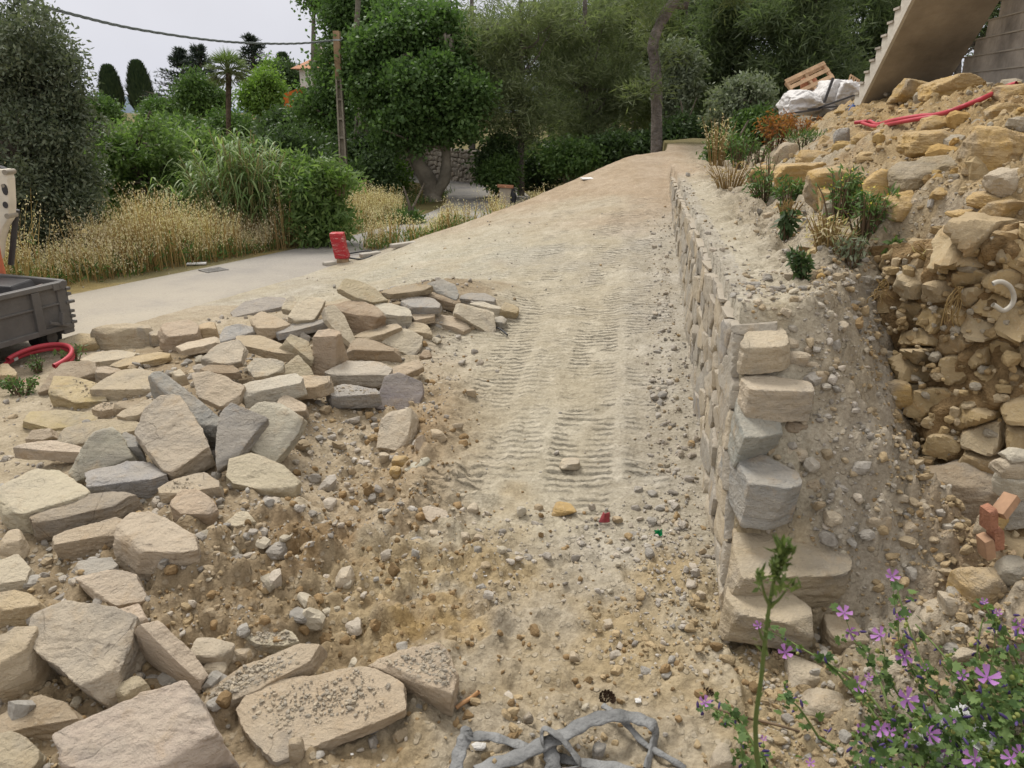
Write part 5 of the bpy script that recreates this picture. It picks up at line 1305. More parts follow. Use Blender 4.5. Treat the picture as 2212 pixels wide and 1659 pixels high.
pine(1262, 345, 20, -140, [(1270, 40, 200, 170, 0), (1220, 120, 180, 150, 0), (1330, 130, 170, 160, 0), (1270, 210, 220, 130, -.3), (1340, 240, 150, 110, -.3), (1240, 280, 150, 90, -.3), (1300, 320, 160, 60, -.4)], 81, 'bushy olive green pine in the middle of the trees', 900, M_PINEO, .11)
pine(1370, 335, 22, -160, [(1370, 20, 200, 200, 0), (1390, 120, 150, 150, 0), (1340, 60, 150, 150, 0), (1380, 220, 140, 180, .2)], 82, 'green pine left of the thick leaning trunk', 800, M_PINE, .12)
# the thick leaning trunk
b = G(1410, 335, 15.2)
tree('pine_tree', b, None, [([(0, 0, -.2), (.02, 0, .8), tuple(rel(1418, 170, 15.2, b)), tuple(rel(1412, 90, 15.2, b)), tuple(rel(1450, 10, 15.2, b)), tuple(rel(1530, -110, 15.2, b))], .115, .09)],
     [blob(1520, -150, 15.5, 420, 160, b), blob(1620, -60, 16, 200, 110, b), blob(1400, -120, 15.5, 260, 120, b), blob(1390, 60, 15.6, 90, 60, b), blob(1392, 190, 15.0, 70, 60, b), blob(1440, 120, 15.0, 80, 60, b), blob(1400, 20, 15.0, 90, 60, b)], M_PINE, 520, 26, .28, .2, .02, 84, 'old pine with a thick bare grey trunk leaning right', 'pine', 'pines beyond the dirt ramp', BARK_PINE, True, 2.6, limbs=14)
BP = [
 (1480, 330, 23, -100, [(1490, 40, 180, 160, 0), (1470, 130, 130, 150, 0), (1500, 230, 140, 160, 0)], 85, 'dark pine right of the leaning trunk', M_PINEB),
 (1600, 300, 20, -150, [(1590, 50, 200, 200, 0), (1640, 120, 180, 180, 0), (1560, 150, 130, 180, 0), (1600, 230, 200, 150, .3)], 86, 'tall dark pine behind the light green bush', M_PINEB),
 (1750, 300, 19, -150, [(1740, 40, 220, 200, 0), (1700, 120, 170, 160, 0), (1790, 140, 190, 180, 0), (1740, 220, 220, 140, 0)], 87, 'broad dark pine behind the pallets', M_PINEB),
 (1880, 300, 21, -150, [(1870, 30, 220, 220, 0), (1830, 150, 180, 200, 0), (1920, 120, 180, 220, 0), (1860, 240, 200, 120, 0)], 88, 'dark pine beside the concrete stairs', M_PINEB),
 (1680, 280, 25, -200, [(1680, -20, 260, 160, 0), (1800, -20, 260, 160, 0), (1560, -20, 220, 160, 0)], 89, 'tall pine far back in the dark wood', M_PINEB),
 (1190, 360, 27, -180, [(1240, 160, 220, 160, 0), (1130, 120, 160, 200, 0), (1200, 250, 260, 160, 0)], 90, 'far pine between the two olive green pines', M_PINEB),
 (1020, 350, 25, -120, [(1040, 160, 130, 140, 0)], 91, 'thin far pine behind the plane tree', M_PINEB),
 (1440, 330, 30, -200, [(1430, 60, 320, 300, 0), (1400, 230, 260, 200, 0), (1530, 250, 240, 200, 0)], 92, 'far dark pine behind the leaning trunk', M_PINEB),
 (2060, 280, 24, -200, [(2050, 30, 260, 300, 0), (2180, 60, 240, 300, 0)], 93, 'dark pine hidden behind the concrete stairs', M_PINEB),
 (1330, 340, 31, -200, [(1320, 40, 300, 260, 0), (1300, 220, 320, 220, 0)], 94, 'far dark pine behind the bushy pine', M_PINEB),
]
for px, py, y, top, bl, sd, lab, m in BP: pine(px, py, y, top, bl, sd, lab, 1000, m, .13, per=22, cr=.34, L=.24, W=.032, limbs=14)
# understorey
for i, (px, py, y, w, h, m, lab) in enumerate([
    (1600, 215, 12.8, 150, 120, M_GREYG, 'light green bush standing alone beyond the bank'),
    (1625, 270, 12.3, 90, 60, M_MID, 'low dark bush at the foot of the light green bush'),
    (1455, 160, 19, 110, 150, M_GREYG, 'grey green olive tree right of the leaning trunk'),
    (1470, 290, 18, 120, 90, M_DARK, 'dark bush in the shade right of the leaning trunk'),
    (1230, 340, 17.5, 130, 60, M_MID, 'low shrub under the bushy pine'),
    (1070, 345, 18.5, 80, 110, M_DARK, 'dark ivy bush right of the stone wall by the lane'),
    (1330, 320, 18, 130, 60, M_DARK, 'dark undergrowth shrub behind the crest of the ramp'),
    (842, 380, 19, 46, 36, M_BRIGHT, 'bright green bush by the bend of the lane'),
    (880, 484, 13.0, 40, 30, M_MID, 'small green bush in the dry grass by the lane'),
    (1078, 372, 18.0, 46, 44, M_MID, 'shrub beside the little gate post'),
    (1160, 355, 21, 120, 70, M_DARK, 'dark scrub left of the bushy pine trunk'),
    (1395, 320, 19, 90, 60, M_DARK, 'dark scrub left of the foot of the leaning trunk'),
    (1270, 318, 24, 190, 60, M_DARK, 'long dark thicket far behind the bushy pine'),
    (1120, 330, 24, 150, 60, M_DARK, 'dark thicket far behind the stone wall'),
    (1565, 330, 11.5, 60, 60, M_MID, 'low bush at the end of the bench')]):
    b = G(px, py + h / 2, y); s = y / 15
    if i in (0, 2): b[2] = at(px, py + h / 2, y)[2]
    tree('bush', b, None, [([(0, 0, 0), (.05, 0, .3 * s), (-.05, .05, .7 * s)], .04, .012), ([(0, 0, .05), (.15, 0, .4 * s), (.3, .05, .75 * s)], .025, .01)],
         [blob(px, py, y, w * .8, h * .8, b), blob(px - w * .25, py + h * .12, y, w * .5, h * .6, b), blob(px + w * .28, py - h * .05, y, w * .45, h * .6, b), blob(px + w * .05, py + h * .3, y, w * .8, h * .5, b), blob(px + w * .1, py - h * .3, y, w * .4, h * .4, b)],
         m, 320, 18, .10 * s, .10 * s, .042 * s, 130 + i, lab, 'bush', 'bushes under the trees', limbs=8, shell=3, droop=.2)

# --- far garden trees
def cypress(px, y, top, bot, w, seed, lab):
    b = Gm(px, (top + bot) / 2, y); z0 = rel(px, bot, y, b)[2]; z1 = rel(px, top, y, b)[2]; rg = np.random.default_rng(seed); s = y / F_PX; n = 5200
    t = rg.random(n); r = w * s / 2 * np.minimum(np.sin(np.clip(.25 + .75 * t, 0, 1) * np.pi) ** .55, 1) * (1 - .35 * t) * (.75 + .3 * rg.random(n)); a = rg.uniform(0, 6.28, n)
    P = np.stack([r * np.cos(a), r * np.sin(a), z0 + (z1 - z0) * t * .97], 1)
    V, F = leaves(P, unit(np.stack([np.cos(a) * .25, np.sin(a) * .25, 1 + 0 * a], 1) + rg.normal(size=(n, 3)) * .12), unit(np.stack([np.cos(a), np.sin(a), .2 + 0 * a], 1)), .9 * y / 60, .22 * y / 60)
    o = empty('cypress_tree', b, lab, 'cypress', 'far garden trees')
    v, f = tube_np(np.array([(0, 0, 0), (0, 0, (z0 + z1) / 2), (0, 0, z1 * .95)]), np.array([.18, .12, .03]), 7)
    obj('trunk', mesh_np('trunk', v, f, BARK), o); obj('crown', mesh_np('crown', V, F, M_CYP, False, {'tint': np.repeat(rg.random(n), 4)}), o)
cypress(241, 62, 162, 240, 36, 1, 'short dark cypress, left of a pair on the skyline')
cypress(303, 60, 152, 240, 40, 2, 'taller dark cypress, right of a pair on the skyline')
cypress(616, 55, 135, 240, 34, 3, 'dark cypress half hidden left of the white house')
def cedar(px, y, top, bot, w, seed, lab):
    b = Gm(px, (top + bot) / 2, y); z0 = rel(px, bot, y, b)[2]; z1 = rel(px, top, y, b)[2]; rg = np.random.default_rng(seed); s = y / F_PX; V, F, nb, T, parts = [], [], 0, [], []
    parts.append(tube_np(np.array([(0, 0, 0), (0, 0, z0), (.1, 0, z1)]), np.array([.25, .18, .03]), 7))
    for k in range(60):
        t = rg.random(); zz = z0 + (z1 - z0) * t; a = rg.uniform(0, 6.28); L = w * s / 2 * (1.06 - t) ** .9 * rg.uniform(.55, 1.2)
        e = np.array([L * math.cos(a), L * math.sin(a), zz + L * .18]); parts.append(limb_np((0, 0, zz), e, .05, .012, rg, .05, 4, 4))
        m = 46; q = rg.random(m) ** .7; P = np.array([0, 0, zz]) + (e - [0, 0, zz]) * q[:, None] + rg.normal(size=(m, 3)) * [.10, .10, .05]
        v, f = leaves(P, unit(rg.normal(size=(m, 3)) * .6 + [math.cos(a), math.sin(a), .35]), unit(rg.normal(size=(m, 3)) * .5 + [0, 0, 1]), .36, .075); V.append(v); F.append(f + nb); nb += len(v)
    o = empty('cedar_tree', b, lab, 'conifer', 'far garden trees'); v, f = merge(parts); obj('trunk', mesh_np('trunk', v, f, BARK), o)
    V = np.concatenate(V); obj('crown', mesh_np('crown', V, np.concatenate(F), M_CEDAR, False, {'tint': np.repeat(rg.random(len(V) // 4), 4)}), o)
cedar(395, 55, 110, 230, 140, 5, 'blue dark conifer, left of two joined at the skyline')
cedar(434, 54, 102, 230, 140, 6, 'blue dark conifer, right of two joined at the skyline')
cedar(547, 60, 78, 190, 120, 7, 'tallest dark conifer on the skyline')
cedar(585, 62, 140, 200, 40, 8, 'small dark conifer right of the tallest conifer')
for px, py, y, w, h, m, sd, lab in [(432, 215, 42, 130, 100, M_MID, 21, 'rounded dull green tree left of the palm'), (564, 202, 38, 100, 100, M_BRIGHT, 22, 'rounded bright green tree right of the palm'),
                            (590, 168, 48, 50, 50, M_BRIGHT, 23, 'small bright tree above the rounded bright green tree'), (500, 275, 34, 150, 50, M_MID, 24, 'low green tree under the palm'), (620, 180, 46, 50, 80, M_DARK, 25, 'dark tree left of the orange awning'),
                            (350, 240, 45, 90, 30, M_MID, 26, 'low green hedge right of the cypress pair'), (200, 245, 50, 120, 50, M_MID, 27, 'far green tree left of the cypress pair')]:
    b = G(px, py + h / 2, y); zc = rel(px, py, y, b)[2]
    tree('garden_tree', b, None, [([(0, 0, 0), (.1, 0, zc * .6), (0, 0, zc)], .18, .06)], [blob(px, py + 8, y, w * .8, h * .75, b), blob(px - w * .22, py + h * .15, y, w * .5, h * .5, b), blob(px + w * .22, py + h * .1, y, w * .55, h * .6, b), blob(px, py - h * .25, y, w * .6, h * .5, b)],
         m, 700, 18, .24 * y / 40, .17 * y / 40, .085 * y / 40, sd, lab, 'tree', 'far garden trees', limbs=6, shell=6)
def palm():
    y = 28; b = G(497, 260, y); rg = np.random.default_rng(9); o = empty('palm_tree', b, 'palm tree with a rough trunk and a fan of fronds on the skyline', 'palm')
    c = rel(494, 158, y, b); v, f = tube_np(np.array([(0, 0, 0), (c[0] * .4, 0, c[2] * .5), c]), np.array([.10, .08, .10]), 9); obj('trunk', mesh_np('trunk', v, f, simple('palm_bark', (.12, .09, .065), .95, .05, .5, 9, .05)), o)
    V, F, T, nb = [], [], [], 0
    for k in range(54):
        a = rg.uniform(0, 6.28); se = rg.uniform(-.75, 1.0); ce = math.sqrt(max(0, 1 - se * se)); d = np.array([math.cos(a) * ce, math.sin(a) * ce, se]); hub = c + d * rg.uniform(.30, .42) + [0, 0, .1]
        vp, fp = tube_np(np.array([c, (c + hub) / 2 + [0, 0, .02], hub]), .012, 4); V.append(vp); F.append(fp + nb); nb += len(vp); T.append(np.full(len(vp), .5))
        sd = unit(np.cross(d, [0, 0, 1]) + 1e-4); m = 20; fa = np.linspace(-1.0, 1.0, m); D = unit(d * np.cos(fa)[:, None] + sd * np.sin(fa)[:, None] + rg.normal(size=(m, 3)) * .10 + [0, 0, -.22])
        vv, ff = leaves(np.tile(hub, (m, 1)), D, unit(rg.normal(size=(m, 3)) * .5 + np.cross(sd, d)), .46 * rg.uniform(.8, 1.15, m), .024); V.append(vv); F.append(ff + nb); nb += len(vv)
        T.append(np.full(len(vv), np.clip(.1 + .7 * (se + .75) / 1.75 + .2 * rg.random(), 0, 1)))
    obj('fronds', mesh_np('fronds', np.concatenate(V), np.concatenate(F), leaf_mat('palm_frond', (.13, .12, .06), (.17, .24, .09), .35), False, {'tint': np.concatenate(T)}), o)
palm()
# ------------------------------------------------------------------ concrete stairs and the wall under them
CONC = simple('concrete', (.36, .31, .245), .9, .15, .34, 1.3, .01)
CONC_L = simple('light_concrete', (.52, .48, .41), .9, .15, .12, 3.0, .01)
CONC_D = simple('stained_concrete', (.37, .33, .28), .92, .12, .48, 2.4, .015)
def stairs():
    P0 = at(1846, 256, 9.5); P1 = at(1974, 0, 8.0); D = P1 - P0; run = math.hypot(D[0], D[1]); m = D[2] / run; c = np.array([D[0], D[1]]) / run; rz = math.atan2(c[1], c[0])
    t = empty('concrete_staircase', P0, 'bare concrete staircase with a smooth underside rising out of the top right corner', 'staircase'); t.rotation_euler = (0, 0, rz)
    n, tr = 34, .155; W = .74; s0 = -5 * tr; ed = .035
    top = [(s0, m * s0 - .05)]
    for i in range(n):
        a = s0 + i * tr; z = m * (a + tr) + .15; top += [(a, z), (a + tr, z)]
    bot = [(s0 + n * tr, m * (s0 + n * tr))]
    prof = top + bot
    MB().prism(prof, -.03, -.0).build('stringer', CONC_L, t)
    MB().prism([(x, z - .004) for x, z in prof], .0, W).build('flight', CONC, t)
    nos = MB()
    for i in range(n):
        a = s0 + i * tr; z = m * (a + tr) + .15; nos.box((a + tr / 2, W / 2 - .02, z + .012), (tr + .03, W + .05, .022))
    nos.build('tread_edges', CONC_D, t)
    w = empty('block_wall', P0, 'stained concrete wall in horizontal courses under the stairs', 'wall'); w.rotation_euler = (0, 0, rz)
    a_, b_ = MB(), MB(); z = -.6; hgt = .150; off = W + .02
    while z < 2.4:
        s1 = max((z + hgt) / m + .02, -1.2); E = 7.0
        if s1 < E: a_.box(((s1 + E) / 2, off + .12, z + hgt / 2 - .006), (E - s1, .24, hgt - .012)); b_.box(((s1 + E) / 2 - .01, off + .108, z + hgt - .006), (E - s1 + .05, .24, .012))
        z += hgt
    a_.build('courses', CONC_D, w); b_.build('ledges', simple('ledge_concrete', (.40, .36, .30), .9, .1, .2, 5), w)
stairs()

# ------------------------------------------------------------------ utility pole, cables
def pole():
    y = 18.0; b = G(746, 470, y); topz = at(727, 67, y)[2]; h = topz - b[2]; s = y / F_PX
    t = empty('utility_pole', b, 'concrete utility pole with a ladder like row of recesses', 'utility pole'); lean = at(727, 67, y)[0] - b[0]
    C = simple('pole_concrete', (.33, .29, .23), .9, .1, .3, 3, .02); CR = simple('rusty_pole_concrete', (.33, .225, .14), .9, .1, .25, 2.5, .02)
    def X(z): return lean * z / h
    w0, w1 = .19, .11
    def Wd(z): return w0 + (w1 - w0) * z / h
    zc = at(732, 170, y)[2] - b[2]; fl = MB()
    for sd in (-1, 1):
        a = (X(0) + sd * (Wd(0) / 2 - .018), 0, -.3); e = (X(zc) + sd * (Wd(zc) / 2 - .018), 0, zc); fl.beam(a, e, .036, .15)
    fl.beam((X(0), .03, -.3), (X(zc), .03, zc), Wd(h / 2) - .05, .05)
    z = zc
    while z > 0: fl.box((X(z), 0, z - .02), (Wd(z) - .06, .13, .045)); z -= 37 * s
    fl.build('shaft', C, t)
    MB().beam((X(zc), 0, zc), (X(h), 0, h), Wd(zc), .15).build('pole_head', CR, t)
    zz = at(728, 87, y)[2] - b[2]
    MB().box((X(zz), 0, zz), (.14, .17, .03)).tube([(X(zz) + .08, -.04, zz), (X(zz) + .14, -.06, zz + .03), (X(zz) + .1, -.06, zz + .06)], .012, 6).build('cable_clamp', simple('clamp_metal', (.4, .42, .44), .5, .5), t)
    K = simple('cable_sheath', (.16, .18, .17), .6, .3)
    pts = [(725, 87, 18), (640, 94, 17.2), (540, 93, 16.2), (440, 85, 15), (290, 62, 13), (165, 33, 11.2), (50, 0, 9.6), (-90, -50, 8)]
    P = smooth_path([at(*p) for p in pts], 40); k = np.arange(len(P)) * .9; st = []
    for ph in (0, math.pi * 2 / 3, math.pi * 4 / 3):
        st.append(tube_np(P + np.stack([0 * k, .012 * np.cos(k * .35 + ph), .012 * np.sin(k * .35 + ph)], 1), .011, 5))
    v, f = merge(st); tag(obj('power_cable', mesh_np('power_cable', v, f, K)), 'thick twisted power cable sagging from the pole across the sky', 'cable')
    for (a, e, lab) in (((180, 184, 75), (385, 193, 75), 'upper thin wire crossing behind the cypresses'), ((200, 192, 76), (385, 206, 76), 'lower thin wire crossing behind the cypresses')):
        A, B_ = at(*a), at(*e); Q = np.array([A + (B_ - A) * q - [0, 0, .3 * math.sin(q * math.pi)] for q in np.linspace(0, 1, 14)])
        v, f = tube_np(Q, .035, 5); tag(obj('overhead_wire', mesh_np('overhead_wire', v, f, K)), lab, 'wire', 'thin wires on the skyline')
pole()

# ------------------------------------------------------------------ white house on the hill, lane wall, gate pillar
def house():
    y = 36; a = at(646, 150, y); e = at(770, 150, y); b = np.array([(a[0] + e[0]) / 2, y + 3, float(Hs(a[0], y))]); w = e[0] - a[0]; hz = a[2] - b[2]
    t = empty('white_house', b, 'white rendered house with a tiled roof and an orange awning behind the trees', 'house')
    MB().box((0, 0, hz / 2), (w, 6, hz)).build('walls', simple('white_render', (.72, .69, .64), .9, .1, .08, 2), t)
    r = MB(); o = .3; zt = hz + .02
    r.add([(-w / 2 - o, -3 - o, zt), (w / 2 + o, -3 - o, zt), (w / 2 + o, 3 + o, zt), (-w / 2 - o, 3 + o, zt), (-w / 4, 0, zt + .9), (w / 4, 0, zt + .9)], [(0, 1, 5, 4), (1, 2, 5), (2, 3, 4, 5), (3, 0, 4), (3, 2, 1, 0)])
    r.build('roof', simple('roof_tile', (.45, .24, .15), .9, .1, .3, 9, .03), t)
    q = at(653, 122, y) - b
    MB().box((q[0], 0, hz + .5), (.5, .5, 1.4)).build('chimney', simple('chimney_render', (.6, .55, .5), .9, .1), t)
    p0, p1 = at(613, 203, y - 1.5) - b, at(644, 238, y - 1.5) - b
    aw = MB().add([(p0[0], -4.6, p0[2]), (p1[0], -3.0, p0[2] + .35), (p1[0], -3.0, p1[2]), (p0[0], -4.6, p1[2]), (p0[0], -4.5, p0[2]), (p1[0], -2.9, p0[2] + .35), (p1[0], -2.9, p1[2]), (p0[0], -4.5, p1[2])],
                  [(0, 1, 2, 3), (7, 6, 5, 4), (0, 4, 5, 1), (1, 5, 6, 2), (2, 6, 7, 3), (3, 7, 4, 0)]).build('awning', simple('orange_canvas', (.60, .16, .035), .8, .1, .1, 4), t)
    MB().beam(((p0[0] + p1[0]) / 2, -3.86, p0[2]), ((p0[0] + p1[0]) / 2, -3.86, p1[2]), .05, .05).build('awning_post', simple('awning_post_metal', (.2, .08, .04), .6, .3), aw)
    for wx, wz in ((.5, -1.2), (2.0, -1.2)):
        MB().box((-w / 2 + wx, -3.01, hz + wz), (.7, .04, .9)).build('window', simple('dark_pane', (.05, .055, .06), .2, .5), t)
house()
def lane_wall():
    pts = [(856, 377, 27.5), (900, 384, 26), (960, 388, 24.2), (1020, 394, 22.6), (1056, 402, 21.6)]
    B_ = smooth_path([G(*p) for p in pts], 6); d = np.concatenate([[0], np.cumsum(np.hypot(*np.diff(B_[:, :2], axis=0).T))]); L = d[-1]
    t = empty('lane_wall', B_[0], 'old dry stone wall along the far side of the lane behind the forked plane tree', 'wall'); Hh = .92
    def f3(s, z):
        return np.array([np.interp(s, d, B_[:, 0]), np.interp(s, d, B_[:, 1]), np.interp(s, d, B_[:, 2]) + z]) - B_[0]
    T = B_[-1] - B_[0]; T = T / np.linalg.norm(T); nm = np.array([T[1], -T[0], 0]); nm = nm if nm[1] < 0 else -nm
    rg = np.random.default_rng(3); sites = []; z = -.1
    while z < Hh:
        s = rg.uniform(-.1, .1)
        while s < L: w = rg.uniform(.12, .3); sites.append((s + w / 2, z + rg.normal() * .03)); s += w
        z += rg.uniform(.11, .17)
    V, F, C = stone_face(f3, lambda s, z: nm, [((0, Hh), (0, 1)), ((0, 0), (-1, 0)), ((L, 0), (1, 0))], sites, .022, .22, .03, 55, 5, 16, 1.2, 1.0, .3)
    obj('stones', mesh_np('stones', V, F, masonry_material('lane_wall_stone', [(.42, .37, .31), (.36, .32, .28), (.48, .42, .34)], (.38, .28, .18)), True, None, C), t)
    core = MB()
    for i in range(len(B_) - 1):
        a, e = B_[i] - B_[0], B_[i + 1] - B_[0]; core.add([tuple(a - nm * .05 + [0, 0, -.4]), tuple(e - nm * .05 + [0, 0, -.4]), tuple(e - nm * .05 + [0, 0, Hh - .05]), tuple(a - nm * .05 + [0, 0, Hh - .05]), tuple(a - nm * .6 + [0, 0, -.4]), tuple(e - nm * .6 + [0, 0, -.4]), tuple(e - nm * .6 + [0, 0, Hh - .05]), tuple(a - nm * .6 + [0, 0, Hh - .05])],
                              [(0, 1, 2, 3), (3, 2, 6, 7), (5, 4, 7, 6)])
    core.build('core', simple('wall_core', (.12, .095, .07), .95, .05), t)
    b = G(1092, 415, 17.0); t = empty('gate_pillar', b, 'small rendered pillar with a red tile cap beside the lane', 'pillar')
    MB().box((0, 0, .18), (.26, .22, .36)).build('pillar', simple('pillar_render', (.46, .40, .32), .9, .1, .2, 9), t, bevel=.008); MB().box((0, 0, .385), (.34, .30, .04), 0, 0, .06).build('tile_cap', simple('tile_cap_clay', (.42, .20, .12), .9, .1, .2, 9), t)
    MB().tube([(.16, -.1, 0), (.17, -.1, .2), (.16, -.1, .34)], [.06, .07, .03], 7).build('black_pipe', simple('black_plastic', (.03, .03, .035), .6, .3), t)
lane_wall()

# ------------------------------------------------------------------ trailer and digger at the left edge
STEEL = simple('trailer_paint', (.125, .118, .110), .62, .35, .22, 5, .004)
STEEL_D = simple('trailer_inside', (.08, .076, .073), .7, .3, .3, 5)
RUBBER = simple('tyre_rubber', (.025, .025, .026), .85, .2, .3, 20)
def trailer():
    o0 = np.array([-3.33, 5.68, 0.0]); t = empty('steel_trailer', o0, 'low dark grey steel trailer with drop sides parked at the left edge of the lane', 'trailer'); t.rotation_euler = (0, 0, math.atan2(-.94, -.34))
    L, Wd, z0, z1 = 2.3, 1.35, .16, .52
    # local x runs along the near side towards the viewer, local y = 0 is its outer face
    def side(y, name, out):
        s = MB().box((L / 2, y, (z0 + z1) / 2), (L, .02, z1 - z0)); s.box((L / 2, y + out * .012, z1 - .02), (L, .05, .035)); s.box((L / 2, y + out * .012, (z0 + z1) / 2 + .02), (L, .022, .016)); s.box((L / 2, y + out * .01, z0 + .02), (L, .04, .04))
        for x in (.27, .72, 1.2, 1.7, 2.2): s.box((x, y + out * .018, (z0 + z1) / 2 - .015), (.065, .03, z1 - z0 - .05))
        return s.build(name, STEEL, t, bevel=.004)
    side(-.01, 'side_panel', 1); side(-Wd + .01, 'side_panel', -1)
    e = MB().box((.01, -Wd / 2, (z0 + z1) / 2), (.02, Wd - .05, z1 - z0)).box((-.004, -Wd / 2, z1 - .02), (.05, Wd - .05, .035)).box((-.01, -Wd / 2, .34), (.03, Wd - .1, .02))
    tg = e.build('tailgate', STEEL, t, bevel=.004)
    MB().box((L / 2, -Wd / 2, z0 + .01), (L - .05, Wd - .06, .03)).build('bed_floor', STEEL_D, t)
    MB().box((L - .01, -Wd / 2, (z0 + z1) / 2), (.02, Wd - .05, z1 - z0)).build('headboard', STEEL, t)
    for y in (-.015, -Wd + .015):
        p = MB().box((.045, y, (z0 + z1) / 2 - .02), (.09, .06, z1 - z0 + .03), taper=.94).build('corner_post', STEEL, t, bevel=.006)
        if y > -.1:
            MB().tube([(.045, .02, z1 - .025), (.045, .035, z1 - .025)], .030, 14).box((.085, .027, z1 - .03), (.08, .012, .05)).build('rail_hinge', STEEL, p)
            for zz, w in ((.455, .05), (.415, .045), (.355, .09), (.285, .05), (.245, .05), (.20, .06)):
                MB().box((-.004, .006, zz), (w * .8, .036, .022)).build('hinge_plate', STEEL, p, bevel=.004)
            lt = MB(); lt.beam((.06, .034, .19), (.21, .034, .245), .018, .022); lt.beam((.125, .04, .21), (.105, .04, .30), .018, .04); lt.build('latch', STEEL, t, bevel=.003)
    for (x, y) in ((.10, -.16), (.10, -Wd + .16), (1.25, -.16), (1.25, -Wd + .16)):
        w = MB().tube([(x + .02, y - .07, .10), (x + .02, y - .055, .10), (x + .02, y + .055, .10), (x + .02, y + .07, .10)], [.085, .10, .10, .085], 20).build('wheel', RUBBER, t)
        MB().tube([(x + .02, y - .075, .10), (x + .02, y + .075, .10)], .045, 14).build('rim', STEEL, w)
trailer()
def digger():
    W_ = simple('cream_paint', (.66, .60, .49), .6, .3, .12, 7); O_ = simple('orange_paint', (.52, .15, .07), .6, .3, .15, 9); K_ = simple('worn_black_steel', (.045, .042, .042), .55, .4, .4, 10)
    y = 6.05; b = np.array([-5.6, y, 0.0]); t = empty('mini_digger', b, 'mini digger with a cream and orange arm reaching down into the trailer', 'digger')
    def pl(pts, d0, d1, name, m, par=t, bev=.008):
        P = [at(px, py, y) - b for px, py in pts]; return MB().prism([(p[0], p[2]) for p in P], d0, d1).build(name, m, par, bevel=bev)
    arm = pl([(-60, 362), (5, 364), (18, 365), (25, 385), (28, 440), (27, 470), (14, 490), (6, 520), (2, 560), (-40, 560), (-70, 450)], -.05, .05, 'dipper_arm', W_)
    PIN = simple('pin_steel', (.30, .26, .2), .5, .4)
    for px, py, r in ((20, 371, .020), (25, 465, .020), (16, 400, .014)):
        p = at(px, py, y) - b; MB().tube([(p[0], -.058, p[2]), (p[0], .058, p[2])], r, 14).build('pivot_pin', PIN, t)
    for px, py, w, h in ((20, 408, .022, .085), (21, 441, .020, .05)):
        p = at(px, py, y) - b; n_ = 14; ring_ = [(p[0] + w * math.cos(q * 6.2832 / n_), p[2] + h / 2 * math.sin(q * 6.2832 / n_)) for q in range(n_)]; MB().prism(ring_, -.056, -.052).build('opening_shade', K_, t)  # black discs laid on the arm paint the shade inside its openings
    pl([(-30, 480), (4, 490), (13, 545), (22, 580), (25, 597), (8, 598), (-2, 565), (-30, 530)], -.085, -.055, 'link_arm', O_)
    A, E = at(24, 455, y) - b, at(12, 575, y) - b; MB().tube([A + [0, .07, 0], E + [0, .07, 0]], .022, 12).build('ram', K_, t)
    A, E = at(-6, 395, y) - b, at(8, 362, y) - b; MB().tube([A, E], .03, 12).build('hose_guard', K_, t)
    q0 = at(30, 625, 5.6) - b
    bk = MB(); bk.prism([(q0[0] - .34, q0[2] - .12), (q0[0] + .06, q0[2] - .12), (q0[0] + .12, q0[2] + .0), (q0[0] + .09, q0[2] + .06), (q0[0] - .34, q0[2] + .08)], -.62, -.36); bk.build('bucket', K_, t, bevel=.012)
    MB().prism([(q0[0] + .06, q0[2] - .12), (q0[0] + .17, q0[2] - .09), (q0[0] + .20, q0[2] + .035), (q0[0] + .17, q0[2] + .03), (q0[0] + .14, q0[2] - .02), (q0[0] + .10, q0[2] - .02)], -.6, -.4).build('bucket_lip', simple('worn_lip', (.16, .11, .10), .5, .4, .3, 12), t, bevel=.008)
    P = [at(-40, 372, y) - b, at(-140, 330, y) - b, at(-260, 300, y) - b, at(-330, 420, y) - b]
    MB().beam(P[0], P[1], .14, .18).beam(P[1], P[3], .14, .2).build('boom', W_, t, bevel=.02)
    c = at(-380, 450, y) - b
    MB().box((c[0], 0, .95), (.9, .9, .5)).box((c[0] - .1, .1, 1.55), (.75, .7, .8), taper=.85).build('body', O_, t, bevel=.06)
    for s in (-.42, .42): MB().box((c[0], s, .22), (1.3, .25, .42)).build('crawler_track', RUBBER, t, bevel=.15)
digger()

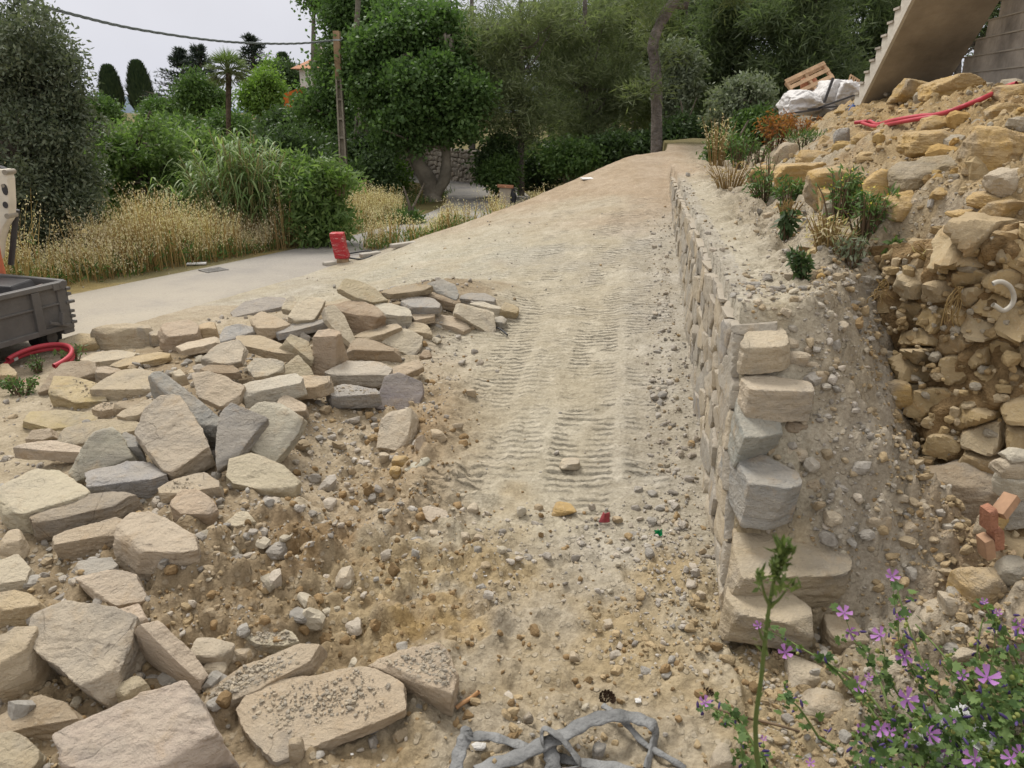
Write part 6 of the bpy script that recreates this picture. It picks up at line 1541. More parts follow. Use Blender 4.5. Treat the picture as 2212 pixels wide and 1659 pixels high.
# ------------------------------------------------------------------ things lying about
RED = simple('red_plastic', (.42, .045, .06), .5, .35, .15, 9); BLUE = simple('blue_plastic', (.04, .085, .25), .5, .35, .15, 9); WHITE = simple('white_film', (.66, .65, .63), .6, .3, .1, 12)
WOODM = simple('pallet_wood', (.46, .31, .19), .85, .1, .25, 12, .01); GREYP = simple('grey_hose_fabric', (.19, .19, .185), .8, .15, .45, 14, .01); BLK = simple('black_pipe_plastic', (.03, .03, .033), .5, .35)
def bollard():
    b = hit(741, 566); t = empty('bollard', b, 'short leaning stump wrapped in torn red film beside the lane', 'bollard'); s = b[1] / F_PX * .98
    m, n, l, bs = mat('red_wrap', .35, .5); v = n.new('ShaderNodeTexCoord').outputs['Object']; mp = n.new('ShaderNodeMapping'); mp.inputs['Scale'].default_value = (6, 6, 34); mp.inputs['Rotation'].default_value = (.2, .35, 0); l.new(v, mp.inputs[0])
    f = N_noise(n, l, mp.outputs[0], 1.6, 6, .7, 1.0); l.new(N_mix(n, l, N_map(n, l, f, .54, .62, 0, .75), (.50, .02, .03), (.75, .55, .50)), bs.inputs['Base Color']); l.new(N_bump(n, l, f, .03), bs.inputs['Normal'])
    q = MB(); rr = [(0, .045, 28), (0, .06, 31), (-4, .16, 29), (-7, .27, 30), (-9, .345, 30)]
    vs, fs = [], []
    for k, (dx, z, w) in enumerate(rr):
        for i, (x, y) in enumerate(((-1, -1), (0, -1.06), (1, -1), (1.04, 0), (1, 1), (0, 1.04), (-1, 1), (-1.05, 0))): vs.append((dx * s + x * w * s / 2 * .94, y * w * s / 2 * .94, z))
    for k in range(4):
        for i in range(8): fs.append((k * 8 + i, k * 8 + (i + 1) % 8, k * 8 + 8 + (i + 1) % 8, k * 8 + 8 + i))
    fs += [tuple(range(8)), tuple(range(32, 40))]; q.add(vs, fs).build('red_film', m, t, bevel=.01)
    MB().box((.0, 0, .01), (.13, .13, .12), .1).build('stump', simple('stump_wood', (.33, .24, .15), .9, .1, .4, 20), t)
    a = hit(775, 556); v, f = tube_np(np.array([a + np.array([.17 * math.cos(q) * (1 + .1 * math.sin(3 * q)), .26 * math.sin(q), .03 + .012 * math.sin(2 * q)]) for q in np.linspace(0, 9, 40)]), .010, 6)
    tag(obj('black_cable', mesh_np('black_cable', v, f, BLK)), 'loop of black cable beside the red wrapped bollard', 'cable')
    for px, py, w, lab in ((712, 573, 34, 'left broken concrete kerb piece by the bollard'), (800, 553, 60, 'long concrete kerb piece right of the bollard'), (872, 532, 80, 'far concrete kerb strip half buried at the lane edge')):
        p = hit(px, py); ang = .75; L = w * p[1] / F_PX
        o = MB().box((0, 0, .02), (L * .8, .09, .05), ang).build('kerb_stone', simple('kerb_concrete', (.40, .37, .32), .9, .1, .2, 9), None, bevel=.012, loc=p); tag(o, lab, 'kerb stone', 'kerb pieces at the lane edge')
bollard()
def path_tube(name, zone, pts, r, m, label, cat, z=.03, yfix=None, flat=1, n=8, k=6, group=None, parent=None):
    P = []
    for p in pts:
        px, py = zpx(zone, p[:2]); dz = p[2] if len(p) > 2 else z
        q = hit(px, py, HG) if yfix is None else at(px, py, yfix)
        if yfix is None:                           # raised: slide back along the ray so that it still sits there
            if q[1] > 25: continue
            q = q + [0, 0, dz]
        P.append(q)
    P = smooth_path(P, k); v, f = tube_np(P, r, n, flat); o = obj(name, mesh_np(name, v, f, m), parent)
    if label: tag(o, label, cat, group)
    return o, P
path_tube('red_conduit', 'C', [(1160, 782), (1200, 777), (1255, 772), (1300, 792), (1400, 772), (1560, 747), (1650, 742), (1740, 722), (1850, 682), (1950, 642), (2090, 572), (2160, 548)], .016, RED, 'red plastic conduit lying across the bank up to the skyline', 'conduit', .03, group='red conduits on the bank')
path_tube('red_conduit', 'C', [(1205, 782), (1290, 806), (1400, 790), (1560, 764), (1650, 752)], .015, RED, 'shorter red conduit lying just below the long one on the bank', 'conduit', .03, group='red conduits on the bank')
path_tube('blue_pipe', 'C', [(1165, 655), (1140, 690), (1120, 740), (1112, 775)], .035, BLUE, 'blue pipe bending down at the foot of the stairs', 'pipe', yfix=9.35)
path_tube('blue_pipe', 'C', [(1200, 662), (1150, 664), (1125, 668)], .030, BLUE, 'short blue pipe stub poking out beside the stairs', 'pipe', yfix=9.5)
o, P = path_tube('white_pipe', 'F', [(2020, 190), (2045, 178), (2085, 180), (2130, 212), (2150, 268), (2135, 322), (2085, 355), (2040, 330), (2020, 318)], .0085, simple('old_white_plastic', (.46, .43, .365), .6, .3, .2, 14), 'hooked piece of old white pipe sticking out of the rubble wall', 'pipe', yfix=2.62)
# coil of red hose on the ground at the left
c = hit(83, 800); R_ = .21
def ring(r, a0, a1, dz, dx=0): return np.array([c + np.array([dx + r * math.cos(a), r * 1.25 * math.sin(a), dz + .03 * math.sin(a)]) for a in np.linspace(a0, a1, 40)])
hs = empty('red_hose', c, 'coil of red corrugated hose on the ground near the trailer', 'hose')
v, f = merge([tube_np(ring(R_, -.4, 3.5, .05) - c, .016, 9), tube_np(ring(R_ * .95, -.5, 3.2, .085, .012) - c, .016, 9), tube_np(ring(R_ * 1.0, -1.5, -.9, .025) - c, .015, 9)])
obj('hose', mesh_np('hose', v, f, RED), hs); q = ring(R_, 2.78, 2.95, .05) - c; v, f = tube_np(q[::8], .0175, 9); obj('tape_band', mesh_np('tape_band', v, f, WHITE), hs)

# the flat grey hose in the foreground
gh = empty('flat_hose', hit(1270, 1620), 'tangled flat grey hose lying at the bottom of the picture', 'hose'); g0 = np.array(gh.location)
def strap(name, pts, r, flat=.2):
    P = []
    for x, y, dz in pts:
        px, py = zpx('H', (x, y)); q = hit(px, py); P.append(at_z(px, py, q[2] + dz) - g0)
    P = smooth_path(P, 8); v, f = tube_np(P, r * (1 + .12 * np.sin(np.arange(len(P)) * .9)), 10, flat); return obj(name, mesh_np(name, v, f, GREYP), gh)
strap('hose', [(1000, 1690, .02), (1090, 1640, .025), (1250, 1590, .04), (1420, 1505, .06), (1560, 1445, .07), (1700, 1365, .08), (1860, 1328, .09), (2000, 1342, .08), (2110, 1385, .07), (2130, 1440, .05), (2110, 1540, .03), (2070, 1690, .02)], .024, .26)
strap('hose', [(860, 1690, .02), (880, 1580, .04), (915, 1480, .06), (938, 1425, .07), (965, 1462, .06), (1060, 1455, .05), (1200, 1490, .035), (1340, 1535, .02)], .019)
strap('hose', [(1440, 1570, .02), (1410, 1500, .06), (1422, 1408, .09), (1520, 1462, .08), (1590, 1540, .06), (1650, 1640, .03), (1560, 1665, .02)], .021)
strap('hose', [(1480, 1680, .02), (1475, 1600, .04), (1450, 1530, .05)], .022)
strap('hose', [(1500, 1590, .02), (1700, 1630, .03), (1880, 1650, .03), (2000, 1690, .02)], .017)
strap('hose', [(1795, 1262, .05), (1840, 1290, .05), (1880, 1320, .05), (1960, 1395, .05), (2060, 1505, .04), (2200, 1590, .03), (2320, 1660, .02)], .010, .6)

# the pile of pallets and sheeting at the foot of the stairs
def pallets():
    for i, (px, py, y, w, rot, ry_, sc, lab) in enumerate(((1756, 186, 11.4, 100, .15, -.42, 1.0, 'tilted wooden pallet leaning on the white sheeting'), (1842, 181, 11.0, 34, .9, -1.0, .42, 'small broken wooden crate behind the stairs'))):
        L = w * y / F_PX * .88; t = empty('pallet', at(px, py, y), lab, 'pallet', 'wooden pallets by the stairs'); t.rotation_euler = (.95, ry_, rot)
        D = L * .75
        for k in range(5): MB().box((0, (k / 4 - .5) * D, .05 * L), (L, D * .12, .02 * L)).build('deck_board', WOODM, t)
        for k in range(3): MB().box(((k - 1) * L * .47, 0, 0), (L * .06, D, .085 * L)).build('bearer', WOODM, t)
        for k in range(3): MB().box((0, (k - 1) * D * .46, -.055 * L), (L, D * .1, .02 * L)).build('bottom_board', WOODM, t)
    Wt = simple('white_sheeting', (.62, .60, .58), .7, .2, .12, 5, .02)
    for i, (px, py, y, w, h, sd, lab) in enumerate(((1730, 224, 11.0, 92, 50, 71, 'left bundle of crumpled white plastic sheeting'), (1790, 207, 11.2, 78, 72, 72, 'middle bundle of crumpled white sheeting under the pallet'), (1836, 205, 10.9, 64, 54, 73, 'right bundle of white sheeting against the stairs'))):
        rg = np.random.default_rng(sd); c_ = at(px, py, y); s_ = y / F_PX * 1.05; nr = rg.normal(size=(16, 3)); nr /= np.linalg.norm(nr, axis=1)[:, None]; nr = np.concatenate([nr, np.eye(3), -np.eye(3)])
        W_, F_ = star_rock((1, 1, 1), nr, rg.uniform(.75, 1.05, len(nr)), 26, sd, 40, .4, 2); fo = fbm3(W_ * 2.4 + sd, 4, sd); W_ = W_ * (1 + .16 * (1 - np.abs(fo))[:, None] - .1) * [w * s_ / 2, .4, h * s_ / 2]
        tag(obj('plastic_sheeting', mesh_np('plastic_sheeting', W_, F_, Wt), None, c_), lab, 'sheeting', 'white sheeting by the stairs')
    for i, (a, e, lab) in enumerate((((1768, 233), (1850, 204), 'upper dark metal profile lying on the sheeting'), ((1745, 236), (1848, 226), 'lower dark metal profile lying on the sheeting'), ((1780, 222), (1800, 168), 'dark strap over the white sheeting'), ((1700, 246), (1770, 236), 'black rod curving over the soil below the sheeting'))):
        A, E = at(*a, 10.5), at(*e, 10.5); tag(MB().beam((0, 0, 0), E - A, .03, .022).build('metal_profile', simple('dark_profile', (.05, .05, .055), .5, .4), None, loc=A), lab, 'profile', 'dark profiles on the sheeting')
    c_ = at(1748, 182, 11.6); rg = np.random.default_rng(4); nr = rg.normal(size=(14, 3)); nr /= np.linalg.norm(nr, axis=1)[:, None]; nr = np.concatenate([nr, np.eye(3), -np.eye(3)])
    W_, F_ = star_rock((1, 1, 1), nr, rg.uniform(.8, 1.05, len(nr)), 10, 9, 20, 1, 2); tag(obj('orange_sack', mesh_np('orange_sack', W_ * [.13, .12, .12], F_, simple('sack', (.55, .25, .15), .8, .1, .2, 9)), None, c_), 'orange sack crammed under the tilted pallet', 'sack')
    p = hit(1580, 326); W_, F_ = star_rock((1, 1, 1), nr, rg.uniform(.8, 1.05, len(nr)), 12, 19, 30, 1.4, 2); tag(obj('plastic_bag', mesh_np('plastic_bag', W_ * [.055, .05, .06], F_, simple('pale_blue_film', (.50, .60, .68), .4, .4, .35, 9)), None, p + [0, 0, .06]), 'crumpled pale blue plastic bag caught in the weeds', 'bag')
    p = hit(1268, 387); tag(MB().box((0, 0, .01), (.17, .12, .012), .3, .1).build('paper_scrap', WHITE, None, loc=p), 'white scrap of card lying near the crest of the ramp', 'scrap')
    p = hit(425, 573); tag(MB().box((0, 0, .02), (.22, .08, .02), .2).build('marble_offcut', WHITE, None, bevel=.006, loc=p), 'flat white offcut at the far edge of the lane', 'offcut')
    p = hit(462, 588); g = MB(); 
    for k in range(7): g.box((0, (k - 3) * .032, .026), (.22, .016, .010), .0)
    g.box((-.115, 0, .026), (.016, .24, .012)).box((.115, 0, .026), (.016, .24, .012)).box((0, 0, .026), (.014, .24, .010)); o = g.build('drain_grate', simple('cast_iron', (.20, .19, .175), .7, .3, .3, 20), None, loc=p); o.rotation_euler = (0, 0, .8); tag(o, 'square cast iron drain grate set in the lane', 'grate')
pallets()
def scraps():
    p = hit(1305, 1131); t = MB()
    for k in range(6): t.tube([(-.022 + .004 * k, .004 * k, .010 + .006 * k), (0, -.006, .012 + .007 * k), (.022, .003 * k, .012 + .006 * k)], .0045, 6)
    tag(t.build('hose_scrap', simple('dusty_red', (.28, .055, .06), .7, .2, .3, 30), None, loc=p), 'crushed scrap of ribbed red hose on the bare ground', 'scrap')
    p = hit(1421, 1160); t = MB()
    for k in range(6):
        a = k * 1.05; t.add([(0, 0, .005), (.018 * math.cos(a), .016 * math.sin(a), .012), (.020 * math.cos(a + .5), .02 * math.sin(a + .5), .034 - .003 * k), (.004, .002, .03)], [(0, 1, 2, 3)])
    tag(t.build('green_plastic', simple('green_film', (.01, .27, .09), .4, .4), None, loc=p), 'tiny bright green plastic scrap near the wall foot', 'scrap')
    CONE = simple('cone_scales', (.07, .045, .03), .9, .1, .4, 60)
    for z, q, lab in (('H', (1790, 1200), 'pine cone left of the purple flower at the ground'), ('I', (210, 1190), 'pine cone beside the lowest left mallow flower')):
        p = hit(*zpx(z, q)); rg = np.random.default_rng(3); P = []; a = np.arange(70) * 2.4; h = np.linspace(0, 1, 70); r = .020 * np.sin(np.clip(h * .9 + .1, 0, 1) * np.pi) + .003
        B_ = np.stack([r * .6 * np.cos(a), r * .6 * np.sin(a), .048 * h], 1); v, f = leaves(B_, unit(np.stack([np.cos(a), np.sin(a), .5 + 0 * a], 1)), np.tile([0, 0, 1.0], (70, 1)), .014, .012)
        o = obj('pine_cone', mesh_np('pine_cone', v, f, CONE, False), None, p); o.rotation_euler = (1.2, .2, rg.uniform(0, 6)); tag(o, lab, 'pine cone', 'pine cones')
    path_tube('stick', 'H', [(865, 1300), (910, 1265), (960, 1235), (1010, 1195)], .0065, simple('stick_wood', (.38, .22, .11), .9, .1, .3, 30), 'reddish brown stick right of the wedge shaped boulder', 'stick', .012)
    path_tube('twig', 'I', [(245, 1290), (400, 1340), (520, 1370), (680, 1410), (820, 1450)], .004, TW, 'thin dark twig lying below the mallow stems', 'twig', .015)
    path_tube('cable_end', 'E', [(1090, 480), (1140, 495), (1190, 535)], .007, BLK, 'black cable end under the pinkish tilted slab', 'cable', .02)
    PL = simple('white_plaster', (.70, .68, .64), .9, .1, .1, 30, .01)
    for z, q, w, lab in (('H', (1005, 1540), 110, 'largest white plaster fragment inside the flat hose'), ('H', (603, 1358), 60, 'white plaster fragment below the wedge shaped boulder'), ('H', (2020, 1245), 60, 'white plaster fragment above the hose at the right'), ('H', (1045, 450), 40, 'white chip on the ruts'), ('H', (1075, 578), 28, 'small white chip in the brown soil'), ('H', (205, 1590), 26, 'tiny white chip at the bottom left of the hose'), ('I', (130, 1275), 30, 'small white chip near the pine cone'), ('H', (2050, 845), 34, 'white chip in the gravel right of the ruts')):
        p = hit(*zpx(z, q)); s_ = w * .345 * p[1] / F_PX * 1.2; rg = np.random.default_rng(int(w)); nr = np.concatenate([rg.normal(size=(9, 3)), np.eye(3), -np.eye(3)]); nr /= np.linalg.norm(nr, axis=1)[:, None]
        W_, F_ = star_rock((1, 1, 1), nr, rg.uniform(.6, 1.0, len(nr)), 8, int(w), 30, 2, 3); tag(obj('plaster_chip', mesh_np('plaster_chip', W_ * [s_ / 2, s_ / 2 * .8, s_ * .16], F_, PL), None, p + [0, 0, .01]), lab, 'chip', 'white plaster chips')
    p = at(2075, 1545, 1.35); p = hit(2060, 1640); tag(MB().box((0, 0, .05), (.22, .16, .10), .5, .2).build('polystyrene_block', simple('polystyrene', (.75, .75, .74), .8, .1, .06, 40, .01), None, bevel=.02, loc=p), 'white polystyrene lump under the mallow leaves', 'block')
scraps()

# ------------------------------------------------------------------ broken masonry with hollow bricks at the right edge
def stub_wall():
    b = hit(2170, 1400); b = np.array([1.62, 2.0, .15]); t = empty('broken_masonry', b, 'stub of broken stone masonry with hollow red bricks at the right edge', 'masonry')
    CL = simple('brick_clay', (.31, .15, .095), .9, .1, .25, 25, .006); CLO = simple('orange_clay', (.34, .21, .13), .9, .1, .2, 20)
    i = 0
    for (c_, w, h, tone) in (((2150, 1320), 190, 130, 'cream'), ((2140, 1440), 180, 150, 'pale'), ((2160, 1580), 200, 190, 'pale'), ((2060, 1640), 110, 170, 'ochre'), ((1990, 1690), 120, 120, 'tan'), ((2160, 1250), 150, 60, 'pale')):
        o = boulder('F', c_, w, h, tone, 'stone', None, None, depth=2.2, amp=1.6, k=16, planes=12); o.parent = t; o.location = np.array(o.location) - b
        for k in ('label', 'category', 'group'):
            if k in o: del o[k]
    for (c_, w, h, tone) in (((2150, 430), 170, 160, 'pale'), ((1950, 560), 220, 280, 'ochre'), ((2120, 640), 170, 150, 'pale'), ((1800, 660), 180, 120, 'cream'), ((2150, 850), 190, 160, 'pale'), ((1980, 800), 150, 120, 'tan'), ((1640, 740), 200, 190, 'cream')):
        o = boulder('I', c_, w, h, tone, 'stone', None, None, depth=2.12, amp=1.6, k=16, planes=12); o.parent = t; o.location = np.array(o.location) - b
        for k in ('label', 'category', 'group'):
            if k in o: del o[k]
    for (px, py, rx, ry_, rz, m) in ((2136, 1118, .3, .2, .5, CL), (2150, 1160, .35, .15, .4, CL), (2172, 1092, .2, 1.3, .5, CLO), (2130, 1180, .2, .1, .3, CLO)):
        p = at(px, py, 2.0) - b; hf = np.array([.036, .021, .014]); nr = np.concatenate([np.eye(3), -np.eye(3)])
        W_, F_ = star_rock(hf, nr, np.concatenate([hf, hf]), 12, int(px + py), 60, .8, 4); me = mesh_np('brick', W_, F_, m); me.set_sharp_from_angle(angle=.5)
        o = obj('brick', me, t); o.location = p; o.rotation_euler = (rx, ry_ + 1.1, rz)
stub_wall()
# ------------------------------------------------------------------ weeds on the bank
def weed(px, py, w, h, seed, label, m, n=160, cat='weed', name='weed', leaf=(.05, .018), stems=14, sm_=None, group='weeds on the bank', droop=.1, flowers=None, y=None, up=.8, basew=.35):
    rg = np.random.default_rng(seed); b = hit(px, py + h / 2) if y is None else at(px, py + h / 2, y); s = np.linalg.norm(b - [0, 0, CAM_H]) / F_PX
    o = empty(name, b, label, cat, group); W, H = w * s, h * s; st, tips = [], []
    for k in range(stems):
        a = rg.uniform(0, 6.28); e = np.array([math.cos(a) * W / 2 * rg.uniform(.1, 1), math.sin(a) * W * .3 * rg.uniform(.1, 1), H * rg.uniform(.55, 1.0)]); p0 = np.array([e[0] * basew, e[1] * basew, -.02])
        mid = (p0 + e) / 2 + [0, 0, H * .12]; P = smooth_path([p0, mid, e], 5); st.append(tube_np(P, np.linspace(.0055, .002, len(P)), 4)); tips.append(P)
    v, f = merge(st); obj('stems', mesh_np('stems', v, f, sm_ or TW, True, {'tint': rg.random(len(v))}), o)
    i = rg.integers(0, stems, n); tp = np.array([tips[j][min(int(abs(rg.beta(1.8, 1.0)) * len(tips[j])), len(tips[j]) - 1)] for j in i])
    P = tp + rg.normal(size=(n, 3)) * [W * .05, W * .05, H * .05]
    d = unit(rg.normal(size=(n, 3)) * .8 + unit(tp * [1, 1, 0]) * .4 + [0, 0, .25 - droop])
    V, F = leaves(P, d, unit(rg.normal(size=(n, 3)) * .6 + [0, -.2, up]), leaf[0] * rg.uniform(.6, 1.3, n), leaf[1] * rg.uniform(.7, 1.2, n))
    obj('leaves', mesh_np('leaves', V, F, m, False, {'tint': np.repeat(rg.random(n), 4)}), o)
    if flowers is not None:
        k = 40; i = rg.integers(0, stems, k); P = np.array([tips[j][-1] for j in i]) + rg.normal(size=(k, 3)) * .02
        V, F = leaves(P, unit(rg.normal(size=(k, 3))), np.tile([0, 0, 1.0], (k, 1)), .014, .012); obj('flowers', mesh_np('flowers', V, F, flowers, False, {'tint': np.repeat(rg.random(k), 4)}), o)
    return o
M_YEL = leaf_mat('yellow_flower', (.45, .38, .05), (.6, .5, .08), .2)
weed(1548, 312, 80, 100, 1, 'tall tan dead weed at the left end of the bank', M_STRAW, 260, leaf=(.05, .012), stems=40, sm_=M_STEM, droop=.0)
weed(1596, 330, 90, 80, 2, 'dark green weed around the pale blue bag', M_WEED, 380, leaf=(.06, .022), stems=26)
weed(1575, 385, 110, 60, 3, 'tangle of dry stalks hanging at the corner of the bank', M_STEM, 160, leaf=(.06, .010), stems=50, sm_=M_STEM, droop=.5)
weed(1672, 292, 80, 75, 4, 'russet dead bush left of another on the bank', M_RUST, 620, leaf=(.06, .024), stems=30, droop=.3, cat='bush', name='dead_bush')
weed(1722, 282, 80, 46, 5, 'lighter rusty dead bush right of the russet one', M_RUST, 420, leaf=(.055, .020), stems=24, droop=.3, cat='bush', name='dead_bush')
weed(1735, 308, 90, 34, 6, 'tuft of green grass right of the dead bushes', M_WEED, 300, leaf=(.10, .010), stems=20, droop=-.4, name='grass_tuft', cat='grass')
weed(1640, 330, 70, 50, 7, 'dull green low weed below the russet dead bush', M_WEED, 220, leaf=(.05, .018), stems=18)
weed(1655, 412, 110, 70, 8, 'bright green weed above the bench left of the yellow flowered one', M_WEED, 420, leaf=(.06, .016), stems=26)
weed(1700, 420, 60, 60, 9, 'feathery green weed leaning out over the bench', M_WEED, 260, leaf=(.07, .016), stems=14)
weed(1698, 488, 34, 66, 10, 'drooping dark leaves hanging down towards the bench', M_DARK, 120, leaf=(.06, .026), stems=8, droop=1.4)
weed(1812, 430, 120, 110, 11, 'tall yellow flowered weed in the middle of the bank', M_WEED, 420, leaf=(.05, .012), stems=34, flowers=M_YEL)
weed(1868, 470, 110, 90, 12, 'sprawling weed with yellow buds right of the tall one', M_WEED, 360, leaf=(.05, .012), stems=30, flowers=M_YEL)
weed(1790, 510, 130, 80, 13, 'mat of dry weeds hanging over the lip of the bench', M_STRAW, 260, leaf=(.05, .009), stems=60, sm_=M_STEM, droop=.5)
weed(1840, 545, 90, 60, 14, 'grey green sprawling weed below the yellow buds', M_GREYG, 200, leaf=(.04, .012), stems=24, droop=.4)
weed(1733, 580, 52, 64, 15, 'dark leafy weed at the edge of the bench', M_DARK, 330, leaf=(.035, .016), stems=14, droop=.2)
weed(1935, 545, 64, 44, 16, 'small ivy like vine above the rubble wall', M_WEED, 110, leaf=(.04, .03), stems=9, droop=.2)
weed(2040, 560, 150, 50, 17, 'spread of dry straw on top of the rubble wall', M_STRAW, 40, leaf=(.04, .005), stems=90, sm_=M_STEM, name='dry_straw', cat='straw', basew=.1)
weed(1700, 455, 60, 40, 18, 'dry brown roots behind the hanging dark leaves', M_STEM, 40, leaf=(.04, .005), stems=40, sm_=M_STEM, name='dry_straw', cat='straw')
weed(45, 838, 80, 34, 19, 'patch of low green weeds by the red hose at the left edge', M_WEED, 320, leaf=(.03, .014), stems=20, group='green weeds by the heap')
weed(85, 790, 60, 30, 20, 'thin green weeds inside the loop of red hose', M_WEED, 150, leaf=(.03, .010), stems=14, group='green weeds by the heap')
weed(160, 765, 70, 34, 21, 'small green weed against the rounded mossy yellow boulder', M_WEED, 120, leaf=(.035, .012), stems=10, group='green weeds by the heap')
weed(1660, 370, 60, 80, 22, 'thin upright green stalks left of the outcrop', M_WEED, 60, leaf=(.04, .008), stems=10)
weed(735, 395, 60, 50, 23, 'leafy green sprig at the right end of the sumac bush', M_BRIGHT, 260, leaf=(.09, .03), stems=10, y=10.4, group='green weeds by the lane')
# roots hanging out of the rubble wall
rgr = np.random.default_rng(12)
for i, (px, py, n_, h, lab) in enumerate(((2060, 615, 12, 90, 'fan of thin dry roots hanging from the top of the rubble wall'), (2160, 700, 9, 70, 'curly dry roots hanging below the white pipe'), (1900, 600, 7, 60, 'few dry roots at the left end of the rubble wall'))):
    st = []; b = at(px, py, 2.95 if i < 2 else 3.3)
    for k in range(n_):
        x = rgr.uniform(-30, 30); P = [np.array([(x * q + rgr.normal() * 6) * .0018, -.03 - .01 * rgr.random(), -q * h * rgr.uniform(.5, 1) * .0018]) for q in np.linspace(0, 1, 6)]; st.append(tube_np(smooth_path(P, 3), .0022, 4))
    v, f = merge(st); tag(obj('roots', mesh_np('roots', v, f, M_STEM, True, {'tint': rgr.random(len(v))}), None, b), lab, 'roots', 'roots in the rubble wall')

# ------------------------------------------------------------------ mallow in the foreground
def petal_mat():
    m, n, l, b = mat('mallow_petal', .6, .2); a = n.new('ShaderNodeAttribute'); a.attribute_name = 'tint'; s2 = n.new('ShaderNodeAttribute'); s2.attribute_name = 'vein'
    w = n.new('ShaderNodeMath'); w.operation = 'SINE'; l.new(N_math(n, l, 'MULTIPLY', s2.outputs['Fac'], 22.0), w.inputs[0])
    c = N_mix(n, l, a.outputs['Fac'], (.30, .10, .36), (.56, .31, .60)); c = N_mix(n, l, N_map(n, l, w.outputs[0], .35, .9, 0, .6), c, (.24, .06, .28)); l.new(c, b.inputs['Base Color'])
    t = n.new('ShaderNodeBsdfTranslucent'); l.new(c, t.inputs[0]); mx = n.new('ShaderNodeMixShader'); mx.inputs[0].default_value = .3; l.new(b.outputs[0], mx.inputs[1]); l.new(t.outputs[0], mx.inputs[2]); l.new(mx.outputs[0], n['Material Output'].inputs['Surface']); return m
def flower_np(c, nrm, R, cup, rg):
    nrm = nrm / np.linalg.norm(nrm); u = np.cross(nrm, [0.3, .9, .1]); u /= np.linalg.norm(u); v = np.cross(nrm, u); V, F, T, E = [], [], [], []
    pr = [(0, .06, 0), (.35, .13, .2), (.7, .24, .5), (.93, .27, .85), (1.0, .15, 1)]; a0 = rg.uniform(0, 6.28)
    for k in range(5):
        a = a0 + k * 1.2566 + rg.normal() * .05; d = np.cos(a) * u + np.sin(a) * v; s = -np.sin(a) * u + np.cos(a) * v; b = len(V)
        for r, w, t in pr:
            for j in (-1, -.5, 0, .5, 1):
                rr = r - (.10 if (t == 1 and j == 0) else 0) - (.02 if t == 1 and abs(j) == 1 else 0)
                V.append(c + d * R * rr + s * R * w * j * 1.05 + nrm * R * (cup * rr * rr + .05 * j * j * t)); T.append(.25 + .6 * t + .1 * rg.random()); E.append(j + 2 * k)
        for q in range(4):
            for j in range(4): F.append((b + q * 5 + j, b + q * 5 + j + 1, b + q * 5 + 6 + j, b + q * 5 + 5 + j))
    return np.array(V), np.array(F), np.array(T), np.array(E)
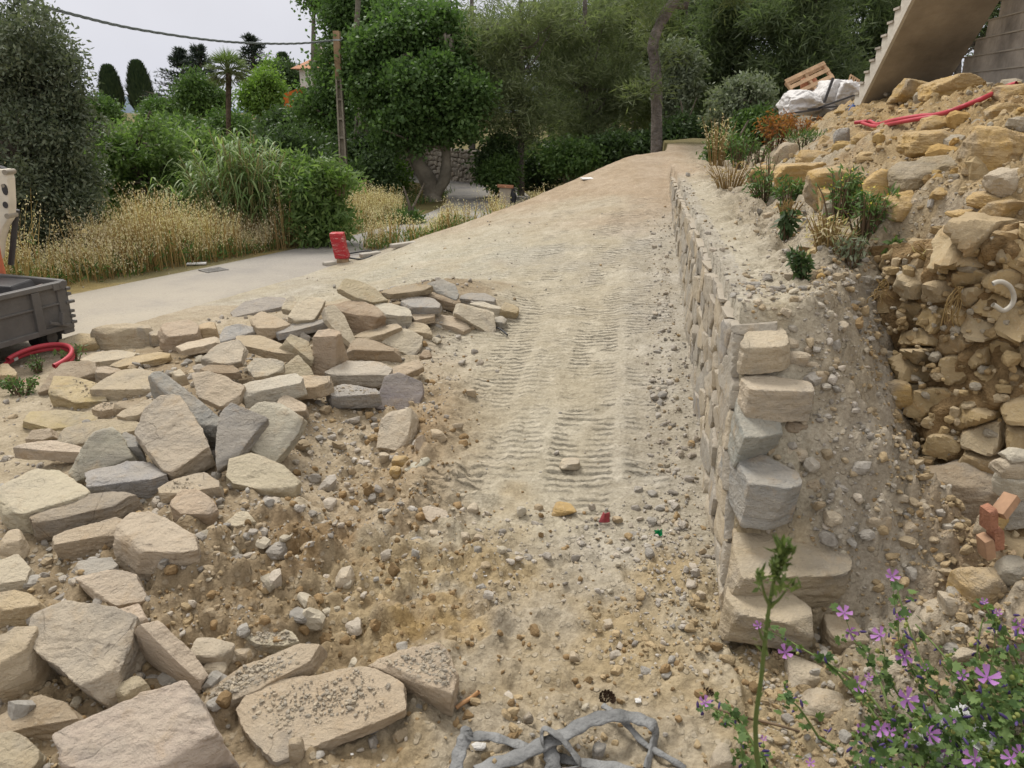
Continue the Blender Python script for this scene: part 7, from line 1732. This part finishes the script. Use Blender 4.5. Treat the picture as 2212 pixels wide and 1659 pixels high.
def mallow():
    rg = np.random.default_rng(41); b = np.array([1.15, 1.25, float(Hs(1.15, 1.25))]); o = empty('mallow_plant', b, 'wild mallow in bloom with purple striped flowers in the bottom right corner', 'flowering plant')
    PM = petal_mat(); ML = leaf_mat('mallow_leaf', (.055, .105, .03), (.17, .25, .08), .35); MS = leaf_mat('mallow_stem', (.11, .17, .05), (.22, .28, .09), .2); MB_ = leaf_mat('mallow_bud', (.05, .03, .12), (.13, .09, .25), .2); MG = leaf_mat('mallow_fruit', (.20, .26, .07), (.36, .36, .12), .3); ST = simple('stamen', (.55, .40, .55), .7, .2)
    FL = [(1397, 465, 50, .6), (1100, 690, 58, .2), (1135, 810, 50, .6), (1320, 828, 60, .4), (1475, 960, 58, .6), (735, 935, 55, .8), (570, 772, 34, .9), (1180, 1140, 60, .5), (1490, 1225, 84, .15), (1835, 1080, 40, .4), (1985, 1092, 78, .5), (2190, 770, 52, .5), (235, 1245, 45, .7), (1205, 1412, 42, .6), (1325, 1408, 55, .5), (1380, 1425, 45, .6), (1630, 1440, 60, .6), (1742, 1372, 42, .7), (1728, 1540, 76, .4), (1905, 1598, 66, .5), (2130, 1592, 50, .5), (890, 1622, 32, .6), (1470, 692, 36, .8), (1440, 725, 32, .8), (2190, 1560, 46, .6), (1505, 1425, 46, .7), (1968, 625, 26, .8), (2050, 690, 26, .9), (1600, 1030, 26, .9), (1250, 1095, 30, .8), (1520, 1490, 32, .9), (600, 1475, 24, .9)]
    P_ = []; sv, sf = [], []
    root = np.array([1.12, 1.05, 0.0])
    for i, (x, y, r, cup) in enumerate(FL):
        px, py = zpx('I', (x, y)); g = hit(px, py); z = g[2] + rg.uniform(.10, .20) + .13 * (1 - (y - 400) / 1300); c = at_z(px, py, z); R = r * .265 * np.linalg.norm(c - [0, 0, CAM_H]) / F_PX
        nm = np.array([0, 0, CAM_H]) - c; nm = nm / np.linalg.norm(nm) * .75 + rg.normal(size=3) * .35 + [0, 0, .35]
        V, F, T, E = flower_np(c - b, nm, R, cup, rg); f_ = obj('flower', mesh_np('flower', V, F, PM, True, {'tint': T, 'vein': E}), o)
        n_ = nm / np.linalg.norm(nm); v, f = tube_np(np.array([c - b, c - b + n_ * R * .25, c - b + n_ * R * .42]), np.array([.0016, .0022, .0008]), 5); obj('stamen', mesh_np('stamen', v, f, ST), f_)
        P_.append((c - b, n_, R))
    stems, pts = [], []
    def stem(a, e, r0, bow, k=8):
        m_ = (a + e) / 2 + bow; P = smooth_path([a, m_, e], k); stems.append(tube_np(P, np.linspace(r0, r0 * .45, len(P)), 6)); pts.append(P); return P
    mains = [((620, 1651), (300, 1230)), ((1530, 1640), (770, 870)), ((1480, 1651), (1140, 830)), ((2060, 1500), (1540, 760)), ((2100, 1560), (1990, 1100)), ((1240, 1300), (980, 1000)), ((2140, 1600), (1700, 1000)), ((1960, 1640), (1480, 980)), ((940, 1460), (690, 1200)), ((470, 1640), (250, 1260)), ((2200, 1300), (1940, 600)), ((1700, 1300), (1430, 560)), ((2000, 1400), (1960, 720)), ((2212, 1500), (2180, 800)), ((1300, 1651), (1200, 1200)), ((1800, 1651), (1640, 1400)), ((1600, 1400), (1340, 1030)), ((2212, 1100), (2040, 760))]
    for (a, e) in mains:
        pa = zpx('I', a); pe = zpx('I', e); ga = hit(*pa); A = at_z(*pa, ga[2] + .04) - b; ge = hit(*pe); E = at_z(*pe, ge[2] + .16) - b; stem(A, E, rg.uniform(.0035, .0055), rg.normal(size=3) * .02 + [0, 0, .03], 10)
        gr = ga - b; stem(A, np.array([gr[0] + rg.normal() * .03 + .08, gr[1] - .12, -.03]), .0045, rg.normal(size=3) * .01)
    base_pts = np.concatenate(pts)
    for c, n_, R in P_:
        k = np.argmin(np.linalg.norm(base_pts - (c + [0, 0, -.06]), axis=1)); stem(base_pts[k], c - n_ * .004, .0016, rg.normal(size=3) * .008 - n_ * .01, 5)
    v, f = merge(stems); obj('stems', mesh_np('stems', v, f, MS, True, {'tint': rg.random(len(v)) * .3 + .35}), o)
    allp = np.concatenate(pts)
    extra = []
    for _ in range(1700):                                         # bushy base at the lower right
        x, y = rg.uniform(1150, 2330), rg.uniform(900, 1760)
        if (y - 800) / 1000 + (x - 1200) / 1400 < rg.uniform(.45, 1.15): continue
        px, py = zpx('I', (x, y)); g = hit(px, py); extra.append(at_z(px, py, g[2] + rg.uniform(.01, .2)) - b)
    Q = np.concatenate([allp[rg.integers(0, len(allp), 620)] + rg.normal(size=(620, 3)) * .014, np.array(extra)]); n = len(Q)
    # five lobed leaves: five diamonds fanned from one point
    V, F, nb, T = [], [], 0, []
    dirs = unit(rg.normal(size=(n, 3)) * [1, 1, .4] + [0, -.2, .1]); nms = unit(rg.normal(size=(n, 3)) * .5 + [0, -.4, .9]); L = rg.uniform(.010, .030, n); tt = rg.random(n)
    sd = unit(np.cross(dirs, nms))
    for a, s in ((-1.1, .7), (-.5, .9), (0, 1.05), (.5, .9), (1.1, .7)):
        d = unit(dirs * math.cos(a) + sd * math.sin(a)); v, f = leaves(Q, d, nms, L * s, L * .55); V.append(v); F.append(f + nb); nb += len(v); T.append(np.repeat(tt, 4))
    obj('leaves', mesh_np('leaves', np.concatenate(V), np.concatenate(F), ML, False, {'tint': np.concatenate(T)}), o)
    def bits(n, m, nm, r0, r1, lng, near):
        src = np.concatenate([allp, np.array(extra)]) if near is None else near; C = src[rg.integers(0, len(src), n)] + rg.normal(size=(n, 3)) * .014; V, F, nb = [], [], 0
        for c in C:
            d = unit(rg.normal(size=3) + [0, -.1, .5]); r = rg.uniform(r0, r1); v, f = tube_np(np.array([c - d * r * lng, c - d * r * .5 * lng, c + d * r * .4 * lng, c + d * r * lng]), np.array([.25, 1, .9, .1]) * r, 6); V.append(v); F.append(f + nb); nb += len(v)
        V = np.concatenate(V); obj(nm, mesh_np(nm, V, np.concatenate(F), m, True, {'tint': np.repeat(rg.random(n), len(V) // n)}), o)['kind'] = 'stuff'
    bits(330, MB_, 'wilted_buds', .0022, .0042, 3.2, None); bits(320, MG, 'seed_pods', .004, .0075, 1.1, None)
mallow()
def sprig():
    y = .98; pts = [(565, 1760), (556, 1560), (552, 1350), (585, 1100), (610, 850), (640, 620), (668, 480), (705, 380), (742, 300)]; P = [at(*zpx('I', p), y + .0 * i) for i, p in enumerate(pts)]
    low = P[0].copy(); b = np.array([low[0] - .01, y - .02, float(Hs(low[0], y))]); o = empty('weed_stalk', b, 'tall blurred green stalk close to the camera in front of the wall end', 'weed')
    Q = smooth_path([np.zeros(3), (P[0] - b) * [.95, 1, .6]] + [p - b for p in P], 6); rg = np.random.default_rng(6); st = [tube_np(Q, np.linspace(.0052, .0020, len(Q)), 8)]
    for a, e in (((640, 640), (585, 490)), ((640, 640), (745, 545)), ((610, 860), (570, 780))):
        A, E = at(*zpx('I', a), y) - b, at(*zpx('I', e), y - .02) - b; st.append(tube_np(smooth_path([A, (A + E) / 2 + [0, 0, -.006], E], 4), np.linspace(.0035, .0012, 9), 5))
    MS = leaf_mat('stalk_green', (.075, .11, .03), (.15, .20, .06), .2); v, f = merge(st); obj('stem', mesh_np('stem', v, f, MS, True, {'tint': rg.random(len(v)) * .4 + .2}), o)
    n = 230; k = np.concatenate([rg.integers(len(Q) - 12, len(Q), 150), rg.integers(len(Q) // 3, len(Q), 80)]); Pq = Q[k] + rg.normal(size=(n, 3)) * .005
    tip = at(*zpx('I', (585, 490)), y - .02) - b; Pq[150:175] = tip + rg.normal(size=(25, 3)) * [.003, .003, .012]
    tip = at(*zpx('I', (745, 545)), y - .02) - b; Pq[175:200] = tip + rg.normal(size=(25, 3)) * [.008, .004, .005]
    V, F = leaves(Pq, unit(rg.normal(size=(n, 3)) * .6 + [0, 0, .8]), unit(rg.normal(size=(n, 3))), rg.uniform(.012, .024, n), rg.uniform(.004, .008, n)); obj('leaves', mesh_np('leaves', V, F, MS, False, {'tint': np.repeat(rg.random(n), 4)}), o)
sprig()

# ------------------------------------------------------------------ far hills
hx = np.linspace(-900, 300, 60); v, f = [], []
for i, x in enumerate(hx):
    z = 16 + 13 * math.sin(i * .31) + 7 * math.sin(i * .83 + 1); v += [(x, 1500, -5), (x, 1520, max(z, 2)), (x, 1700, max(z * .8, 2))]
f = [(3 * i + j, 3 * i + 3 + j, 3 * i + 4 + j, 3 * i + 1 + j) for i in range(len(hx) - 1) for j in (0, 1)]
tag(obj('hills', mesh_np('hills', v, np.array(f), simple('hazy_hill', (.22, .27, .33), .95, .0, .1, .02))), kind='structure')  # the blue haze of distance is put into the hill colour
